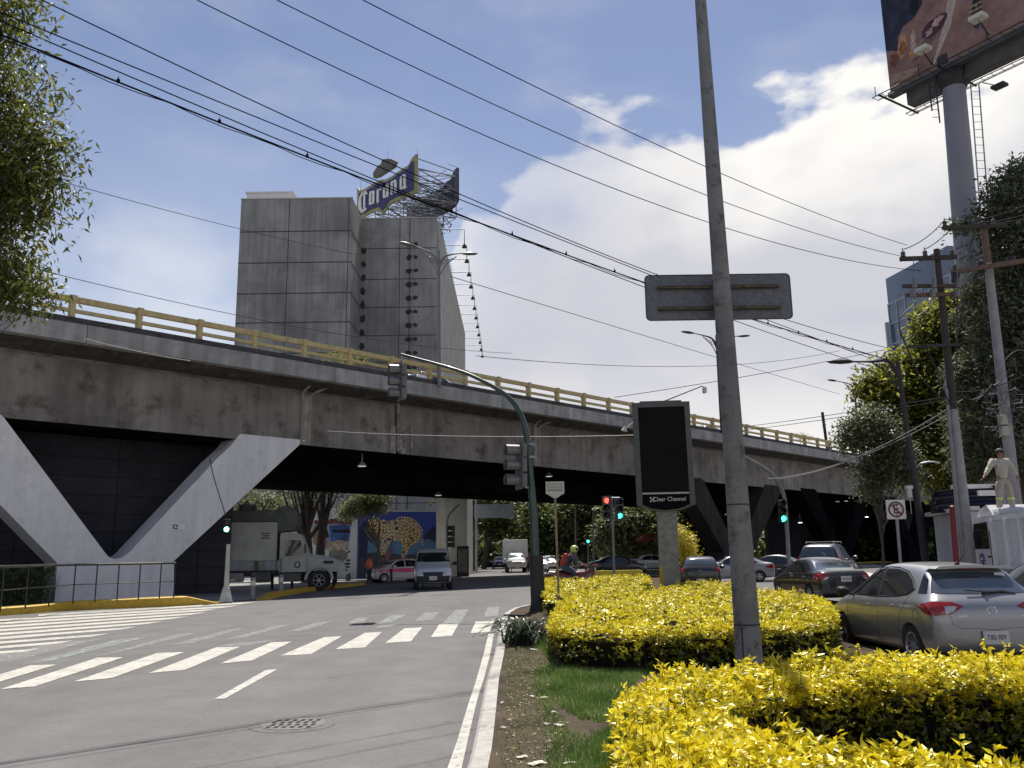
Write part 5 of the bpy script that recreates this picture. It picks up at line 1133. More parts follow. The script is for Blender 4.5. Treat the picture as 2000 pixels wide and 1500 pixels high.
# -- street lamps
def lamp_arms(t, top, dirs, L, rise, s=1.0, mt=DKST, scroll=True):
    for d in dirs:
        d = Vector(d).normalized(); q = bez([top - Zv * .55 * s, top + d * .3 * s + Zv * .0, top + d * L * .5 + Zv * rise * .65, top + d * L * .82 + Zv * rise], 4)
        mb = MB(); mb.tube(q, [.085 * s, .08 * s, .075 * s, .07 * s, .06 * s, .055 * s, .05 * s, .045 * s, .04 * s, .035 * s, .03 * s, .03 * s, .03 * s][:len(q)], 8)
        mb.tube(bez([top - Zv * 1.1 * s, top + d * .35 * s - Zv * .45 * s, top + d * .95 * s + Zv * rise * .35], 4), .03 * s, 6)
        for k_, rr_ in ((.28, .10), (.5, .075), (.7, .05)):
            cc = top + d * k_ * s - Zv * (.42 - k_ * .5) * s
            mb.tube([cc + d * (math.cos(a) * rr_ * s) + Zv * (math.sin(a) * rr_ * s) for a in [6.2832 * i / 12 for i in range(13)]], .02 * s, 5, cap=False)
        mb.build('arm', mt, t, smooth=True)
        e = q[-1]; rings = []
        dn_ = Vector((-d.y, d.x, 0)); dd = (d + Zv * (rise / L) * .6).normalized()
        for f, w, h in ((0, .04, .03), (.12, .09, .06), (.4, .17, .08), (.75, .15, .06), (.9, .04, .02)):
            rings.append([e + dd * f * s + dn_ * (math.cos(a) * w * s) + Zv * (math.sin(a) * h * s) for a in [6.2832 * i / 12 for i in range(12)]])
        mb = MB(); mb.loft(rings); mb.build('lamp_head', mt, t, smooth=True)
Yl = 30; b0 = P(1812, 1105, Yl); b0.z = 0; tp = P(1753, 706, Yl)
t = thing('street_lamp', 'dark leaning street lamp post with one long arm left of the utility pole', 'street lamp', b0)
mb = MB(); mb.tube([b0, b0 + (tp - b0) * .5, tp], [.13, .11, .07], 12); mb.build('post', DKST, t, smooth=True); lamp_arms(t, tp, [(-1, -.1, 0)], 2.0, -.02, 1.05)
mb = MB(); mb.tube(bez([P(1788, 915, Yl), P(1800, 905, Yl - .2), P(1820, 902, Yl - .3), P(1836, 905, Yl - .4)], 4), .03, 6); mb.build('cctv_arm', GALV, t)
def double_lamp(px, py, Y, base_z, lab, s=1.0, L=2.0, mt=DKST, d=(1, .3, 0)):
    tp = P(px, py, Y); t = thing('street_lamp', lab, 'street lamp', (tp.x, tp.y, base_z), 0, 'double armed lamps on the viaduct')
    mb = MB(); mb.tube([Vector((tp.x, tp.y, base_z)), tp + Zv * .25 * s], [.1 * s, .06 * s], 10); mb.build('post', mt, t, smooth=True)
    lamp_arms(t, tp, [d, (-d[0], -d[1], 0)], L, .35, s, mt)
zdk = ZFT - .1
double_lamp(1668, 752, 92, zdk, 'double armed lamp on the viaduct left of the curved lamp post', 1.3, 2.6)
double_lamp(1399, 662, 68, zdk, 'double armed lamp half hidden behind the tall leaning pole', 1.25, 2.4)
double_lamp(858, 500, 47, zdk, 'double armed lamp standing in front of the concrete tower', 1.1, 1.7, M('lamp_grey', (0.16, .165, .17), .45, .4), d=(.9, .45, 0))
b0 = B(1616, 860, DG + 3); mb = MB(); mb.tube([Vector((b0.x, b0.y, zdk)), Vector((b0.x - .3, b0.y, P(1613, 805, b0.y).z))], .16, 8); tag(mb.build('post', DKST), 'short thin post standing up behind the viaduct railing', 'post')

# -- billboard
Yc = 37.0
c0 = P(1890, 560, Yc); ct = P(1862, 160, Yc); bx = P(1868, 250, Yc).x
bb = thing('billboard', 'huge billboard with a brown food advertisement high on a thick grey column', 'billboard', (P(1905, 800, Yc).x, Yc, 0))
mb = MB(); base_ = Vector((P(1905, 800, Yc).x, Yc, 0)); top__ = P(1861, 150, Yc); mb.tube([base_, base_.lerp(top__, .5), top__], [.64, .57, .49], 28); mb.build('column', M('column_grey', (0.21, 0.21, 0.24), .5, var=.08, scale=.6, dirt=(0.18, 0.12, 0.09), dirtamt=.25), bb, smooth=True)
A0 = P(1739, 181, 39.0); 
hu = Vector((.53, -.85, 0)).normalized()     # board runs towards the camera on the right
bnrm = Vector((hu.y, -hu.x, 0));  bnrm = bnrm if bnrm.dot(CAM - A0) > 0 else -bnrm
def BQ(a, h, o=0): return A0 + hu * a + Zv * h + bnrm * o
mb = MB(); mb.prism([BQ(0, 0), BQ(12, 0), BQ(12, 8), BQ(0, 8)], -bnrm * .3); mb.build('panel', M('ad_brown', (0.23, 0.135, 0.115), .6, var=.35, scale=.9, dirt=(0.32, 0.21, 0.17), dirtamt=.7, spec=.2), bb)
def adpatch(name, pts, mt, o):
    mb = MB(); mb.prism([BQ(a, h, o) for a, h in pts], bnrm * .003); me = mb.mesh(name); bm = bmesh.new(); bm.from_mesh(me); bmesh.ops.triangulate(bm, faces=[f for f in bm.faces if len(f.verts) > 4]); bm.to_mesh(me); bm.free(); link(name, me, mt, bb)
def blob(cx, cy, rx, ry, n=18, ang=0, j=.12, seed=1):
    r_ = random.Random(seed); o = []
    for i in range(n): a = 6.2832 * i / n; k = 1 + r_.uniform(-j, j); x, y = math.cos(a) * rx * k, math.sin(a) * ry * k; o.append((cx + x * math.cos(ang) - y * math.sin(ang), cy + x * math.sin(ang) + y * math.cos(ang)))
    return o
AM = lambda n, c, v=.4, s=4: M('ad_' + n, c, .6, var=v, scale=s, spec=.2)
NVY = AM('navy', (0.03, 0.032, 0.055), .5, 1.5)
adpatch('picture_dark', [(0, 2.2), (.3, 2.1), (.62, 1.9), (.7, 2.6), (1.0, 3.0), (1.6, 3.1), (2.1, 3.6), (2.2, 8), (0, 8)], NVY, .004)
adpatch('picture_shadow', [(1.2, .9), (2.0, 1.1), (2.9, 2.0), (2.7, 2.3), (1.7, 1.5)], AM('shade', (0.15, 0.085, 0.08)), .004)
adpatch('picture_light', [(2.25, .25), (2.4, .35), (3.3, 1.7), (4.2, 4.2), (3.7, 4.2), (3.0, 2.0)], AM('tan', (0.42, 0.34, 0.31), .3), .006)
adpatch('picture_plank', [(0, .42), (1.1, .3), (1.7, .55), (.2, .85)], AM('tan2', (0.30, 0.20, 0.15)), .006)
adpatch('picture_jug', blob(.88, 2.05, .24, .62, ang=-.25, seed=2), AM('amber', (0.40, 0.22, 0.13), .6, 5), .010)
adpatch('picture_jug_drink', blob(.9, 1.9, .18, .36, ang=-.2, seed=12), AM('amber2', (0.26, 0.10, 0.05), .6, 7), .014)
adpatch('picture_glass', blob(1.45, 1.95, .14, .58, ang=-.1, seed=3), AM('pale', (0.40, 0.30, 0.26), .6, 6), .010)
adpatch('picture_bowl', blob(1.52, 1.35, .40, .26, ang=.1, seed=4), AM('ochre', (0.34, 0.18, 0.08), .6, 7), .014)
adpatch('picture_plate', blob(2.55, 2.15, .68, .40, ang=.35, seed=6), AM('plate', (0.08, 0.035, 0.05), .6, 5), .010)
adpatch('picture_food', blob(2.7, 2.3, .36, .18, ang=.5, seed=7, j=.35), AM('food', (0.46, 0.28, 0.25), .7, 8), .014)
adpatch('picture_food', blob(2.25, 1.95, .22, .12, ang=.6, seed=17, j=.35), AM('food2', (0.36, 0.26, 0.25), .7, 9), .014)
adpatch('picture_tomato', blob(.38, 1.55, .24, .34, seed=8, j=.3), AM('red', (0.17, 0.06, 0.04), .7, 6), .014)
adpatch('picture_bottle', blob(4.55, 1.75, .24, .85, ang=-.1, j=.02, seed=9), NVY, .012)
adpatch('picture_bottle', blob(1.7, 3.75, .22, .55, ang=-.1, j=.02, seed=10), AM('bottle', (.012, .014, .02)), .012)
for tx_, h_ in (('Negra', 2.1), ('Modelo', 1.85)): put_text('picture_lettering', tx_, .22, BQ(4.52, h_, .02), hu, Zv, AM('gold', (0.55, 0.42, 0.2)), bb)
mb = MB(); mb.prism([BQ(-.1, -.22, .08), BQ(12.1, -.22, .08), BQ(12.1, .0, .08), BQ(-.1, .0, .08)], -bnrm * .4); mb.prism([BQ(.5, -.75, -.5), BQ(12.1, -.75, -.5), BQ(12.1, -.05, -.5), BQ(.5, -.05, -.5)], -bnrm * .6); mb.build('beam', M('beam_dark', (0.085, 0.085, 0.09), .6, .2, var=.3), bb)
mb = MB()
for o, o2, h in ((.3, .75, -.25), (-1.9, -2.3, -.35)):
    for oo in (o, o2): mb.tube([BQ(-.5, h, oo), BQ(12, h, oo)], .03, 6)
    for k in range(26): a = -.5 + k * .48; mb.tube([BQ(a, h, o), BQ(a, h, o2)], .015, 5)
for a in (-.1, 2.9, 7): mb.tube([BQ(a, -.3, .8), BQ(a, -.4, -2.3)], .06, 6)
for a in (-.3, 2.0, 2.7, 5.2): mb.tube([BQ(a, -.25, .75), BQ(a, .25, .75)], .02, 5)
mb.tube([BQ(.3, -.9, -1.2), BQ(12, -.9, -1.2)], .02, 5); mb.tube([top__ + Zv * -.6, top__ + Zv * -.1, top__ + Zv * .9], [.55, .72, .72], 12); mb.build('catwalk', DKST, bb)
for a, ex, ey, ey_ in ((2.65, 1803, 100, 35.2), (5.3, 1911, 38, 32.8)):
    b1 = BQ(a, -.1, .75); e = P(ex, ey, ey_); mb = MB(); mb.tube([b1, e], .035, 6); mb.build('lamp_arm', DKST, bb)
    mb = MB(); mb.box(e + Zv * .08, (.62, .5, .2), (hu, bnrm, Zv), bev=.04); mb.build('flood_lamp', M('lamp_cream', (0.55, .53, .45)), bb)
e = P(1952, 168, 35.5); mb = MB(); mb.tube([BQ(3.2, -.4, -2.2), e], .03, 6); mb.build('lamp_arm', DKST, bb); mb = MB(); mb.box(e, (.6, .45, .14), (hu, bnrm, Zv), bev=.04); mb.build('flood_lamp', DKST, bb)
mb = MB(); lx = Vector((.78, -.25, 0))
for dx in (0, .38): mb.tube([base_ + lx + Vector((dx, 0, 9)), top__ + lx * .9 + Vector((dx - .05, 0, -.5))], .03, 5)
for k in range(36): f = k / 36; q = (base_ + lx + Zv * 9).lerp(top__ + lx * .9 - Zv * .5, f); mb.tube([q, q + Xv * .38], .018, 4)
mb.build('ladder', GALV, bb)
mb = MB(); 
for dx in (0, .3): mb.tube([top__ + Vector((-.85 - dx, 0, -.3)), top__ + Vector((-.85 - dx, 0, -2.3 + dx * 2))], .035, 5)
for k in range(5): mb.tube([top__ + Vector((-.85, 0, -.5 - k * .38)), top__ + Vector((-1.15, 0, -.5 - k * .38))], .02, 4)
mb.build('short_ladder', DKST, bb)

# -- glass office tower far right
def glassmat():
    mt = bpy.data.materials.new('curtain_glass'); mt.use_nodes = True; N = mt.node_tree.nodes; L = mt.node_tree.links; b = N['Principled BSDF']
    tc = N.new('ShaderNodeTexCoord'); v = N.new('ShaderNodeTexVoronoi'); v.inputs['Scale'].default_value = .28; L.new(tc.outputs['Object'], v.inputs[0])
    r_ = N.new('ShaderNodeValToRGB'); r_.color_ramp.elements[0].color = (0.05, 0.075, 0.12, 1); r_.color_ramp.elements[1].color = (0.11, 0.15, 0.21, 1); L.new(v.outputs['Color'], r_.inputs[0]); L.new(r_.outputs[0], b.inputs['Base Color'])
    b.inputs['Roughness'].default_value = .12; b.inputs['Specular IOR Level'].default_value = .8; return mt
gt = thing('glass_tower', 'blue grey glass office tower behind the trees on the right', 'building', (72, 140, 0))
Yg = 140; ga = P(1730, 548, Yg); gz = P(1730, 545, Yg).z; e1 = Vector((.30, -.95, 0)).normalized()   # side face runs back to the camera right
fx = Vector((ga.x, ga.y, 0)); f1 = fx + Vector((.90, .43, 0)) * 16
gz2 = P(1860, 470, 118).z
Dp = Vector((.154, -.988, 0)); Dq = Vector((.988, .154, 0))
foot = [fx, fx + Dp * 16.2, fx + Dp * 16.2 + Dq * 30, fx + Dq * 30]
mb = MB(); mb.prism(foot, Zv * gz); mb.build('block', glassmat(), gt)
mb = MB()
for k in range(12):
    z = gz - 3.4 * k - 4.5
    mb.box(fx + Dp * 8.1 + Zv * z, (16.4, .2, .26), (Dp, Dq, Zv)); mb.box(fx + Dp * 16.2 + Dq * 15 + Zv * z, (30, .2, .26), (Dq, Dp, Zv))
for k in range(8): mb.box(fx + Dp * (16.2 * k / 7.0) + Zv * (gz / 2 - 2.2), (.2, .24, gz - 4.5), (Dp, Dq, Zv))
for k in range(1, 12): mb.box(fx + Dp * 16.2 + Dq * (30 * k / 11.0) + Zv * (gz / 2 - 2.2), (.2, .24, gz - 4.5), (Dq, Dp, Zv))
mb.box(fx - Vector((.5, -.1, 0)) + Zv * (gz - 7.5) * .5, (.5, .5, gz - 7.5)); mb.build('mullion', M('mullion', (0.34, .38, .44), .5, .1), gt)

# -- utility poles
WOODP = M('pole_wood', (0.045, 0.036, 0.03), .85, var=.4, scale=5, bump=.4); WOODR = M('arm_rust', (0.14, 0.085, 0.06), .8, var=.4, scale=6); INS = M('insulator', (0.14, 0.13, 0.13), .3, var=.2)
PCON = M('pole_concrete_pale', (0.27, 0.26, 0.26), .8, var=.2, scale=3, streak=.2)
Ya_ = 24.5
def insul(mb, p, s=1.0):
    for k in range(3): mb.tube([p + Zv * (.02 + k * .055) * s, p + Zv * (.05 + k * .055) * s], [.075 * s, .055 * s], 10)
    mb.tube([p - Zv * .03 * s, p + Zv * .27 * s], .016 * s, 5)
ua = thing('utility_pole', 'dark wooden utility pole with three crossarms left of the other pole', 'utility pole', (P(1892, 1090, Ya_).x, Ya_, 0))
u0 = P(1895, 1100, Ya_); u0.z = 0; u1 = P(1862, 800, Ya_); u2 = P(1829, 487, Ya_)
mb = MB(); mb.tube([u1 - (u2 - u1) * .03, u2], [.115, .085], 12); mb.build('upper_shaft', WOODP, ua, smooth=True)
mb = MB(); mb.tube([u0, u1], [.17, .12], 14); mb.tube([u0 + Vector((-.24, -.05, 0)), P(1850, 760, Ya_) + Vector((-.04, -.05, 0))], .035, 6); mb.tube([u0 + Vector((-.34, -.08, 0)), P(1846, 740, Ya_)], .028, 6); mb.build('lower_shaft', PCON, ua, smooth=True)
def xarm(t, x0, y0, x1, y1, Y, w, h, mt, ins=(), name='crossarm', Y1=None):
    a, b = P(x0, y0, Y), P(x1, y1, Y1 or Y); d = (b - a).normalized(); s_ = Vector((-d.y, d.x, 0)).normalized(); mb = MB(); mb.box((a + b) / 2, ((b - a).length, w, h), (d, s_, d.cross(s_))); mb.build(name, mt, t)
    if ins:
        mb = MB()
        for f in ins: insul(mb, a.lerp(b, f) + Zv * (h / 2), 1.0)
        mb.build('insulator', INS, t)
    return a, b
xarm(ua, 1758, 506, 1868, 502, Ya_ - .12, .10, .12, WOODP, (.06, .45, .93))
xarm(ua, 1763, 559, 1878, 558, Ya_ - .12, .10, .10, M('arm_dark', (0.08, 0.06, 0.05), .8, var=.3), ())
xarm(ua, 1769, 577, 1880, 574, Ya_ - .15, .10, .10, WOODR, ())
xarm(ua, 1773, 677, 1876, 673, Ya_ - .12, .08, .07, DKST, ())
for px in (1786, 1824, 1872):   # cut-outs between the paired arms
    mb = MB()
    mb.tube([P(px, 545, Ya_ - .3), P(px, 562, Ya_ - .3)], .075, 8); mb.tube([P(px - 3, 566, Ya_ - .3), P(px - 3, 580, Ya_ - .3)], .09, 8); mb.tube([P(px - 2, 545, Ya_ - .3), P(px - 2, 500, Ya_ - .2)], .012, 4); mb.build('cutout', INS, ua)

mb = MB()
for a, b in (((1757, 645), (1795, 735)), ((1795, 648), (1835, 735)), ((1795, 735), (1852, 790)), ((1830, 735), (1856, 790)), ((1870, 570), (1868, 720)), ((1885, 590), (1870, 640))):
    mb.tube([P(*a, Ya_ - .2), P(*b, Ya_ - .1)], .02, 5)
mb.tube(bez([P(1757, 645, Ya_ - .2), P(1758, 620, Ya_ - .2), P(1790, 590, Ya_ - .2)], 4), .015, 4); mb.tube(bez([P(1795, 648, Ya_ - .2), P(1812, 605, Ya_ - .2), P(1826, 590, Ya_ - .2)], 4), .015, 4)
mb.build('brace', DKST, ua)
Yb_ = 27.0
ub = thing('utility_pole', 'pale concrete utility pole with brown crossarm at the right behind the worker', 'utility pole', (P(1985, 1000, Yb_).x, Yb_, 0))
v0 = P(1994, 1080, Yb_); v0.z = 0; v1 = P(1930, 515, Yb_); v2 = P(1921, 438, Yb_)
mb = MB(); mb.tube([v0, v1], [.20, .125], 14); mb.build('shaft', PCON, ub, smooth=True)
mb = MB(); mb.tube([v1 - Zv * .05, v2], [.11, .1], 12); mb.build('top_shaft', WOODR, ub, smooth=True)
xarm(ub, 1841, 445, 1966, 440, Yb_ - .15, .12, .12, WOODP, (.04, .5, .8))
xarm(ub, 1856, 532, 2010, 508, Yb_ - .15, .12, .14, WOODR, (.06,), Y1=Yb_ - 1.0)
for px, py in ((1866, 541), (1917, 522), (1975, 510)):
    mb = MB(); mb.tube([P(px, py - 8, Yb_ - .35), P(px, py + 9, Yb_ - .35)], .13, 10); mb.build('fuse_body', M('fuse_black', (0.015, .015, .015), .6), ub)
mb = MB(); mb.box(P(1958, 820, Yb_ - .1), (.22, .2, .32), bev=.02); mb.box(P(1962, 842, Yb_ - .1), (.24, .2, .3), bev=.02); mb.build('meter_box', M('box_cream', (0.36, .34, .28), .6), ub)
mb = MB(); rr = random.Random(5)
for k in range(34):
    a = P(1955 + rr.gauss(0, 14), 775 + rr.gauss(0, 22), Yb_ - .2 + rr.gauss(0, .15)); q = [a]
    for j in range(4): q.append(q[-1] + Vector((rr.gauss(0, .22), rr.gauss(0, .1), rr.gauss(0, .22))))
    mb.tube(bez(q, 3), .009, 4)
mb.build('cable_tangle', M('cable_grey', (0.10, .10, .11), .6), ub)
# red bollard post, white wall, navy corrugated hoarding
mb = MB(); a = P(1869, 1105, 25.5); a.z = 0; mb.tube([a, P(1863, 990, 25.5)], .13, 14); mb.tube([P(1863, 990, 25.5), P(1863, 988, 25.5)], [.13, .1], 14); tag(mb.build('red_post', M('post_red', (0.22, 0.03, 0.035), .5, var=.2), smooth=True), 'short thick red post beside the white wall and the utility pole', 'post')
wb = thing('white_wall', 'white painted brick wall behind the red post', 'wall', (P(1850, 1100, 27).x, 27, 0))
wa_ = P(1832, 1095, 31); wbb = P(1905, 1095, 26.5); zt_ = P(1826, 1005, 31).z
BRW = M('brick_white', (0.40, 0.41, 0.44), .8, var=.08, scale=2)
mb = MB(); mb.prism([Vector((wa_.x, wa_.y, 0)), Vector((wbb.x, wbb.y, 0)), Vector((wbb.x + .4, wbb.y + .3, 0)), Vector((wa_.x + .4, wa_.y + .3, 0))], Zv * (zt_ - .08)); mb.build('brickwork', BRW, wb)
mb = MB(); d = (Vector((wbb.x, wbb.y, 0)) - Vector((wa_.x, wa_.y, 0))); L_ = d.length; d.normalize(); nn = Vector((d.y, -d.x, 0)); nn = nn if nn.y < 0 else -nn
mb.box(Vector((wa_.x, wa_.y, zt_)) + d * L_ / 2, (L_ + .3, .5, .12), (d, nn, Zv)); mb.build('coping', M('coping_pale', (0.42, .42, .40)), wb)
mb = MB()
for k in range(13): mb.box(Vector((wa_.x, wa_.y, .14 + k * .19)) + d * L_ / 2 + nn * .001, (L_, .004, .012), (d, nn, Zv))
mb.build('mortar_course', M('mortar', (0.30, .31, .33), .9), wb)
hb = thing('navy_hoarding', 'dark navy corrugated metal panel above the white wall behind the utility pole', 'hoarding', (P(1850, 980, 28).x, 28, 0))
hm = M('navy_metal', (0.018, 0.022, 0.045), .35, .4, var=.3)
def corr(x0, x1, y0, y1, Ya, Yb, rows, name='panel'):
    mb = MB(); a, b = P(x0, y0, Ya), P(x1, y0, Yb); z0_, z1_ = P(x0, y1, Ya).z, a.z; d = Vector((b.x - a.x, b.y - a.y, 0)); L_ = d.length; d.normalize(); nn = Vector((d.y, -d.x, 0)); nn = nn if nn.y < 0 else -nn
    rings = []; N_ = rows * 8
    for i in range(N_ + 1):
        f = i / N_; o_ = .05 * math.cos(f * rows * 6.2832); z = z0_ + (z1_ - z0_) * f; rings.append([Vector((a.x, a.y, z)) + nn * o_, Vector((a.x, a.y, z)) + d * L_ + nn * o_, Vector((a.x, a.y, z)) + d * L_ - nn * .1, Vector((a.x, a.y, z)) - nn * .1])
    mb.loft(rings); mb.build(name, hm, hb)
corr(1822, 1872, 960, 1003, 29, 27.5, 3); corr(1876, 1952, 953, 1003, 27.5, 26.5, 3, 'panel')
mb = MB(); mb.box(P(1912, 950, 26.8), (1.6, .3, .12)); mb.box(P(1926, 963, 26.4), (.5, .1, .16)); mb.build('cap_strip', M('white_plastic', (0.55, .55, .55)), hb)
mb = MB(); mb.tube([P(1822, 965, 29), P(1822, 1003, 29)], .06, 6); mb.build('edge_post', DKST, hb)

# -- wires
WIRE = M('wire_black', (0.010, 0.010, 0.011), 1, spec=0); WIREG = M('wire_grey', (0.05, 0.05, 0.055), 1, spec=0)
def proj(p):
    d = p - CAM; return 1000 + F_PX * d.dot(cR) / d.dot(cF), 750 - F_PX * d.dot(cU) / d.dot(cF)
def wire(label, a, b, mid, Ya, Yb, r=.010, mt=WIRE, group='overhead wires', ext=.0, knots=0, name='overhead_wire'):
    A = P(*a, Ya); Bq = P(*b, Yb)
    if ext: A = A + (A - Bq) * ext
    def at(f, s): return A.lerp(Bq, f) - Zv * (4 * s * f * (1 - f))
    best = 0
    if mid:
        lo, hi = -1.0, 6.0
        for _ in range(40):
            s = (lo + hi) / 2; f0, f1 = 0.0, 1.0
            for _ in range(30):
                f = (f0 + f1) / 2
                if proj(at(f, s))[0] < mid[0]: f0 = f
                else: f1 = f
            if proj(at(f, s))[1] < mid[1]: lo = s
            else: hi = s
        best = s
    mb = MB(); pts = [at(i / 40, best) for i in range(41)]; mb.tube(pts, r, 5)
    if knots:
        for k in range(knots):
            f = (k + .5) / knots; p = at(f, best); mb.box(p + Zv * .015, (.035, .035, .05)); mb.tube([p, p + Zv * .08], .008, 4)
        pts2 = [at(i / 60, best) - Zv * (.05 * abs(math.sin(i / 60 * math.pi * knots))) for i in range(61)]; mb.tube(pts2, r * .6, 4)
    return tag(mb.build(name, mt), label, 'wire', group)
wire('highest overhead wire, entering at the top right of centre', (709, 0), (1772, 479), (1375, 324), 10.5, 24.3, .008)
wire('second highest overhead wire crossing above the cumulus cloud', (541, 0), (1759, 500), (1382, 382), 10.5, 24.3, .008)
wire('third overhead wire crossing the tall pole above its sign', (385, 0), (1800, 529), (1383, 434), 10.2, 24.6, .008)
wire('overhead wire passing over the top of the rooftop sign', (82, 0), (1735, 680), (900, 380), 10.0, 25, .009)
wire('thin overhead wire just above the cable bundle', (0, 22), (1700, 700), (800, 350), 9.8, 25, .009, ext=.03)
wire('overhead wire close beside the thick cable bundle', (0, 36), (1700, 716), (590, 292), 9.8, 25, .009, ext=.03)
wire('thick lashed cable bundle drooping across the sky from the left tree', (0, 62), (1735, 702), (640, 322), 9.7, 25, .013, ext=.03, knots=17, name='cable_bundle')
wire('thin wire crossing low on the left in front of the tower top', (0, 318), (700, 498), (460, 445), 20, 36, .010, WIREG, ext=.05)
wire('thin wire crossing the tower bottom above the railing', (0, 508), (1000, 690), (460, 615), 20, 40, .010, WIREG)
wire('thin far wire running right from the tower lamp towards the leaning pole', (880, 540), (1640, 770), (1300, 668), 45, 90, .02, WIREG)
wire('thin far wire low over the cloud left of the leaning pole', (930, 695), (1640, 685), (1300, 716), 45, 80, .018, WIREG)
wire('thin far wire rising right from behind the poster column', (1200, 776), (1850, 655), (1480, 731), 45, 60, .018, WIREG)
wire('upper of two thin wires behind the viaduct rail on the right', (1440, 835), (1850, 775), (1640, 808), 50, 26, .014, WIREG)
wire('lower of two thin wires behind the viaduct rail on the right', (1440, 842), (1860, 780), (1640, 815), 50, 26, .014, WIREG)
wire('pale cable running along the girder face to the poster column', (640, 842), (1240, 850), (900, 852), 36, 31, .016, M('cable_pale', (0.25, .25, .24), .6))
wire('pale cable looping from the left edge under the deck overhang', (-20, 602), (372, 705), (190, 668), 33, 33.5, .016, M('cable_pale', (0.25, .25, .24)))
wire('pale cable sagging from the signal mast up to the thin tree', (1500, 935), (1880, 780), (1640, 905), 38, 25, .016, M('cable_pale', (0.25, .25, .24)))
wire('second pale cable sagging beside the first towards the thin tree', (1520, 936), (1870, 800), (1660, 900), 38, 25, .012, M('cable_pale', (0.25, .25, .24)))
for a, b, md, lab in (((1765, 487), (1846, 428), (1800, 470), 'cable looping up from the dark pole to the left end of the top crossarm'), ((1806, 487), (1856, 448), (1830, 472), 'short cable looping between the two poles below the first'), ((1866, 487), (1935, 440), (1900, 470), 'cable looping between the two poles on the right')):
    wire(lab, a, b, md, 24.2, 26.8, .014, WIREG, group='cables joining the two utility poles')
for a, b, md, lab in (((1846, 428), (2060, 372), (1930, 425), 'upper pale wire leaving the frame at the right edge'), ((1900, 432), (2060, 395), (1980, 425), 'middle pale wire leaving the frame at the right edge'), ((1935, 437), (2060, 415), (2000, 428), 'lower pale wire leaving the frame at the right edge'), ((1870, 765), (2060, 700), (1960, 750), 'low tangled wire leaving the frame beside the cable tangle')):
    wire(lab, a, b, md, 26.8, 18, .014, WIREG, group='wires leaving to the right')
for px in (1480, 1590, 1700):
    pass
# ================================================================ vehicles
GLASS = M('car_glass', (0.012, 0.014, 0.016), .04, var=.1, spec=.9); GLASSR = M('car_glass_rear', (0.05, 0.065, 0.08), .03, var=.25, scale=1.5, spec=1.0, coat=1.0)
TYRE = M('tyre', (0.018, 0.018, 0.018), .85, var=.2, scale=20); RIMM = M('alloy', (0.50, 0.50, 0.51), .3, .8, var=.08); PLAST = M('black_plastic', (0.012, 0.012, 0.012), .55); WELL = M('wheel_well', (0.004, 0.004, 0.004), 1)
CHROME = M('chrome', (0.7, 0.7, 0.7), .12, 1.0, var=.02); SEAM = M('seam', (0.006, 0.006, 0.006), .8); REDL = M('tail_red', (0.30, 0.012, 0.012), .12, var=.3, scale=12, coat=1); CLEARL = M('lamp_clear', (0.55, 0.55, 0.55), .1, .2, var=.3, scale=14, coat=1); PLATEM = M('plate_white', (0.55, 0.55, 0.53), .5, var=.1, scale=30)
def paintm(name, c, metal=.0, rough=.32, coat=.9): return M(name, c, rough, metal, var=.03, scale=2, coat=coat)
def clean_eval(o):
    me = bpy.data.meshes.new_from_object(o.evaluated_get(bpy.context.evaluated_depsgraph_get())); return me
def car_body(stations, wheels, wr_, paint_, lower=PLAST):
    """stations: x, zb, zsh(oulder), zroof, wb, wroof"""
    rings = []
    for (x, zb, zs, zr, wb, wt) in stations:
        h = [(0, zb), (wb * .80, zb), (wb * .955, zb + .05), (wb * .99, zb + (zs - zb) * .35), (wb, zb + (zs - zb) * .68), (wb * .985, zs - .05), (wb * .955, zs), (wt + (wb * .955 - wt) * .42, zs + (zr - zs) * .55), (wt * 1.0, zr - .055 * min(1, (zr - zs) / .3 + .15)), (wt * .78, zr - .008), (0, zr)]
        ring = [(x, y, z) for y, z in h] + [(x, -y, z) for y, z in h[-2:0:-1]]
        rings.append(ring)
    mb = MB(); mb.loft(rings); me = mb.mesh('body'); o = bpy.data.objects.new('tmpbody', me); col.objects.link(o)
    s = o.modifiers.new('s', 'SUBSURF'); s.levels = 2; s.render_levels = 2
    cut = MB()
    for (x, wy) in wheels:
        for sgn_ in (-1, 1): cut.tube([(x, sgn_ * (wy - .30), wr_), (x, sgn_ * (wy + .4), wr_)], wr_ * 1.14, 32)
    cme = cut.mesh('cut'); co = bpy.data.objects.new('tmpcut', cme); col.objects.link(co)
    b = o.modifiers.new('b', 'BOOLEAN'); b.operation = 'DIFFERENCE'; b.solver = 'EXACT'; b.object = co
    me2 = clean_eval(o); bpy.data.objects.remove(o); bpy.data.objects.remove(co); me2.name = 'body'
    me2.materials.clear(); me2.materials.append(paint_)
    return me2
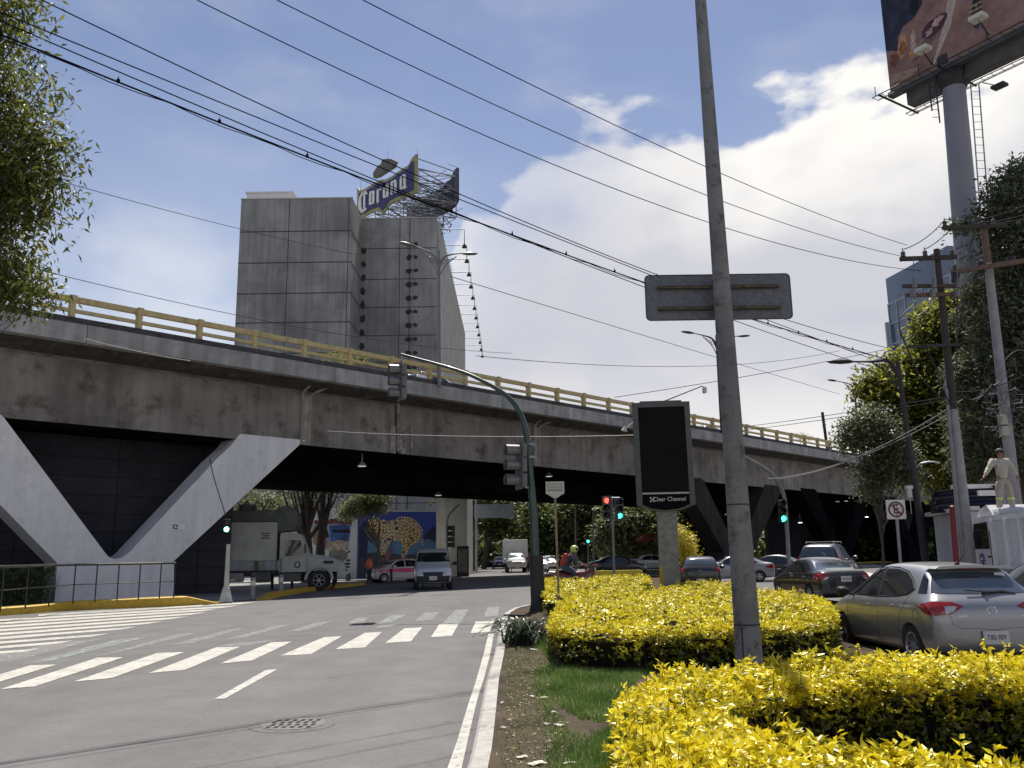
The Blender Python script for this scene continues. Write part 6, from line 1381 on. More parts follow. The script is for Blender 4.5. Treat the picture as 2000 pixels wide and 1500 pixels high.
class Skin:
    """patches laid on a body surface by projection"""
    def __init__(s, me): s.bvh = BVHTree.FromPolygons([v.co for v in me.vertices], [tuple(p.vertices) for p in me.polygons])
    def cast(s, p, d):
        h = s.bvh.ray_cast(Vector(p) - Vector(d) * 4, Vector(d)); return h[0], h[1]
    def patch(s, name, pts, u, v, d, mt, parent, off=.004, o0=(0, 0, 0), cuts=3, thick=None):
        """pts in (a,b): origin + u*a + v*b, cast along d"""
        u, v, d = Vector(u).normalized(), Vector(v).normalized(), Vector(d).normalized(); o0 = Vector(o0)
        bm = bmesh.new(); vs = []
        n = len(pts)
        for i in range(n):
            a = Vector((*pts[i], 0)); b = Vector((*pts[(i + 1) % n], 0)); m_ = max(1, int((b - a).length / .12))
            for k in range(m_): vs.append(bm.verts.new(a.lerp(b, k / m_)))
        bm.faces.new(vs); bmesh.ops.triangulate(bm, faces=bm.faces)
        for _ in range(cuts):
            lo = [e for e in bm.edges if e.calc_length() > .07]
            if not lo: break
            bmesh.ops.subdivide_edges(bm, edges=lo, cuts=1); bmesh.ops.triangulate(bm, faces=[f for f in bm.faces if len(f.verts) > 3])
        bad = []
        for w in bm.verts:
            p = o0 + u * w.co.x + v * w.co.y; h, nn = s.cast(p, d)
            if h is None: bad.append(w); continue
            if nn.dot(d) > 0: nn = -nn
            w.co = h + (nn * .5 - d * .5).normalized() * off
        if bad: bmesh.ops.delete(bm, geom=bad, context='VERTS')
        me = bpy.data.meshes.new(name); bm.to_mesh(me); bm.free()
        return link(name, me, mt, parent, smooth=True, world=False, angle=60)
    def line(s, mb, pts, u, v, d, r=.004, o0=(0, 0, 0), off=0.0):
        u, v, d = Vector(u), Vector(v), Vector(d).normalized(); o0 = Vector(o0); q = []
        for i in range(len(pts) - 1):
            for k in range(6):
                a = pts[i][0] + (pts[i + 1][0] - pts[i][0]) * k / 6; b = pts[i][1] + (pts[i + 1][1] - pts[i][1]) * k / 6; h, _ = s.cast(o0 + u * a + v * b, d)
                if h: q.append(h - d * off)
        h, _ = s.cast(o0 + u * pts[-1][0] + v * pts[-1][1], d)
        if h: q.append(h - d * off)
        if len(q) > 1: mb.tube(q, r, 4)
def wheel_mesh(R_, W_, spokes=10, rimr=.66, style=0):
    """axis along Y, outer face at +Y"""
    mb = MB(); n = 32; prof = [(rimr * R_, -W_ / 2), (R_ * .93, -W_ / 2), (R_, -W_ * .36), (R_, W_ * .36), (R_ * .93, W_ / 2), (rimr * R_, W_ / 2)]
    mb.loft([[Vector((math.cos(6.2832 * i / n) * r, y, math.sin(6.2832 * i / n) * r)) for i in range(n)] for r, y in prof + [prof[0]]], cap=False)
    ty = mb.mesh('tyre')
    mb = MB(); mb.loft([[Vector((math.cos(6.2832 * i / n) * r, y, math.sin(6.2832 * i / n) * r)) for i in range(n)] for r, y in ((rimr * R_, -W_ * .3), (rimr * R_, W_ * .48), (rimr * R_ * .93, W_ * .5), (rimr * R_ * .88, W_ * .30))], cap=False)
    for k in range(spokes):
        a = 6.2832 * k / spokes; u = Vector((math.cos(a), 0, math.sin(a))); w = Vector((-math.sin(a), 0, math.cos(a))); r1 = rimr * R_ * .92; y = W_ * .36
        mb.prism([u * .03 + w * .022 + Vector((0, y, 0)), u * r1 + w * .018 + Vector((0, y + .01, 0)), u * r1 - w * .018 + Vector((0, y + .01, 0)), u * .03 - w * .022 + Vector((0, y, 0))], (0, -.03, 0))
    mb.tube([(0, W_ * .25, 0), (0, W_ * .44, 0)], .055, 16); ri = mb.mesh('rim')
    mb = MB(); mb.tube([(0, -W_ * .2, 0), (0, W_ * .12, 0)], rimr * R_ * .86, 24); hb = mb.mesh('brake')
    return ty, ri, hb
def add_wheels(t, axles, wy, R_, W_, rimm=RIMM, spokes=10, rimr=.66):
    ty, ri, hb = wheel_mesh(R_, W_, spokes, rimr)
    ty.materials.append(TYRE); ri.materials.append(rimm); hb.materials.append(WELL)
    for x in axles:
        for s in (-1, 1):
            w = bpy.data.objects.new('wheel', None); col.objects.link(w); w.parent = t; w.location = (x, s * wy, R_); w.rotation_euler = (0, 0, 0 if s > 0 else math.pi); w.empty_display_size = .1
            for nm, me in (('tyre', ty), ('rim', ri), ('brake', hb)):
                o = bpy.data.objects.new(nm, me); col.objects.link(o); o.parent = w; o.data.polygons.foreach_set('use_smooth', [True] * len(o.data.polygons)); 
    for me in (ty, ri): me.set_sharp_from_angle(angle=R(35))
def wells(t, axles, wy, R_):
    mb = MB()
    for x in axles:
        for s in (-1, 1): mb.tube([(x, s * (wy - .34), R_), (x, s * (wy - .30), R_)], R_ * 1.16, 24); 
    mb.build('wheel_housing', WELL, t, world=False)
def plateobj(t, c, u, v, txt, w=.34, h=.17, extra=True):
    c, u, v = Vector(c), Vector(u), Vector(v); n_ = u.cross(v); mb = MB(); mb.box(c, (w, h, .012), (u, v, n_), bev=.004); p = mb.build('number_plate', PLATEM, t, world=False)
    if txt:
        put_text('plate_lettering', txt, h * .55, c + n_ * .008, u, v, M('plate_ink', (0.07, 0.07, 0.08), .6), p, .001, world=False, sx=.78)
    return p
def body_link(me, t): 
    o = link('body', me, None, t, smooth=True, world=False, angle=32); return o
X_, Y_ = Vector((1, 0, 0)), Vector((0, 1, 0))
def sides(sk, name, pts, mt, t, off=.004, both=True):
    for s in ((1, -1) if both else (1,)): sk.patch(name, [(a, b) for a, b in pts], X_, Zv, (0, -s, 0), mt, t, off)
def mirror_of(t, x, y, z, mt, glassmt=GLASS, s=1):
    for sg_ in (-1, 1):
        mb = MB(); yy = sg_ * y; rings = []
        for f, w, h in ((0, .03, .03), (.03, .07, .06), (.10, .10, .085), (.19, .09, .08), (.22, .05, .05)):
            rings.append([Vector((x + math.cos(a) * w, yy + sg_ * f, z + math.sin(a) * h)) for a in [6.2832 * i / 12 for i in range(12)]])
        mb.loft(rings); mb.tube([(x, yy - sg_ * .08, z - .06), (x, yy + sg_ * .05, z - .03)], .02, 6); mb.build('mirror', mt, t, smooth=True, world=False)
def handle(t, sk, x, z, mt=CHROME):
    for s in (-1, 1):
        h, _ = sk.cast((x, s * 1.5, z), (0, -s, 0))
        if h: mb = MB(); mb.tube([h + Vector((-.08, 0, 0)), h + Vector((-.07, s * .035, 0)), h + Vector((.06, s * .035, .004)), h + Vector((.08, 0, .004))], .012, 6); mb.build('handle', mt, t, smooth=True, world=False)

# ---------------- silver hatchback
def silver_hatch(loc, rz):
    t = thing('parked_hatchback', 'silver five door hatchback nearest the camera beside the hedges on the right', 'car', loc, rz)
    SP = M('car_silver', (0.31, 0.312, 0.32), .34, .5, var=.02, coat=.8)
    st = [(-2.03, .50, .66, .74, .50, .40), (-2.02, .36, .74, .84, .74, .60), (-1.96, .27, .88, .97, .825, .66), (-1.86, .23, .95, 1.04, .845, .665), (-1.72, .22, .97, 1.17, .85, .64), (-1.48, .20, .97, 1.395, .852, .60), (-1.40, .20, .97, 1.435, .852, .59), (-1.05, .18, .965, 1.475, .85, .575), (-.5, .17, .95, 1.50, .848, .575), (.0, .17, .93, 1.485, .848, .575), (.35, .17, .92, 1.40, .848, .575),
          (.72, .17, .91, 1.215, .848, .61), (1.05, .17, .885, 1.02, .845, .67), (1.25, .17, .86, .955, .84, .70), (1.6, .18, .78, .87, .82, .66), (1.88, .20, .68, .76, .76, .55), (2.01, .30, .55, .62, .62, .42), (2.04, .40, .50, .52, .45, .3)]
    me = car_body(st, [(-1.30, .76), (1.27, .76)], .30, SP); body_link(me, t); sk = Skin(me)
    sides(sk, 'side_window', [(1.02, .965), (.78, 1.10), (.45, 1.265), (.15, 1.365), (-.12, 1.395), (-.18, .975), (.3, .965)], GLASS, t)
    sides(sk, 'side_window', [(-.25, .985), (-.20, 1.395), (-.6, 1.39), (-.95, 1.335), (-1.18, 1.24), (-1.33, 1.12), (-1.18, 1.04), (-.9, 1.01)], GLASS, t)
    for s in (-1, 1):
        fr = MB(); sk.line(fr, [(1.06, .955), (.78, 1.115), (.45, 1.285), (.12, 1.39), (-.25, 1.418), (-.6, 1.41), (-.97, 1.355), (-1.22, 1.25), (-1.38, 1.12), (-1.2, 1.03), (-.9, .995), (-.2, .96), (1.06, .95)], X_, Zv, (0, -s, 0), .010); fr.build('window_seal', SEAM, t, world=False)
        sk.patch('pillar_trim', [(-.18, .975), (-.12, 1.40), (-.20, 1.40), (-.25, .98)], X_, Zv, (0, -s, 0), PLAST, t, .005)
    sk.patch('rear_window', [(-.70, 1.045), (-.5, 1.03), (0, 1.022), (.5, 1.03), (.70, 1.045), (.62, 1.20), (.54, 1.345), (0, 1.365), (-.54, 1.345), (-.62, 1.20)], (0, 1, 0), Zv, (1, 0, -.15), GLASSR, t, .006, (-1.6, 0, 0))
    sk.patch('windscreen', [(-.64, 1.03), (.64, 1.03), (.56, 1.33), (-.56, 1.33)], (0, 1, 0), Zv, (-1, 0, -.2), GLASS, t, .005, (.75, 0, 0))
    for s in (-1, 1): sk.patch('quarter_trim', [(-1.70, 1.06), (-1.50, 1.06), (-1.42, 1.34), (-1.56, 1.25)], X_, Zv, (0, -s, 0), M('trim_black_gloss', (0.01, .01, .011), .15), t, .005)
    mb = MB(); mb.loft([[Vector((x, y * k, z)) for y, z in ((-.57, 1.405), (-.5, 1.44), (0, 1.452), (.5, 1.44), (.57, 1.405), (.5, 1.398), (0, 1.415), (-.5, 1.398))] for x, k in ((-1.36, 1.0), (-1.56, .97), (-1.61, .93))]); mb.build('spoiler', SP, t, smooth=True, world=False, angle=50)
    mb = MB(); mb.box((-1.60, 0, 1.408), (.03, .36, .012)); mb.build('brake_light', REDL, t, world=False)
    # lamps wrap round the corners
    for s in (-1, 1):
        d = Vector((.80, -s * .60, 0)); u = Vector((.60 * s, .80, 0)) * (1)
        u = Vector((-d.y, d.x, 0)).normalized()
        pts = [(-.32, .90), (-.05, .965), (.20, .955), (.34, .90), (.20, .80), (0, .775), (-.15, .79)] if s > 0 else [(.32, .90), (.05, .965), (-.20, .955), (-.34, .90), (-.20, .80), (0, .775), (.15, .79)]
        ctr = Vector((-1.86, s * .68, 0))
        lm_ = sk.patch('tail_light', [(-a * .95, b) for a, b in pts], u, Zv, d, REDL, t, .010, ctr)
        q2 = [(.10, .90), (.25, .90), (.21, .83), (.12, .80)]; q2 = [((-a if s > 0 else a) * -1, b) for a, b in q2]
        sk.patch('reverse_lens', [(-a, b) for a, b in q2], u, Zv, d, CLEARL, t, .014, ctr)
        sk.patch('head_light', [(-.2 * s, .66), (.25 * s, .68), (.2 * s, .78), (-.2 * s, .74)], Vector((-.6 * s, .8, 0)).normalized() * 1, Zv, (-.8, -.6 * s, 0), CLEARL, t, .008, (1.75, s * .58, 0))
    # tailgate outline, bumper break, doors, fuel flap
    mb = MB(); hat = [(-.66, .99), (-.60, .80), (-.56, .66), (-.48, .61), (-.12, .60), (-.08, .585), (.08, .585), (.12, .60), (.48, .61), (.56, .66), (.60, .80), (.66, .99)]
    sk.line(mb, hat, Y_, Zv, (1, 0, 0), .003)
    for s in (-1, 1):
        sk.line(mb, [(1.0, .94), (.98, .60), (.86, .32), (.84, .22)], X_, Zv, (0, -s, 0), .003); sk.line(mb, [(-.20, .96), (-.20, .6), (-.16, .24)], X_, Zv, (0, -s, 0), .003)
        sk.line(mb, [(-1.36, 1.1), (-1.22, .95), (-1.02, .75), (-.92, .5), (-.90, .26)], X_, Zv, (0, -s, 0), .003); sk.line(mb, [(.84, .25), (-.90, .27)], X_, Zv, (0, -s, 0), .005); sk.line(mb, [(-1.50, .93), (-1.66, .78), (-1.72, .62), (-1.78, .55)], X_, Zv, (0, -s, 0), .003)
    sk.line(mb, [(-1.52 + .085 * math.cos(a), .76 + .085 * math.sin(a)) for a in [6.2832 * i / 16 for i in range(17)]], X_, Zv, (0, -1, 0), .003)
    mb.build('panel_gap', SEAM, t, world=False)
    for x, z in ((.02, .83), (-.86, .86)): handle(t, sk, x, z, SP)
    mirror_of(t, .78, .86, 1.0, PLAST)
    sk.patch('bumper_lower', [(-.76, .44), (-.45, .47), (.45, .47), (.76, .44), (.70, .28), (-.70, .28)], Y_, Zv, (1, 0, .12), PLAST, t, .008)
    mb = MB(); mb.box((-1.99, 0, .53), (.05, .62, .13), bev=.02); mb.build('plate_recess', M('recess_grey', (0.13, 0.13, 0.135), .5), t, world=False)
    plateobj(t, (-2.055, 0, .48), -Y_, Zv, 'T80-989', .36, .18)
    mb = MB(); e = Vector((-1.985, 0, .84)); h, nn = sk.cast((-2.5, 0, .84), (1, 0, 0)); e = h - X_ * .006
    mb.tube([e + Vector((0, math.cos(a) * .065, math.sin(a) * .05)) for a in [6.2832 * i / 24 for i in range(25)]], .008, 6, cap=False)
    mb.tube(bez([e + Vector((0, -.062, .014)), e + Vector((0, -.03, .02)), e + Vector((0, 0, -.012)), e + Vector((0, .03, .02)), e + Vector((0, .062, .014))], 4), .007, 6); mb.build('emblem', CHROME, t, smooth=True, world=False)
    mb = MB(); h, _ = sk.cast((-2.5, .42, .77), (1, 0, 0)); mb.box(h, (.006, .13, .02)); h, _ = sk.cast((-2.5, -.45, .77), (1, 0, 0)); mb.box(h, (.006, .09, .02)); mb.build('badge', CHROME, t, world=False)
    h, _ = sk.cast((-2.5, 0, 1.17), (1, 0, -.15)); mb = MB(); a = h - X_ * .03; mb.tube([a, a + Vector((.0, 0, .02))], .035, 8); mb.tube([a + Vector((0, -.02, .01)), a + Vector((.03, -.28, .02)), a + Vector((.02, -.46, -.012))], [.02, .014, .01], 6); mb.tube([a + Vector((0, .0, .02)), a + Vector((.01, .26, .045))], .009, 5); mb.build('wiper', PLAST, t, smooth=True, world=False)
    mb = MB(); mb.tube([(-1.22, 0, 1.46), (-1.44, 0, 1.60)], [.012, .004], 6); mb.tube([(-1.2, 0, 1.455), (-1.26, 0, 1.475)], [.035, .02], 8); mb.build('aerial', PLAST, t, world=False)
    mb = MB(); h, _ = sk.cast((-2.5, -.42, 1.45), (1, 0, -.15)); mb.box(h - X_ * .012, (.004, .15, .07), (Vector((.35, 0, .94)).cross(Y_), Y_, Vector((.35, 0, .94)))); mb.build('sticker', M('white_plastic', (0.55, .55, .55)), t, world=False)
    add_wheels(t, (-1.30, 1.27), .745, .30, .19, RIMM, 10, .70); wells(t, (-1.30, 1.27), .76, .30)
    return t
def ground_xy(px, py): g_ = G(px, py); return g_.x, g_.y

# ---------------- generic saloon / hatch / suv / van
def simple_car(name, label, kind, loc, rz, col_, cat='car', group=None, face='rear', metal=.2, plate_txt='', spec_arch=None, roofcol=None, glass=GLASS):
    t = thing(name, label, cat, loc, rz, group); pm_ = paintm('paint_' + '_'.join('%02d' % int(c * 99) for c in col_), col_, metal)
    if kind == 'sedan':
        st = [(-2.2, .50, .70, .78, .50, .4), (-2.18, .32, .84, .95, .76, .6), (-2.08, .24, .95, 1.06, .83, .70), (-1.75, .22, .97, 1.09, .845, .68), (-1.55, .20, .97, 1.13, .848, .64), (-1.2, .19, .965, 1.30, .848, .60), (-.85, .18, .96, 1.44, .848, .57), (-.4, .18, .95, 1.485, .848, .56), (.1, .18, .93, 1.46, .848, .56), (.5, .18, .92, 1.35, .848, .57), (.9, .18, .90, 1.15, .845, .62), (1.2, .18, .87, 1.00, .84, .68), (1.6, .19, .80, .90, .82, .66), (2.0, .22, .68, .76, .74, .55), (2.15, .34, .56, .62, .6, .4)]
        ax = (-1.32, 1.30); wy = .76; wr_ = .305
        wf = [(.85, .97), (.5, 1.22), (.2, 1.34), (-.15, 1.385), (-.2, .975)]; wb_ = [(-.27, .98), (-.22, 1.385), (-.6, 1.36), (-.95, 1.25), (-1.25, 1.07), (-1.1, 1.0)]
        rw = [(-.66, 1.10), (.66, 1.10), (.52, 1.40), (-.52, 1.40)]; ws = [(-.66, 1.03), (.66, 1.03), (.54, 1.38), (-.54, 1.38)]; H = 1.48
        tl_ = [(-.30, .92), (-.02, .99), (.22, .93), (.30, .80), (.12, .74), (-.10, .78)]; tz_ = -1.98; gap = [(-.62, 1.02), (-.60, .72), (-.50, .64), (.50, .64), (.60, .72), (.62, 1.02)]; pz = .80; L2 = 2.2
    elif kind == 'hatch':
        st = [(-1.9, .42, .70, .80, .60, .5), (-1.88, .28, .84, .98, .80, .62), (-1.80, .23, .95, 1.08, .84, .64), (-1.66, .20, .98, 1.25, .845, .62), (-1.5, .19, .98, 1.42, .845, .6), (-1.2, .18, .98, 1.50, .845, .59), (-.5, .18, .96, 1.52, .845, .59), (.1, .18, .94, 1.48, .845, .58), (.45, .18, .93, 1.38, .845, .58), (.8, .18, .91, 1.18, .845, .62), (1.1, .18, .88, 1.02, .84, .68), (1.5, .19, .82, .92, .81, .64), (1.8, .22, .70, .78, .74, .52), (1.92, .34, .56, .62, .6, .4)]
        ax = (-1.22, 1.20); wy = .76; wr_ = .30
        wf = [(.75, .98), (.4, 1.24), (.1, 1.38), (-.2, 1.41), (-.22, .98)]; wb_ = [(-.29, .99), (-.27, 1.41), (-.8, 1.39), (-1.2, 1.33), (-1.4, 1.12), (-1.2, 1.02)]
        rw = [(-.62, 1.10), (.62, 1.10), (.54, 1.40), (-.54, 1.40)]; ws = [(-.64, 1.05), (.64, 1.05), (.55, 1.38), (-.55, 1.38)]; H = 1.52
        tl_ = [(-.14, .86), (-.10, 1.04), (.10, 1.04), (.2, .92), (.12, .82)]; tz_ = -1.74; gap = [(-.62, 1.04), (-.60, .76), (-.5, .66), (.5, .66), (.6, .76), (.62, 1.04)]; pz = .52; L2 = 1.9
    elif kind == 'suv':
        st = [(-2.3, .55, .86, .95, .7, .6), (-2.28, .42, 1.02, 1.14, .88, .68), (-2.22, .38, 1.12, 1.30, .92, .70), (-2.12, .36, 1.14, 1.60, .925, .70), (-2.0, .36, 1.14, 1.74, .925, .68), (-1.4, .36, 1.12, 1.80, .925, .67), (-.4, .36, 1.10, 1.80, .925, .67), (.2, .36, 1.08, 1.76, .925, .66), (.6, .36, 1.07, 1.60, .925, .66), (1.0, .36, 1.06, 1.32, .92, .70), (1.25, .36, 1.04, 1.17, .92, .76), (1.8, .38, 1.0, 1.10, .90, .74), (2.2, .42, .86, .96, .84, .64), (2.32, .52, .7, .76, .7, .5)]
        ax = (-1.36, 1.40); wy = .83; wr_ = .37
        wf = [(.85, 1.12), (.55, 1.40), (.3, 1.60), (-.15, 1.66), (-.18, 1.12)]; wb_ = [(-.26, 1.13), (-.25, 1.67), (-1.15, 1.67), (-1.2, 1.14)]
        rw = [(-.74, 1.18), (.74, 1.18), (.64, 1.62), (-.64, 1.62)]; ws = [(-.74, 1.20), (.74, 1.20), (.62, 1.62), (-.62, 1.62)]; H = 1.8
        tl_ = [(-.10, .92), (-.10, 1.24), (.08, 1.24), (.12, .92)]; tz_ = -2.2; gap = [(-.78, 1.6), (-.80, .74), (.80, .74), (.78, 1.6)]; pz = .86; L2 = 2.3
    elif kind == 'van':
        st = [(-2.1, .45, 1.0, 1.2, .80, .70), (-2.08, .34, 1.08, 1.72, .86, .74), (-1.9, .30, 1.08, 1.82, .87, .74), (-1.0, .28, 1.06, 1.84, .87, .73), (0, .28, 1.05, 1.83, .87, .72), (.45, .28, 1.04, 1.77, .87, .70), (.8, .28, 1.03, 1.58, .87, .68), (1.15, .28, 1.02, 1.32, .865, .70), (1.45, .28, 1.0, 1.12, .86, .74), (1.75, .28, .92, 1.03, .84, .70), (2.02, .30, .78, .86, .78, .58), (2.12, .36, .56, .66, .66, .44)]
        ax = (-1.35, 1.35); wy = .78; wr_ = .31
        wf = [(1.08, 1.10), (.75, 1.42), (.5, 1.60), (.1, 1.64), (.08, 1.08)]; wb_ = [(0, 1.1), (0, 1.65), (-.9, 1.65), (-.9, 1.1)]
        rw = [(-.62, 1.12), (.62, 1.12), (.6, 1.66), (-.6, 1.66)]; ws = [(-.74, 1.14), (-.62, 1.68), (.62, 1.68), (.74, 1.14), (.3, 1.10), (-.3, 1.10)]; H = 1.84
        tl_ = [(-.1, .9), (-.1, 1.3), (.1, 1.3), (.1, .9)]; tz_ = -2.0; gap = [(-.7, 1.6), (-.7, .6), (.7, .6), (.7, 1.6)]; pz = .7; L2 = 2.1
    elif kind == 'pickup':
        st = [(-1.2, .45, 1.10, 1.2, .84, .7), (-1.18, .42, 1.12, 1.72, .92, .68), (-.8, .42, 1.12, 1.82, .93, .68), (-.2, .42, 1.11, 1.83, .93, .67), (.2, .42, 1.10, 1.74, .93, .66), (.6, .42, 1.09, 1.46, .93, .70), (.9, .42, 1.08, 1.24, .93, .76), (1.5, .42, 1.05, 1.17, .92, .78), (2.2, .44, .98, 1.08, .90, .74), (2.4, .5, .84, .9, .84, .6)]
        ax = (-.9, 1.55) if False else (1.55,); wy = .84; wr_ = .38
        wf = [(.6, 1.16), (.3, 1.42), (.1, 1.62), (-.4, 1.68), (-.45, 1.16)]; wb_ = [(-.5, 1.16), (-.48, 1.68), (-.95, 1.66), (-.98, 1.18)]
        rw = [(-.6, 1.25), (.6, 1.25), (.56, 1.6), (-.56, 1.6)]; ws = [(-.74, 1.24), (.74, 1.24), (.62, 1.66), (-.62, 1.66)]; H = 1.83
        tl_ = None; tz_ = -2.0; gap = None; pz = .7; L2 = 2.4
    me = car_body(st, [(a, wy) for a in ax], wr_, pm_); body_link(me, t); sk = Skin(me)
    sides(sk, 'side_window', wf, glass, t); sides(sk, 'side_window', wb_, glass, t)
    mb = MB()
    for s in (-1, 1):
        sk.line(mb, [(wf[0][0] + .05, wf[0][1]), (wf[0][0] - .02, .45)], X_, Zv, (0, -s, 0), .004); sk.line(mb, [(wf[-1][0] - .03, 1.0), (wf[-1][0] - .03, .4)], X_, Zv, (0, -s, 0), .004)
        sk.line(mb, [(wb_[-1][0], 1.0), (wb_[-1][0] + .12, .45)], X_, Zv, (0, -s, 0), .004)
    rear_x = st[0][0]
    if face in ('rear', 'side'):
        sk.patch('rear_window', rw, Y_, Zv, (1, 0, -.2), GLASSR if glass is GLASS else glass, t, .006, (st[0][0] + .45, 0, 0))
        if gap: sk.line(mb, gap, Y_, Zv, (1, 0, 0), .006)
        if tl_:
            for s in (-1, 1):
                d = Vector((.85, -s * .52, 0)).normalized(); u = Vector((-d.y, d.x, 0)); ctr = Vector((tz_, s * (st[2][4] - .12), 0))
                sk.patch('tail_light', [(a * s, b) for a, b in tl_], u, Zv, d, REDL, t, .010, ctr)
                if kind == 'sedan': sk.patch('reverse_lens', [(a * s, b) for a, b in [(-.26, .86), (-.14, .84), (-.10, .78), (-.2, .80)]], u, Zv, d, CLEARL, t, .014, ctr)
        if kind in ('suv', 'hatch', 'sedan'): sk.patch('bumper_lower', [(-.7, st[2][1] + .10), (.7, st[2][1] + .10), (.64, st[2][1] + .02), (-.64, st[2][1] + .02)], Y_, Zv, (1, 0, .1), PLAST, t, .008)
        if kind == 'suv': sk.patch('bumper', [(-.86, .72), (.86, .72), (.84, .50), (-.84, .50)], Y_, Zv, (1, 0, 0), M('bumper_silver', (0.38, .38, .38), .4, .5), t, .012)
        h, _ = sk.cast((rear_x - 1, 0, pz), X_)
        if h is not None: plateobj(t, h - X_ * .012, -Y_, Zv, plate_txt, .34, .17)
        h, _ = sk.cast((rear_x - 1, 0, pz + .20 if kind == 'sedan' else .9), X_)
        if h is not None: q = MB(); q.tube([h + Vector((-.01, math.cos(a) * .05, math.sin(a) * .035)) for a in [6.2832 * i / 16 for i in range(17)]], .008, 5, cap=False); q.build('emblem', CHROME, t, world=False)
    sk.patch('windscreen', ws, Y_, Zv, (-1, 0, -.25), glass if face != 'front' or glass is not GLASS else (GLASS if kind == 'van' else GLASSR), t, .006, (wf[1][0] + .1, 0, 0))
    fx_ = st[-1][0]; zl_ = st[-1][3] + (.06 if kind in ('suv', 'van', 'pickup') else .05)
    for s in (-1, 1):
        d = Vector((-.85, -s * .52, 0)).normalized(); u = Vector((d.y, -d.x, 0)); ctr = Vector((fx_ - .15, s * (st[-2][4] - .12), 0))
        sk.patch('head_light', [(-.18, zl_ - .05), (.18, zl_ - .04), (.18, zl_ + .12), (-.16, zl_ + .08)], u, Zv, d, CLEARL, t, .010, ctr)
    if face == 'front':
        sk.patch('grille', [(-.42, zl_ - .10), (.42, zl_ - .10), (.45, zl_ + .06), (-.45, zl_ + .06)], Y_, Zv, (-1, 0, 0), PLAST, t, .008)
        sk.patch('bumper', [(-.74, .62), (.74, .62), (.70, .36), (-.70, .36)], Y_, Zv, (-1, 0, 0), PLAST if kind == 'van' else pm_, t, .010)
        h, _ = sk.cast((fx_ + 1, 0, .52), -X_)
        if h is not None: plateobj(t, h + X_ * .014, Y_, Zv, plate_txt, .34, .17)
        if kind == 'pickup':
            h, _ = sk.cast((fx_ + 1, 0, .95), -X_)
            if h is not None: q = MB(); q.box(h + X_ * .02, (.02, 1.5, .05)); q.box(h + X_ * .03, (.02, .22, .08)); q.build('grille_bar', M('brass', (.4, .28, .08), .4, .6), t, world=False)
    mb.build('panel_gap', SEAM, t, world=False)
    mirror_of(t, wf[0][0] - .18, st[6][4] + .01, wf[0][1] + .04, PLAST if kind in ('van',) else pm_)
    for x in (wf[-1][0] + .18, wb_[-1][0] + .12):
        handle(t, sk, x, st[6][2] - .1, CHROME if kind in ('sedan', 'suv') else PLAST)
    add_wheels(t, ax, wy - .015, wr_, .2 if kind != 'suv' else .25, RIMM, 8, .68); wells(t, ax, wy, wr_)
    if kind == 'suv':
        q = MB()
        for s in (-1, 1): q.tube([(-1.7, s * .58, 1.80), (-1.6, s * .58, 1.86), (.1, s * .58, 1.86), (.2, s * .58, 1.79)], .02, 6)
        for x in (-1.4, -.2): q.tube([(x, -.58, 1.86), (x, .58, 1.86)], .015, 6)
        q.build('roof_rack', M('alloy', (.5, .5, .51)), t, world=False)
        for x in ax:
            for s in (-1, 1): q = MB(); q.tube([(x + math.cos(a) * wr_ * 1.2, s * .925, wr_ + math.sin(a) * wr_ * 1.2) for a in [R(-12 + 204 * i / 18) for i in range(19)]], [.04] * 19, 6); q.build('arch_trim', M('bumper_silver', (0.38, .38, .38)), t, smooth=True, world=False)
    if roofcol:
        rm_ = paintm('paint_roof_' + '_'.join('%02d' % int(c * 99) for c in roofcol), roofcol, 0.0)
        sk.patch('roof_colour', [(-1.5, -.5), (.3, -.5), (.3, .5), (-1.5, .5)], X_, Y_, (0, 0, -1), rm_, t, .006)
        sk.patch('bonnet_colour', [(1.05, -.62), (1.85, -.5), (1.85, .5), (1.05, .62)], X_, Y_, (0, 0, -1), rm_, t, .006)
        sides(sk, 'side_colour', [(-1.7, .98), (1.5, .84), (1.6, .62), (-1.7, .66)], rm_, t, .005)
    return t
def face_dir(px, py, ax_px, ax_py): a = G(px, py); b = G(ax_px, ax_py); return math.atan2(b.y - a.y, b.x - a.x)
# silver hatch: heading forward-left away from the camera
_p = P(1942, 1237, 12.45); HX, HY, HR = _p.x - .02, 12.45 + 2.04, R(91)
silver_hatch((HX, HY, 0), HR)
def at(px, Y, rzdeg, dx=0): p = P(px, 1080, Y); return (p.x + dx, Y, 0), R(rzdeg)
l, r_ = at(1590, 29.9, 95); simple_car('parked_sedan', 'charcoal saloon car with red tail lights left of the silver hatchback', 'sedan', l, r_, (0.035, 0.036, 0.042), metal=.5, plate_txt='U47-BLR')
l, r_ = at(1617, 45.5, 60); _v = simple_car('parked_suv', 'dark grey sport utility car with silver wheel arches and roof rack behind the charcoal saloon', 'suv', l, r_, (0.030, 0.027, 0.026), metal=.1); _v.scale = (1.12,) * 3
l, r_ = at(1365, 38.5, 79); simple_car('small_hatchback', 'small black hatchback seen from behind just right of the poster column', 'hatch', l, r_, (0.018, 0.018, 0.02), metal=.2, plate_txt='NKD 17')
p = P(2010, 1100, 17.8); simple_car('blue_car', 'deep blue car cut off by the right edge of the frame beside the silver hatchback', 'sedan', (p.x + .55, 17.8, 0), R(86), (0.012, 0.016, 0.13), metal=.3)
l, r_ = at(845, 46.3, -84); _v = simple_car('parked_van', 'silver van with a black front bumper facing the camera under the viaduct', 'van', l, r_, (0.48, 0.49, 0.51), cat='van', face='front', metal=.2, plate_txt='A 12 BC'); _v.scale = (1.12,) * 3
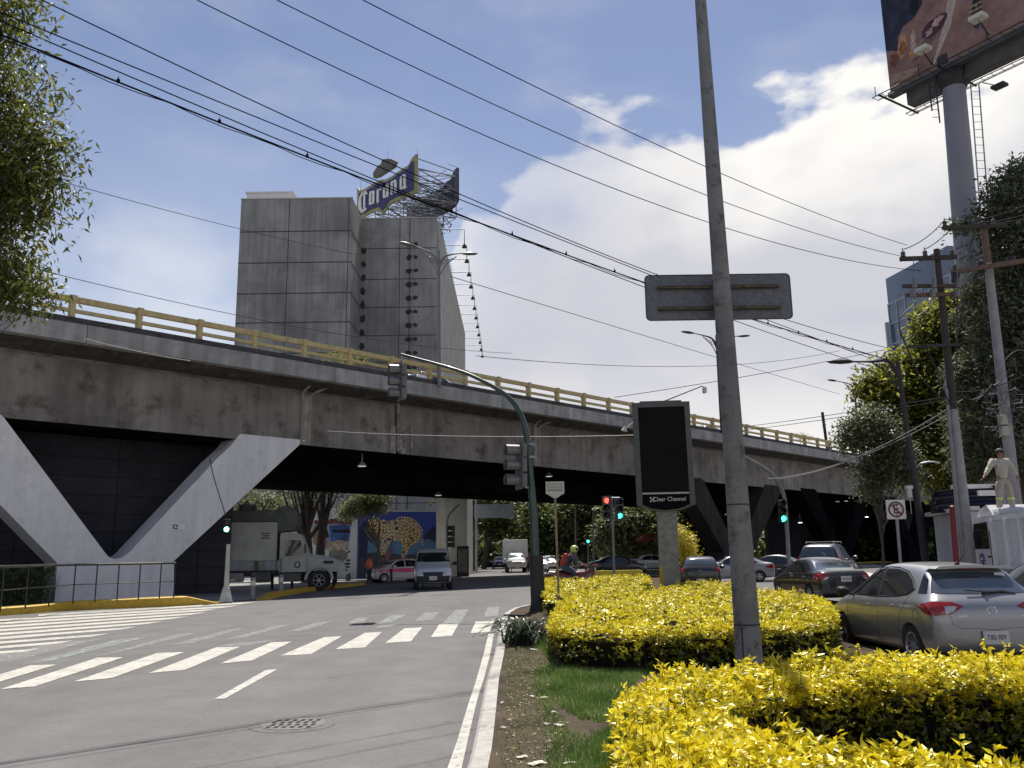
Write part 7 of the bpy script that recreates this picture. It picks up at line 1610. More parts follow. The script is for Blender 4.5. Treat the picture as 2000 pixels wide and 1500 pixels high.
l, r_ = at(776, 58, -150); simple_car('taxi', 'pink and white taxi behind the silver van under the viaduct', 'hatch', l, r_, (0.60, 0.60, 0.60), face='front', metal=0, roofcol=(0.60, 0.03, 0.15))
l, r_ = at(1205, 66, 8); simple_car('black_sedan', 'black saloon in deep shade behind the thin signal post and the motorcyclist', 'sedan', l, r_, (0.012, 0.012, 0.013), metal=.1)
l, r_ = at(1052, 86, -86); simple_car('white_car', 'white car facing the camera just left of the green signal mast beyond the viaduct', 'hatch', l, r_, (0.66, 0.66, 0.66), face='front', metal=0)
l, r_ = at(1074, 100, -88); simple_car('white_car', 'white car half hidden behind the first white car beyond the viaduct', 'hatch', l, r_, (0.70, 0.70, 0.68), face='front', metal=0)
l, r_ = at(975, 108, -88); simple_car('far_car', 'small dark car with bright headlights left of the white box truck', 'sedan', l, r_, (0.03, 0.03, 0.035), face='front')
l, r_ = at(1430, 50, 172); simple_car('far_car', 'pale silver car partly behind the leaning pole in front of the dark legs', 'sedan', l, r_, (0.30, 0.31, 0.32), face='side', metal=.3)
l, r_ = at(1272, 84, 10); simple_car('far_car', 'pale car among the trees left of the poster column', 'sedan', l, r_, (0.55, 0.55, 0.55), face='side')
l, r_ = at(1507, 52, 150); simple_car('far_car', 'dark car in shade just right of the leaning pole behind the charcoal saloon', 'sedan', l, r_, (0.02, 0.02, 0.022), face='side')
# box truck facing us
def box_truck(loc, rz):
    t = simple_car('box_truck', 'white box truck facing the camera beyond the viaduct', 'pickup', loc, rz, (0.50, 0.51, 0.50), cat='truck', face='front', metal=0)
    mb = MB(); mb.box((-3.1, 0, 1.95), (3.6, 2.35, 2.2), bev=.05); mb.build('cargo_box', M('cargo_white', (0.66, 0.67, 0.66), .5, var=.08, scale=1), t, world=False)
    mb = MB(); mb.box((-3.0, 0, .72), (3.6, .9, .16)); mb.build('chassis', PLAST, t, world=False)
    add_wheels(t, (-3.6,), .86, .38, .25, RIMM, 6, .6)
l, r_ = at(1008, 84, -88); box_truck(l, r_)
# vehicles glimpsed over the viaduct rail
ddk = ZFT - .08
for px, D, k, c_, lab in ((850, 3.0, 'suv', (.62, .62, .62), 'white van roof glimpsed over the railing beside the tower'), (1388, 3.4, 'suv', (.05, .05, .055), 'dark car glimpsed over the railing left of the leaning pole'), (1468, 3.4, 'sedan', (.03, .03, .035), 'dark saloon glimpsed over the railing right of the leaning pole'), (1545, 6.4, 'hatch', (.4, .4, .4), 'silver car glimpsed over the railing near the thin post')):
    q = B(px, 830, DG + D); simple_car('bridge_car', lab, k, (q.x, q.y, ddk), math.atan2(bd.y, bd.x), c_, face='side', group='cars crossing on the viaduct')

# ---------------- garbage truck
def garbage_truck():
    Yt_ = 46.5; o = P(625, 1140, Yt_); rz = 0.16
    t = thing('garbage_truck', 'white garbage truck with conventional cab parked in shade right of the white bridge leg', 'truck', (o.x, Yt_, 0), rz)
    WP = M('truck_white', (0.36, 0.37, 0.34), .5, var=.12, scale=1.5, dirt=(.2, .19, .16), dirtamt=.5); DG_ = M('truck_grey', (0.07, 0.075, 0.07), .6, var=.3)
    def B_(name, c, s, mt, bev=.03): mb = MB(); mb.box(c, s, bev=bev); return mb.build(name, mt, t, world=False)
    # x=0 front axle, body to -X
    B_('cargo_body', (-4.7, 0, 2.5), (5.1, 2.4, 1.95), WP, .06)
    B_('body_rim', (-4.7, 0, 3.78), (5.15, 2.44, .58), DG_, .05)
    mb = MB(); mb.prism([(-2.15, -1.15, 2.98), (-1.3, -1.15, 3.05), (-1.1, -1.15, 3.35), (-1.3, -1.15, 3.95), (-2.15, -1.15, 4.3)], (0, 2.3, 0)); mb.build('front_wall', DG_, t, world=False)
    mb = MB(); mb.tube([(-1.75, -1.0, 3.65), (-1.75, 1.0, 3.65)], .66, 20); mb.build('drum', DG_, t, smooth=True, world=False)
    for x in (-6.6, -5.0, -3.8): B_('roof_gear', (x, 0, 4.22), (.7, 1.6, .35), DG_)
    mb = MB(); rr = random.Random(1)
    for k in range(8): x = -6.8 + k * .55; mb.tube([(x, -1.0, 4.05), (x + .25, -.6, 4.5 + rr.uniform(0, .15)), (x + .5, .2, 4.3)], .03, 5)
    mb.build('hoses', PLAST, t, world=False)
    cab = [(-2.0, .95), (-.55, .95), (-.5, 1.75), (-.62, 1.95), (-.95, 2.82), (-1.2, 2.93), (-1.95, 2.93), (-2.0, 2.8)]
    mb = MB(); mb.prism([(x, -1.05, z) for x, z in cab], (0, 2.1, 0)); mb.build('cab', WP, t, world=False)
    mb = MB(); rings = []
    for x, w, z0_, z1_ in ((-.56, 1.02, 1.0, 1.85), (0, .98, 1.0, 1.78), (.7, .90, .95, 1.62), (1.15, .80, .9, 1.42), (1.3, .7, .95, 1.25)):
        rings.append([Vector((x, y * w, z)) for y, z in ((-1, z0_), (-1, z1_ - .2), (-.8, z1_), (.8, z1_), (1, z1_ - .2), (1, z0_))])
    mb.loft(rings); mb.build('bonnet', WP, t, smooth=True, world=False, angle=35)
    for s in (-1, 1):
        q = MB(); q.prism([(-1.75, s * 1.055, 1.75), (-.78, s * 1.055, 1.75), (-.98, s * 1.055, 2.55), (-1.75, s * 1.055, 2.57)], (0, s * .01, 0)); q.build('cab_window', GLASS, t, world=False)
        q = MB(); q.tube([(math.cos(a) * .66, s * 1.02, .55 + math.sin(a) * .66) for a in [R(0 + 180 * i / 16) for i in range(17)]], .09, 8); q.build('wheel_arch', WP, t, smooth=True, world=False)
        q = MB(); q.box((-1.9, s * 1.1, 1.3), (.03, .02, .7)); q.box((-.62, s * 1.06, 1.3), (.02, .02, .7)); q.build('door_gap', SEAM, t, world=False)
        q = MB(); q.box((.45, s * 1.0, 1.42), (.5, .02, .14)); q.build('bonnet_vent', PLAST, t, world=False)
        q = MB(); q.tube([(-1.1 + math.cos(a) * .13, s * 1.063, 1.32 + math.sin(a) * .15) for a in [6.28 * i / 12 for i in range(13)]], .025, 5); q.build('door_crest', M('crest_dark', (.03, .03, .06), .6), t, world=False)
        q = MB(); q.box((-.72, s * 1.28, 2.1), (.06, .16, .42)); q.tube([(-.75, s * 1.05, 2.35), (-.72, s * 1.25, 2.3)], .02, 5); q.build('mirror', PLAST, t, world=False)
        q = MB(); q.box((-1.45, s * 1.0, .68), (1.1, .35, .42), bev=.04); q.build('side_step', DG_, t, world=False)
    q = MB(); q.prism([(-.72, -.95, 1.9), (-.72, .95, 1.9), (-.99, .9, 2.55), (-.99, -.9, 2.55)], (.02, 0, .01)); q.build('windscreen', GLASS, t, world=False)
    q = MB(); q.box((1.45, 0, .62), (.2, 2.2, .35), bev=.05); q.build('bumper', DG_, t, world=False)
    q = MB(); pts = bez([(-4.75, -1.21, 3.0), (-4.55, -1.21, 2.85), (-4.5, -1.21, 2.5), (-4.6, -1.21, 2.15), (-4.8, -1.21, 1.9)], 4); q.tube(pts, [.04, .06, .07, .09, .10, .11, .12, .12, .11, .1, .1, .09, .09, .08, .08, .06, .05], 6); q.build('body_emblem', M('crest_black', (.012, .012, .012), .6), t, world=False)
    q = MB()
    for k in range(3): q.box((-2.7, -1.215, 2.9 - k * .12), (.42 - .08 * (k % 2), .01, .05))
    q.build('body_lettering', M('crest_dark', (.03, .03, .06)), t, world=False)
    B_('chassis', (-3.6, 0, .9), (7.4, .9, .28), PLAST); B_('tank', (-2.9, -.75, .72), (1.0, .5, .5), DG_, .1); B_('tank', (-4.2, -.75, .72), (.9, .5, .45), M('tank_pale', (.25, .25, .24), .5), .1); B_('rear_bar', (-5.6, -1.15, .6), (3.0, .05, .12), M('bar_white', (.5, .5, .48), .5), .01)
    add_wheels(t, (0,), .98, .52, .32, M('rim_grey', (0.35, .35, .36), .5, .5), 6, .58)
    add_wheels(t, (-5.2, -6.4), .98, .52, .4, M('rim_grey', (0.35, .35, .36)), 6, .58)
garbage_truck()

# ---------------- dump truck on the right with the worker
def dump_truck():
    Yd_ = 25.2; o = P(1877, 1080, 27.0); o.x += .70
    t = thing('dump_truck', 'white city dump truck with slatted body at the right edge carrying the standing worker', 'truck', (o.x, Yd_, 0), R(80)); t.scale = (1.05,) * 3
    # local x forward (towards left of picture)
    WP = M('dump_white', (0.62, 0.63, 0.66), .4, var=.05, scale=1.5, coat=.3)
    cab = [(-1.2, .95), (.55, .95), (.5, 1.55), (.35, 1.65), (.15, 2.28), (-.1, 2.42), (-1.15, 2.42)]
    mb = MB(); mb.prism([(x, -1.0, z) for x, z in cab], (0, 2.0, 0)); mb.build('cab', WP, t, world=False)
    mb = MB(); rings = []
    for x, w, z0_, z1_ in ((.5, .98, .9, 1.62), (.9, .95, .9, 1.60), (1.3, .88, .88, 1.46), (1.55, .78, .86, 1.28), (1.66, .66, .9, 1.1)): rings.append([Vector((x, y * w, z)) for y, z in ((-1, z0_), (-1, z1_ - .2), (-.82, z1_), (.82, z1_), (1, z1_ - .2), (1, z0_))])
    mb.loft(rings); mb.build('bonnet', WP, t, smooth=True, world=False, angle=35)
    mb = MB(); mb.prism([(-.05, -.9, 2.44), (.1, -.9, 2.38), (-.3, -.85, 2.62), (-.9, -.85, 2.72), (-1.2, -.9, 2.44)], (0, 1.8, 0)); mb.build('wind_deflector', WP, t, world=False)
    for s in (-1, 1):
        q = MB(); q.prism([(-.98, s * 1.004, 1.58), (.30, s * 1.004, 1.58), (.05, s * 1.004, 2.25), (-.98, s * 1.004, 2.28)], (0, s * .012, 0)); q.build('cab_window', GLASS, t, world=False)
        q = MB(); q.box((-1.08, s * 1.005, 1.5), (.02, .02, 1.1)); q.box((.42, s * 1.005, 1.3), (.02, .02, .7)); q.build('door_gap', SEAM, t, world=False)
        q = MB(); q.box((-.95, s * 1.03, 1.38), (.14, .03, .05)); q.build('handle', PLAST, t, world=False)
        NV = M('crest_navy', (0.03, 0.035, 0.16), .5)
        q = MB(); c = Vector((-.35, s * 1.012, 1.30)); q.prism([c + Vector((-.11, 0, .16)), c + Vector((.11, 0, .16)), c + Vector((.13, 0, 0)), c + Vector((.05, 0, -.14)), c + Vector((0, 0, -.18)), c + Vector((-.05, 0, -.14)), c + Vector((-.13, 0, 0))], (0, s * .004, 0))
        for sg_ in (-1, 1):
            for k in range(4): q.tube([c + Vector((sg_ * .16, s * .003, .12 - k * .07)), c + Vector((sg_ * .22, s * .003, .10 - k * .07))], .012, 5)
        q.build('door_crest', NV, t, world=False)
        q = MB(); q.box(c + Vector((0, s * .004, .02)), (.10, .008, .07)); q.build('crest_inlay', WHITE, t, world=False)
        q = MB(); q.box(c + Vector((0, s * .002, -.27)), (.34, .006, .03)); q.box(c + Vector((0, s * .002, -.33)), (.30, .006, .025)); q.build('door_lettering', NV, t, world=False)
        q = MB(); q.box((.45, s * .99, 1.18), (.16, .03, .10), bev=.02); q.build('indicator', M('indicator_orange', (.6, .12, .04), .3), t, world=False)
        q = MB(); q.tube([(.82, s * .93, 1.35), (.95, s * .93, 1.15)], .02, 5); q.tube([(.92, s * .93, 1.38), (1.02, s * .93, 1.2)], .02, 5); q.build('bonnet_emblem', PLAST, t, world=False)
        q = MB(); q.box((.45, s * 1.22, 1.85), (.06, .2, .48), bev=.02); q.box((.4, s * 1.1, 1.6), (.05, .25, .03)); q.build('mirror', PLAST, t, world=False)
        q = MB(); q.prism([(.2, s * 1.0, .95), (1.5, s * .86, .95), (1.35, s * .9, 1.12), (.9, s * .96, 1.22), (.4, s * 1.0, 1.12)], (0, s * .08, 0)); q.build('mudguard', WP, t, world=False)
    q = MB(); q.prism([(.36, -.9, 1.68), (.36, .9, 1.68), (.17, .86, 2.24), (.17, -.86, 2.24)], (.02, 0, .01)); q.build('windscreen', GLASS, t, world=False)
    # slatted body
    mb = MB()
    for s in (-1, 1):
        mb.box((-3.4, s * .97, 1.75), (4.1, .05, 1.3)); mb.box((-3.4, s * 1.0, 2.36), (4.15, .12, .12)); mb.box((-3.4, s * 1.0, 1.14), (4.15, .12, .10))
        for k in range(5): mb.box((-1.45 - k * .95, s * 1.02, 1.75), (.2, .13, 1.1))
        for k in range(5): mb.box((-3.4, s * 1.005, 1.32 + k * .21), (4.05, .03, .03))
    mb.box((-1.36, 0, 1.8), (.06, 1.95, 1.3)); mb.box((-5.4, 0, 1.75), (.06, 1.95, 1.2)); mb.box((-3.4, 0, 1.2), (4.0, 1.9, .08)); mb.build('slatted_body', WP, t, world=False)
    q = MB(); q.box((-3.1, 0, 2.3), (3.4, 1.85, .24), bev=.08); q.build('load_cover', M('rubber_mat', (0.03, .03, .04), .8, var=.4), t, world=False)
    q = MB(); q.box((-1.25, .0, 2.50), (.9, 1.75, .25), bev=.1); q.box((-3.8, -.4, 2.44), (1.8, 1.0, .12), bev=.05); q.build('tarpaulin', M('tarp_white', (.5, .5, .52), .7, var=.25, scale=3), t, world=False)
    q = MB(); q.box((-2.6, 0, .85), (6.0, .8, .25)); q.build('chassis', PLAST, t, world=False)
    add_wheels(t, (.85,), .88, .46, .28, M('rim_grey', (0.35, .35, .36)), 6, .58); add_wheels(t, (-3.6,), .88, .46, .4, M('rim_grey', (0.35, .35, .36)), 6, .58)
    return t
dump_truck()

# ================================================================ people
def skin_mesh(name, verts, edges, radii, root=0, sub=2):
    me = bpy.data.meshes.new(name); me.from_pydata([tuple(v) for v in verts], edges, []); o = bpy.data.objects.new('tmpskin', me); col.objects.link(o)
    md = o.modifiers.new('k', 'SKIN'); md.use_smooth_shade = True
    for i, r in enumerate(radii):
        v = me.skin_vertices[0].data[i]; v.radius = r if isinstance(r, tuple) else (r, r); v.use_root = (i == root)
    s = o.modifiers.new('s', 'SUBSURF'); s.levels = sub; s.render_levels = sub
    m2 = clean_eval(o); bpy.data.objects.remove(o); m2.name = name; m2.materials.clear(); return m2
SKINM = M('skin', (0.26, 0.13, 0.085), .55, var=.08, scale=8); HAIRM = M('hair', (0.012, 0.010, 0.009), .6)
def person(label, loc, rz, J, shirt, trousers, shoes, head='cap', vest=None, hair_mt=HAIRM, sc=1.0, group=None, cap_mt=None, sleeve_long=True, name='person', fingers=True, stripes=None):
    """J: joint positions in local metres (x = facing, y = left)"""
    t = thing(name, label, 'person', loc, rz, group)
    V = lambda k: Vector(J[k]) * sc
    names = ['pelvis', 'waist', 'chest', 'neck', 'head', 'crown']
    vs = [V('pelvis'), V('waist'), V('chest'), V('neck'), V('head'), V('crown')]; es = [(0, 1), (1, 2), (2, 3), (3, 4), (4, 5)]; rd = [(.115, .09), (.115, .09), (.14, .10), .052, (.082, .092), (.068, .075)]
    def chain(start, pts, rads):
        p = start
        for q, r in zip(pts, rads): vs.append(q); rd.append(r); es.append((p, len(vs) - 1)); p = len(vs) - 1
        return p
    for s in 'LR':
        chain(2, [V('sh' + s), V('el' + s), V('wr' + s), V('ha' + s)], [.062, .045, .030, .036])
        chain(0, [V('hip' + s), V('kn' + s), V('an' + s), V('to' + s)], [.075, .055, .040, .036])
    rd = [tuple(x * sc for x in r) if isinstance(r, tuple) else r * sc for r in rd]
    me = skin_mesh('body', vs, es, rd); link('body', me, SKINM, t, world=False)
    # clothing slightly outside the body
    def cloth(nm, keys, edges, rads, mt, root=0):
        m2 = skin_mesh(nm, [k if isinstance(k, Vector) else V(k) for k in keys], edges, [tuple(x * sc for x in r) if isinstance(r, tuple) else r * sc for r in rads], root); return link(nm, m2, mt, t, world=False)
    wl = V('wrL').lerp(V('elL'), .12) if sleeve_long else V('elL'); wr2 = V('wrR').lerp(V('elR'), .12) if sleeve_long else V('elR')
    cloth('shirt', [V('pelvis') + (V('pelvis') - V('waist')) * .35, 'waist', 'chest', V('chest').lerp(V('neck'), .75), 'shL', 'elL', wl, 'shR', 'elR', wr2], [(0, 1), (1, 2), (2, 3), (2, 4), (4, 5), (5, 6), (2, 7), (7, 8), (8, 9)], [(.185, .145), (.172, .132), (.185, .138), .075, .085, .066, .050, .085, .066, .050], shirt)
    al = V('anL').lerp(V('knL'), .1); ar = V('anR').lerp(V('knR'), .1)
    cloth('trousers', [V('pelvis').lerp(V('waist'), .2), 'pelvis', 'hipL', 'knL', al, 'hipR', 'knR', ar], [(0, 1), (1, 2), (2, 3), (3, 4), (1, 5), (5, 6), (6, 7)], [(.165, .13), (.178, .14), .122, .092, .072, .122, .092, .072], trousers, 1)
    for s in 'LR':
        m2 = skin_mesh('shoe', [V('an' + s), V('an' + s).lerp(V('to' + s), .5) + Vector((0, 0, -.0)), V('to' + s)], [(0, 1), (1, 2)], [.058 * sc, .055 * sc, .048 * sc], 1, 1); link('shoe', m2, shoes, t, world=False)
        if fingers:
            h = V('ha' + s); d = (h - V('wr' + s)).normalized(); a = d.cross(Vector((0, 1, 0)) if abs(d.y) < .8 else Vector((1, 0, 0))).normalized(); b = d.cross(a); q = MB()
            for k, L_ in enumerate((.062, .072, .068, .054)):
                o_ = h + a * ((k - 1.5) * .019) + d * .02; q.tube([o_, o_ + d * L_ * .6 + b * .008, o_ + d * L_ + b * .03], [.010, .009, .007], 6)
            o_ = h - d * .02 + a * .034; q.tube([o_, o_ + a * .025 + d * .025, o_ + a * .03 + d * .052 + b * .01], [.011, .010, .008], 6)
            q.build('fingers', SKINM, t, smooth=True, world=False)
    # face
    hd = V('head').lerp(V('crown'), .45); f = Vector(J.get('face', (1, 0, 0))).normalized(); l = Zv.cross(f).normalized(); q = MB()
    q.tube([hd + f * .088 + Zv * .01, hd + f * .112 - Zv * .022], [.010, .016], 6); q.build('nose', SKINM, t, smooth=True, world=False)
    q = MB()
    for s in (-1, 1): q.tube([hd + f * .083 + l * s * .032 + Zv * .015, hd + f * .093 + l * s * .032 + Zv * .015], .011, 6)
    q.tube([hd + f * .086 + l * .024 - Zv * .052, hd + f * .093 - Zv * .055, hd + f * .086 - l * .024 - Zv * .052], .006, 5); q.build('face_features', M('face_dark', (0.06, 0.025, 0.02), .6), t, world=False)
    q = MB()
    for s in (-1, 1): q.tube([hd + l * s * .084 + Zv * .02, hd + l * s * .095 - Zv * .002, hd + l * s * .086 - Zv * .025], [.010, .014, .009], 6)
    q.build('ears', SKINM, t, smooth=True, world=False)
    def dome(nm, mt, r, z0_, zs=1.0, back=0):
        q = MB(); rings = []
        for k in range(7):
            a = R(z0_ + (88 - z0_) * k / 6); rings.append([hd + Zv * (.025 + math.sin(a) * r * zs) + (f * math.cos(p_) * 1.08 + l * math.sin(p_) * .94) * (math.cos(a) * r) - f * back for p_ in [6.2832 * i / 20 for i in range(20)]])
        q.loft(rings); q.build(nm, mt, t, smooth=True, world=False, angle=70)
    if head == 'hair': dome('hair', hair_mt, .104, -12, 1.0, .012)
    if head == 'cap':
        dome('hair', hair_mt, .101, -25, .8, .016); dome('cap', cap_mt, .112, 6, .95, .0)
        q = MB(); q.loft([[hd + Zv * (.04 + dz) + f * (.09 + d_) + l * w for w in (-.07, 0, .07)] + [hd + Zv * (.034 + dz) + f * (.09 + d_) + l * w for w in (.07, 0, -.07)] for d_, dz in ((0, 0), (.045, -.002), (.09, -.014))]); q.build('cap_peak', cap_mt, t, world=False)
    if head == 'helmet':
        q = MB(); rings = []
        for k in range(9):
            a = R(-50 + 138 * k / 8); rings.append([hd + Zv * (.03 + math.sin(a) * .145) + (f * math.cos(p_) * 1.12 + l * math.sin(p_)) * (math.cos(a) * .135) for p_ in [6.2832 * i / 24 for i in range(24)]])
        q.loft(rings); q.build('helmet', cap_mt, t, smooth=True, world=False, angle=70)
        q = MB(); q.loft([[hd + Zv * z + (f * math.cos(p_) * 1.14 + l * math.sin(p_)) * .139 for p_ in [R(-62 + 124 * i / 12) for i in range(13)]] for z in (-.02, .03, .08)], closed=False, cap=False); q.build('visor', GLASS, t, smooth=True, world=False)
    if vest: 
        cloth('vest', ['pelvis', 'waist', 'chest', V('chest').lerp(V('neck'), .6)], [(0, 1), (1, 2), (2, 3)], [(.185, .145), (.182, .14), (.20, .15), .10], vest)
    if stripes:
        q = MB()
        for a, b, f_, r in stripes:
            c0 = V(a).lerp(V(b), f_); d = (V(b) - V(a)).normalized(); q.tube([c0 - d * .022, c0 + d * .022], r * sc, 14, cap=False)
        q.build('reflective_band', M('hi_vis', (.55, .75, .12), .4), t, smooth=True, world=False)
    return t
STAND = dict(pelvis=(0, 0, .93), waist=(0, 0, 1.10), chest=(.0, 0, 1.32), neck=(.01, 0, 1.48), head=(.025, 0, 1.56), crown=(.02, 0, 1.68), shL=(0, .19, 1.40), elL=(-.03, .26, 1.13), wrL=(.05, .27, .90), haL=(.07, .27, .82), shR=(0, -.19, 1.40), elR=(-.03, -.26, 1.13), wrR=(.05, -.27, .90), haR=(.07, -.27, .82), hipL=(0, .10, .88), knL=(.02, .11, .50), anL=(0, .12, .09), toL=(.14, .13, .045), hipR=(0, -.10, .88), knR=(.02, -.11, .50), anR=(0, -.12, .09), toR=(.14, -.13, .045))
KH = M('khaki', (0.42, 0.38, 0.31), .8, var=.12, scale=6, bump=.3); KH2 = M('khaki_dark', (0.34, 0.29, 0.235), .8, var=.12, scale=6, bump=.3); BOOT = M('boot', (0.04, .03, .025), .6)
W = dict(STAND); W.update(elR=(.02, -.36, 1.17), wrR=(.12, -.52, .99), haR=(.14, -.58, .93), elL=(.02, .30, 1.19), wrL=(.10, .36, .95), haL=(.12, .37, .88), anR=(-.02, -.17, .09), toR=(.10, -.22, .045), anL=(0, .18, .09), toL=(.12, .22, .045), knR=(.02, -.14, .5), knL=(.02, .15, .5), face=(.5, .8, 0))
p = P(1966, 1003, 24.3)
person('person in khaki work overalls and dark cap standing on top of the dump truck', (p.x, 24.3, p.z), R(-92), W, KH, KH2, BOOT, 'cap', cap_mt=M('cap_green', (0.03, .045, .035), .7), sc=1.04, stripes=[('elR', 'wrR', .1, .066), ('knR', 'anR', .25, .085), ('knL', 'anL', .25, .085)])
ORG = M('vest_orange', (0.75, 0.16, 0.06), .6); DKC = M('cloth_dark', (0.02, .022, .03), .8, var=.2); 
A_1 = dict(STAND); A_1.update(anR=(-.12, -.1, .09), toR=(.02, -.1, .045), elL=(.05, .24, 1.12), wrL=(.25, .22, 1.05), haL=(.32, .22, 1.03))
p = P(721, 1141, 55); person('person in an orange top walking past the blue wall painting', (p.x, 55, 0.02), R(160), A_1, ORG, DKC, BOOT, 'hair', fingers=False)
p = P(748, 1141, 58); person('person in dark clothes beside the orange clad walker', (p.x, 58, 0.02), R(-60), STAND, M('cloth_grey', (.10, .10, .11), .8), DKC, BOOT, 'hair', fingers=False)
p = P(1034, 1112, 78); person('person in a red jacket standing among the far cars by the green mast', (p.x, 78, 0), R(-100), STAND, M('jacket_red', (.40, .05, .06), .7), DKC, BOOT, 'hair', fingers=False)
p = P(652, 1139, 47); Bn = dict(STAND); Bn.update(waist=(.10, 0, 1.06), chest=(.26, 0, 1.22), neck=(.38, 0, 1.32), head=(.45, 0, 1.38), crown=(.49, 0, 1.48), shL=(.3, .18, 1.26), shR=(.3, -.18, 1.26), elL=(.4, .2, 1.0), wrL=(.5, .16, .8), haL=(.53, .15, .73), elR=(.4, -.2, 1.0), wrR=(.5, -.16, .8), haR=(.53, -.15, .73))
person('person in black bending down beside the front wheel of the garbage truck', (p.x, 47, .02), R(190), Bn, DKC, DKC, BOOT, 'hair', fingers=False)

# ---------------- motorcyclist
def moto():
    Ym = 37.0; o = P(1118, 1140, Ym); rz = R(-12)
    t = thing('motorcycle', 'red motorcycle ridden behind the far yellow hedge', 'motorcycle', (o.x, Ym, 0), rz); t.scale = (1.14,) * 3; RP = paintm('moto_red', (0.14, 0.010, 0.010))
    ty, ri, hb = wheel_mesh(.31, .12, 6, .72); ty.materials.append(TYRE); ri.materials.append(M('rim_black', (.03, .03, .03), .4)); hb.materials.append(WELL)
    for x in (-.62, .68):
        w = bpy.data.objects.new('wheel', None); col.objects.link(w); w.parent = t; w.location = (x, 0, .31)
        for nm, me in (('tyre', ty), ('rim', ri), ('brake', hb)): q = bpy.data.objects.new(nm, me); col.objects.link(q); q.parent = w
    q = MB(); q.loft([[Vector((x, y * w, z0_ + (z1_ - z0_) * k)) for y, k in ((-1, 0), (-1, .7), (-.4, 1), (.4, 1), (1, .7), (1, 0))] for x, w, z0_, z1_ in ((-.85, .07, .78, .86), (-.55, .13, .62, .84), (-.1, .15, .45, .80), (.25, .15, .5, .86), (.5, .14, .55, .86), (.72, .10, .62, .95), (.82, .05, .7, .90))]); q.build('fairing', RP, t, smooth=True, world=False, angle=50)
    q = MB(); q.box((-.30, 0, .86), (.62, .26, .09), bev=.04); q.build('seat', PLAST, t, world=False)
    q = MB()
    for s in (-1, 1): q.tube([(.68, s * .09, .31), (.48, s * .09, .98)], .025, 6)
    q.tube([(.42, -.33, 1.02), (.5, -.12, 1.05), (.5, .12, 1.05), (.42, .33, 1.02)], .018, 6); q.tube([(-.62, .1, .31), (-.1, .1, .42)], .03, 6); q.tube([(-.62, -.1, .31), (-.1, -.1, .42)], .03, 6); q.box((0, 0, .42), (.4, .3, .3), bev=.05); q.tube([(.1, -.2, .3), (-.4, -.2, .36), (-.85, -.2, .5)], .04, 8); q.build('frame', M('dark_steel', (0.03, .03, .032)), t, world=False)
    q = MB(); q.box((.86, 0, .9), (.05, .2, .14), bev=.02); q.build('head_light', CLEARL, t, world=False)
    q = MB(); q.box((-.92, 0, .8), (.04, .14, .06), bev=.01); q.build('tail_light', REDL, t, world=False)
    Jm = dict(pelvis=(-.28, 0, .98), waist=(-.20, 0, 1.13), chest=(-.04, 0, 1.34), neck=(.04, 0, 1.47), head=(.09, 0, 1.55), crown=(.11, 0, 1.67), shL=(0, .19, 1.40), elL=(.20, .30, 1.16), wrL=(.38, .30, 1.08), haL=(.44, .31, 1.05), shR=(0, -.19, 1.40), elR=(.20, -.30, 1.16), wrR=(.38, -.30, 1.08), haR=(.44, -.31, 1.05), hipL=(-.25, .11, .96), knL=(.15, .22, .78), anL=(-.02, .19, .40), toL=(.12, .20, .36), hipR=(-.25, -.11, .96), knR=(.15, -.22, .78), anR=(-.02, -.19, .40), toR=(.12, -.20, .36))
    p_ = person('person riding the red motorcycle in a yellow helmet and grey jacket', (o.x, Ym, 0), rz, Jm, M('jacket_slate', (.05, .058, .07), .7, var=.2), M('jeans', (.06, .075, .13), .8, var=.15), BOOT, 'helmet', cap_mt=M('helmet_yellow', (.55, .60, .18), .3, var=.3, scale=14, coat=.6), fingers=True); p_.scale = (1.14,) * 3
    bp_ = thing('backpack', 'red backpack on the back of the motorcycle rider', 'backpack', (o.x, Ym, 1.25), rz); bp_.scale = (1.14,) * 3
    q = MB(); q.box((-.26, 0, .16), (.22, .32, .46), (Vector((.92, 0, -.39)), Y_, Vector((.39, 0, .92))), bev=.08); q.build('bag', M('bag_red', (.45, .03, .035), .6, var=.15), bp_, smooth=True, world=False)
    for s in (-1, 1): q = MB(); q.tube(bez([(-.16, s * .12, .34), (-.02, s * .15, .40), (.08, s * .16, .28), (-.02, s * .15, .06)], 4), .018, 6); q.build('strap', PLAST, bp_, world=False)
moto()

# ================================================================ street furniture at the left, murals
BOL = M('bollard_grey', (0.22, 0.22, 0.22), .6, var=.2, scale=6); BAND = M('bollard_band', (0.60, .60, .58), .5)
def bollard(px, py, h, r, lab, dark=False):
    c = G(px, py); c.z = .02; t = thing('bollard', lab, 'bollard', c, 0, 'bollards along the pavement under the viaduct')
    q = MB(); q.tube([c, c + Zv * (h - .04), c + Zv * h], [r, r, r * .8], 14); q.build('shaft', PLAST if dark else BOL, t, smooth=True)
    q = MB(); q.tube([c + Zv * (h - .32), c + Zv * (h - .14)], r + .004, 14); q.build('band', BAND if not dark else DKST, t, smooth=True)
for px, py, lab, dk in ((493, 1172, 'thick grey bollard nearest the conical foot of the pedestrian light', 0), (548, 1162, 'second grey bollard right of the pedestrian light', 0), (531, 1152, 'dark bollard behind the two grey bollards', 1), (570, 1149, 'dark bollard below the truck fuel tanks', 1), (603, 1146, 'dark bollard in front of the garbage truck wheel', 1), (656, 1140, 'dark bollard by the bumper of the garbage truck', 1), (764, 1140, 'dark bollard in front of the pink taxi', 1)):
    bollard(px, py, .88, .10 if not dk else .08, lab, dk)
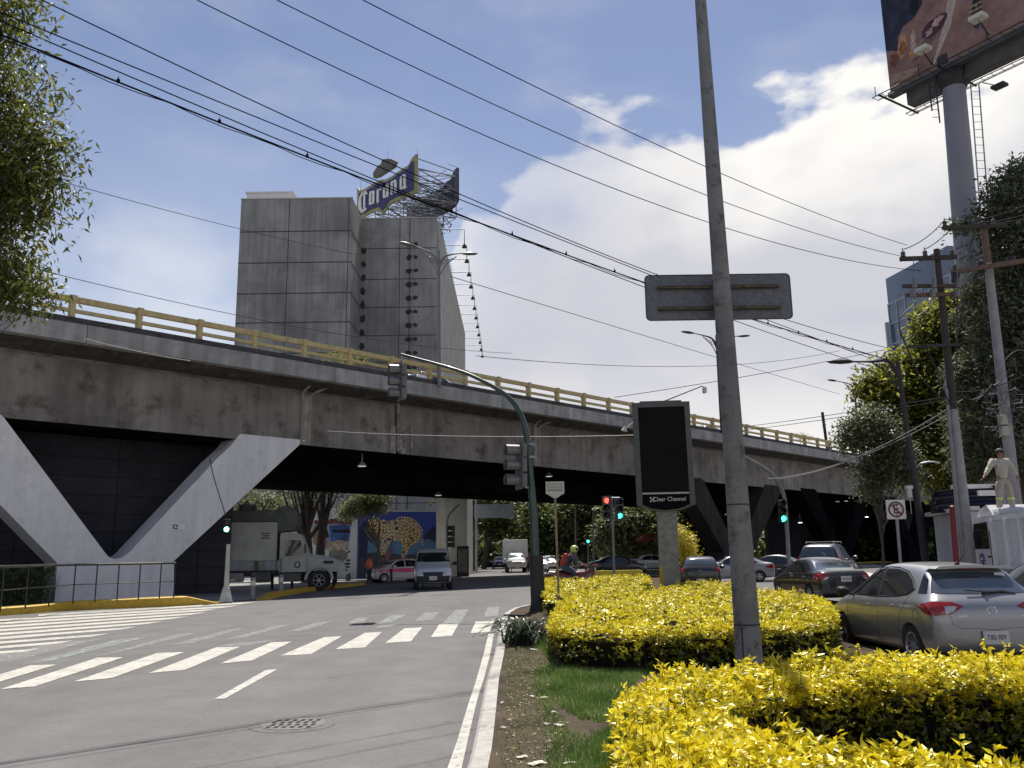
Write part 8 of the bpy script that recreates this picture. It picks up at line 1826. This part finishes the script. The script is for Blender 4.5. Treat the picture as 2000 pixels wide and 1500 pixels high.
# low railing by the leg
RA = M('rail_black', (0.012, .012, .012), .5); rt_ = thing('low_railing', 'thin black metal railing at the foot of the white bridge leg', 'railing', (G(220, 1180).x, G(220, 1180).y, .3))
pp = [(-60, 1196), (0, 1193), (49, 1186), (95, 1181), (142, 1175), (185, 1173.5), (228, 1171), (270, 1169), (311, 1167), (339, 1165)]; pts = []
for a in pp: g_ = G(a[0], a[1] + 3, .3); pts.append(g_)
hh = 1.25
for lab_, z_, r in (('top_rail', hh, .045), ('middle_rail', hh * .48, .018)):
    q = MB(); q.tube([p_ + Zv * z_ for p_ in pts], r, 6); q.build(lab_, RA, rt_)
for p_ in pts[1:]:
    q = MB(); q.tube([p_, p_ + Zv * hh], .022, 6); q.build('post', RA, rt_)

Ym_ = 70.0
def PW_(px, py, o=0): p = P(px, py, Ym_); p.y -= o; return p
mw = thing('mural_wall', 'long wall with a spotted big cat painted on blue beyond the viaduct', 'wall', (P(740, 1100, Ym_).x, Ym_, 0))
def zpx(l, dx=420, dy=930, s=.24): return [(dx + x * s, dy + y * s) for x, y in l]
def wp(name, pts, mt, o, th=.004, parent=mw):
    q = MB(); q.prism([PW_(a, b, o) for a, b in pts], (0, -th, 0)); me = q.mesh(name); bm = bmesh.new(); bm.from_mesh(me); bmesh.ops.triangulate(bm, faces=[f for f in bm.faces if len(f.verts) > 4]); bm.to_mesh(me); bm.free(); return link(name, me, mt, parent)
def slab(name, x0, x1, ytop, mt, o, th=.3, parent=mw):
    a, b = PW_(x0, ytop, o), PW_(x1, ytop, o); q = MB(); q.prism([(a.x, a.y, 0), (b.x, b.y, 0), (b.x, b.y, b.z), (a.x, a.y, a.z)], (0, th, 0)); return q.build(name, mt, parent)
slab('blue_panel', 701, 852, 1000, M('mural_blue', (0.05, 0.085, 0.42), .6, var=.25, scale=.4), .3)
slab('blue_coping', 700, 853, 997, M('white_paint', (.72, .72, .70)), .25, .3)
slab('white_panel', 560, 700, 993, M('panel_white', (0.72, .73, .75), .7, var=.06, streak=.1), .3)
wp('sky_lower', [(701, 1060), (745, 1052), (800, 1058), (852, 1045), (852, 1090), (701, 1092)], M('mural_lightblue', (0.10, 0.24, 0.42), .6, var=.3, scale=.5), .31)
wp('ground_dark', [(701, 1082), (740, 1078), (790, 1084), (852, 1078), (852, 1127), (701, 1127)], M('mural_slate', (0.06, .07, .09), .6, var=.4, scale=.7), .32)
wp('leaf_dark', zpx([(1175, 420), (1230, 360), (1290, 450), (1330, 520), (1300, 560), (1250, 520), (1240, 680), (1175, 660)]), M('mural_indigo', (0.02, .03, .08), .6, var=.3), .325)
wp('leaf_right', zpx([(1690, 520), (1740, 440), (1799, 400), (1799, 540), (1740, 510)]), M('mural_indigo', (0.02, .03, .08)), .325)
def spotmat():
    mt = bpy.data.materials.new('spotted_coat'); mt.use_nodes = True; N = mt.node_tree.nodes; L = mt.node_tree.links; b = N['Principled BSDF']; b.inputs['Roughness'].default_value = .6
    tc = N.new('ShaderNodeTexCoord'); v = N.new('ShaderNodeTexVoronoi'); v.feature = 'DISTANCE_TO_EDGE'; v.inputs['Scale'].default_value = 4.6; L.new(tc.outputs['Object'], v.inputs[0])
    r_ = N.new('ShaderNodeValToRGB'); r_.color_ramp.elements[0].position = .07; r_.color_ramp.elements[0].color = (0.05, 0.035, 0.03, 1); r_.color_ramp.elements[1].position = .11; r_.color_ramp.elements[1].color = (0.78, 0.68, 0.46, 1); L.new(v.outputs['Distance'], r_.inputs[0])
    nz = N.new('ShaderNodeTexNoise'); nz.inputs['Scale'].default_value = .5; L.new(tc.outputs['Object'], nz.inputs[0]); mp = N.new('ShaderNodeMapRange'); mp.inputs[1].default_value = .4; mp.inputs[2].default_value = .6; L.new(nz.outputs[0], mp.inputs[0])
    mx = N.new('ShaderNodeMix'); mx.data_type = 'RGBA'; mx.blend_type = 'MULTIPLY'; L.new(mp.outputs[0], mx.inputs['Factor']); L.new(r_.outputs[0], mx.inputs['A']); mx.inputs['B'].default_value = (1, .82, .62, 1); L.new(mx.outputs['Result'], b.inputs['Base Color']); return mt
cat_ = [(1245, 370), (1262, 350), (1300, 332), (1335, 338), (1362, 365), (1375, 350), (1395, 365), (1430, 365), (1480, 350), (1500, 332), (1545, 330), (1600, 337), (1650, 372), (1690, 430), (1697, 455), (1680, 505), (1640, 545), (1605, 570), (1580, 590), (1560, 660), (1520, 665), (1530, 560), (1500, 525), (1440, 530), (1405, 585), (1385, 660), (1350, 665), (1352, 580), (1350, 510), (1320, 490), (1280, 460), (1250, 440), (1262, 410), (1245, 395)]
wp('big_cat', zpx(cat_), spotmat(), .335)
wp('cat_shade', zpx([(1240, 420), (1300, 450), (1335, 490), (1320, 510), (1270, 470)]), M('mural_brown', (.16, .06, .04), .6), .34)
wp('cat_tail', zpx([(1680, 520), (1700, 500), (1700, 560), (1685, 560)]), spotmat(), .335)
wp('mauve_patch', zpx([(1390, 640), (1440, 570), (1450, 600), (1420, 680), (1390, 720)]), M('mural_mauve', (.22, .10, .14), .6, var=.3), .336)
# left white panel collage of painted fragments
BRK = M('mural_brick', (.17, .045, .045), .7, var=.3, scale=3)
wp('brick_band', zpx([(815, 360), (940, 360), (940, 348), (1015, 348), (1015, 362), (1055, 362), (1055, 348), (1118, 348), (1118, 410), (1090, 410), (1090, 392), (815, 392)]), BRK, .31)
wp('paint_sky', zpx([(800, 395), (940, 395), (1110, 395), (1108, 470), (1095, 560), (1090, 600), (960, 600), (880, 590), (830, 560), (800, 540)]), M('mural_paleblue', (.28, .36, .44), .6, var=.35, scale=.9), .312)
wp('paint_blue', zpx([(935, 405), (1060, 390), (1100, 400), (1100, 470), (1090, 530), (1000, 560), (950, 540), (940, 480)]), M('mural_royal', (.05, .11, .34), .6, var=.6, scale=1.6), .316)
wp('paint_black', zpx([(890, 440), (915, 425), (930, 470), (935, 500), (905, 500)]), BLACK, .32)
wp('paint_band', zpx([(960, 438), (1105, 436), (1105, 462), (960, 460)]), BLACK, .322)
wp('paint_tan', zpx([(815, 455), (860, 440), (850, 560), (812, 560)]), M('mural_tan', (.36, .24, .12), .6, var=.3, scale=1.5), .32)
wp('paint_cream', zpx([(930, 540), (1000, 520), (1080, 530), (1085, 590), (1000, 610), (930, 600)]), M('mural_cream', (.48, .42, .32), .6, var=.6, scale=3), .321)
wp('paint_grey', zpx([(935, 600), (1020, 590), (1090, 620), (1080, 670), (1000, 720), (950, 720), (935, 660)]), M('mural_grey', (.22, .22, .20), .6, var=.5, scale=2), .318)
wp('paint_pink', zpx([(870, 510), (915, 500), (925, 560), (890, 590)]), M('mural_pink', (.45, .18, .15), .6, var=.5, scale=3), .323)
for k, l_ in enumerate(([(1088, 605), (1105, 605), (1105, 622), (1088, 622)], [(1075, 676), (1105, 676), (1105, 694), (1075, 694)], [(1060, 704), (1105, 704), (1105, 722), (1060, 722)], [(1040, 730), (1100, 730), (1100, 746), (1040, 746)], [(1005, 756), (1085, 756), (1085, 770), (1005, 770)])): wp('brick_block', zpx(l_), M('mural_brick_dark', (.06, .05, .045), .7), .324)
wb2 = thing('pale_building', 'pale concrete building block right of the blue wall painting', 'building', (P(880, 1100, 72).x, 72, 0))
a, b = P(853, 1000, 72), P(912, 1000, 72); q = MB(); q.box(((a.x + b.x) / 2, 77, 4.5), (b.x - a.x, 10, 9)); q.build('block', M('pale_concrete', (0.42, .40, .36), .8, var=.15, scale=.5, streak=.2), wb2)
q = MB(); q.box((a.x + .9, 71.97, 6.6), (.5, .1, .5)); q.build('box', DKST, wb2)
bs = thing('bus_shelter', 'small dark advertising shelter beside the pale building', 'bus shelter', (P(904, 1115, 76).x, 68, 0)); c = P(904, 1090, 68)
q = MB(); q.box((c.x, 68, 1.2), (.9, .2, 2.3)); q.build('frame', DKST, bs); q = MB(); q.box((c.x, 67.88, 1.25), (.7, .03, 1.7)); q.build('poster', M('shelter_poster', (.10, .09, .08), .3, var=.6, scale=3), bs)
# flag-red awning and vertical white flag shape glimpsed among trees
q = MB(); c = P(1268, 1055, 92); q.box((c.x, 92, 3.2), (2.6, 1.0, .8)); q.build('awning', M('awning_red', (.35, .03, .03), .7))
bpy.data.objects['awning']['label'] = 'red awning glimpsed through the trees left of the poster column'; bpy.data.objects['awning']['category'] = 'awning'
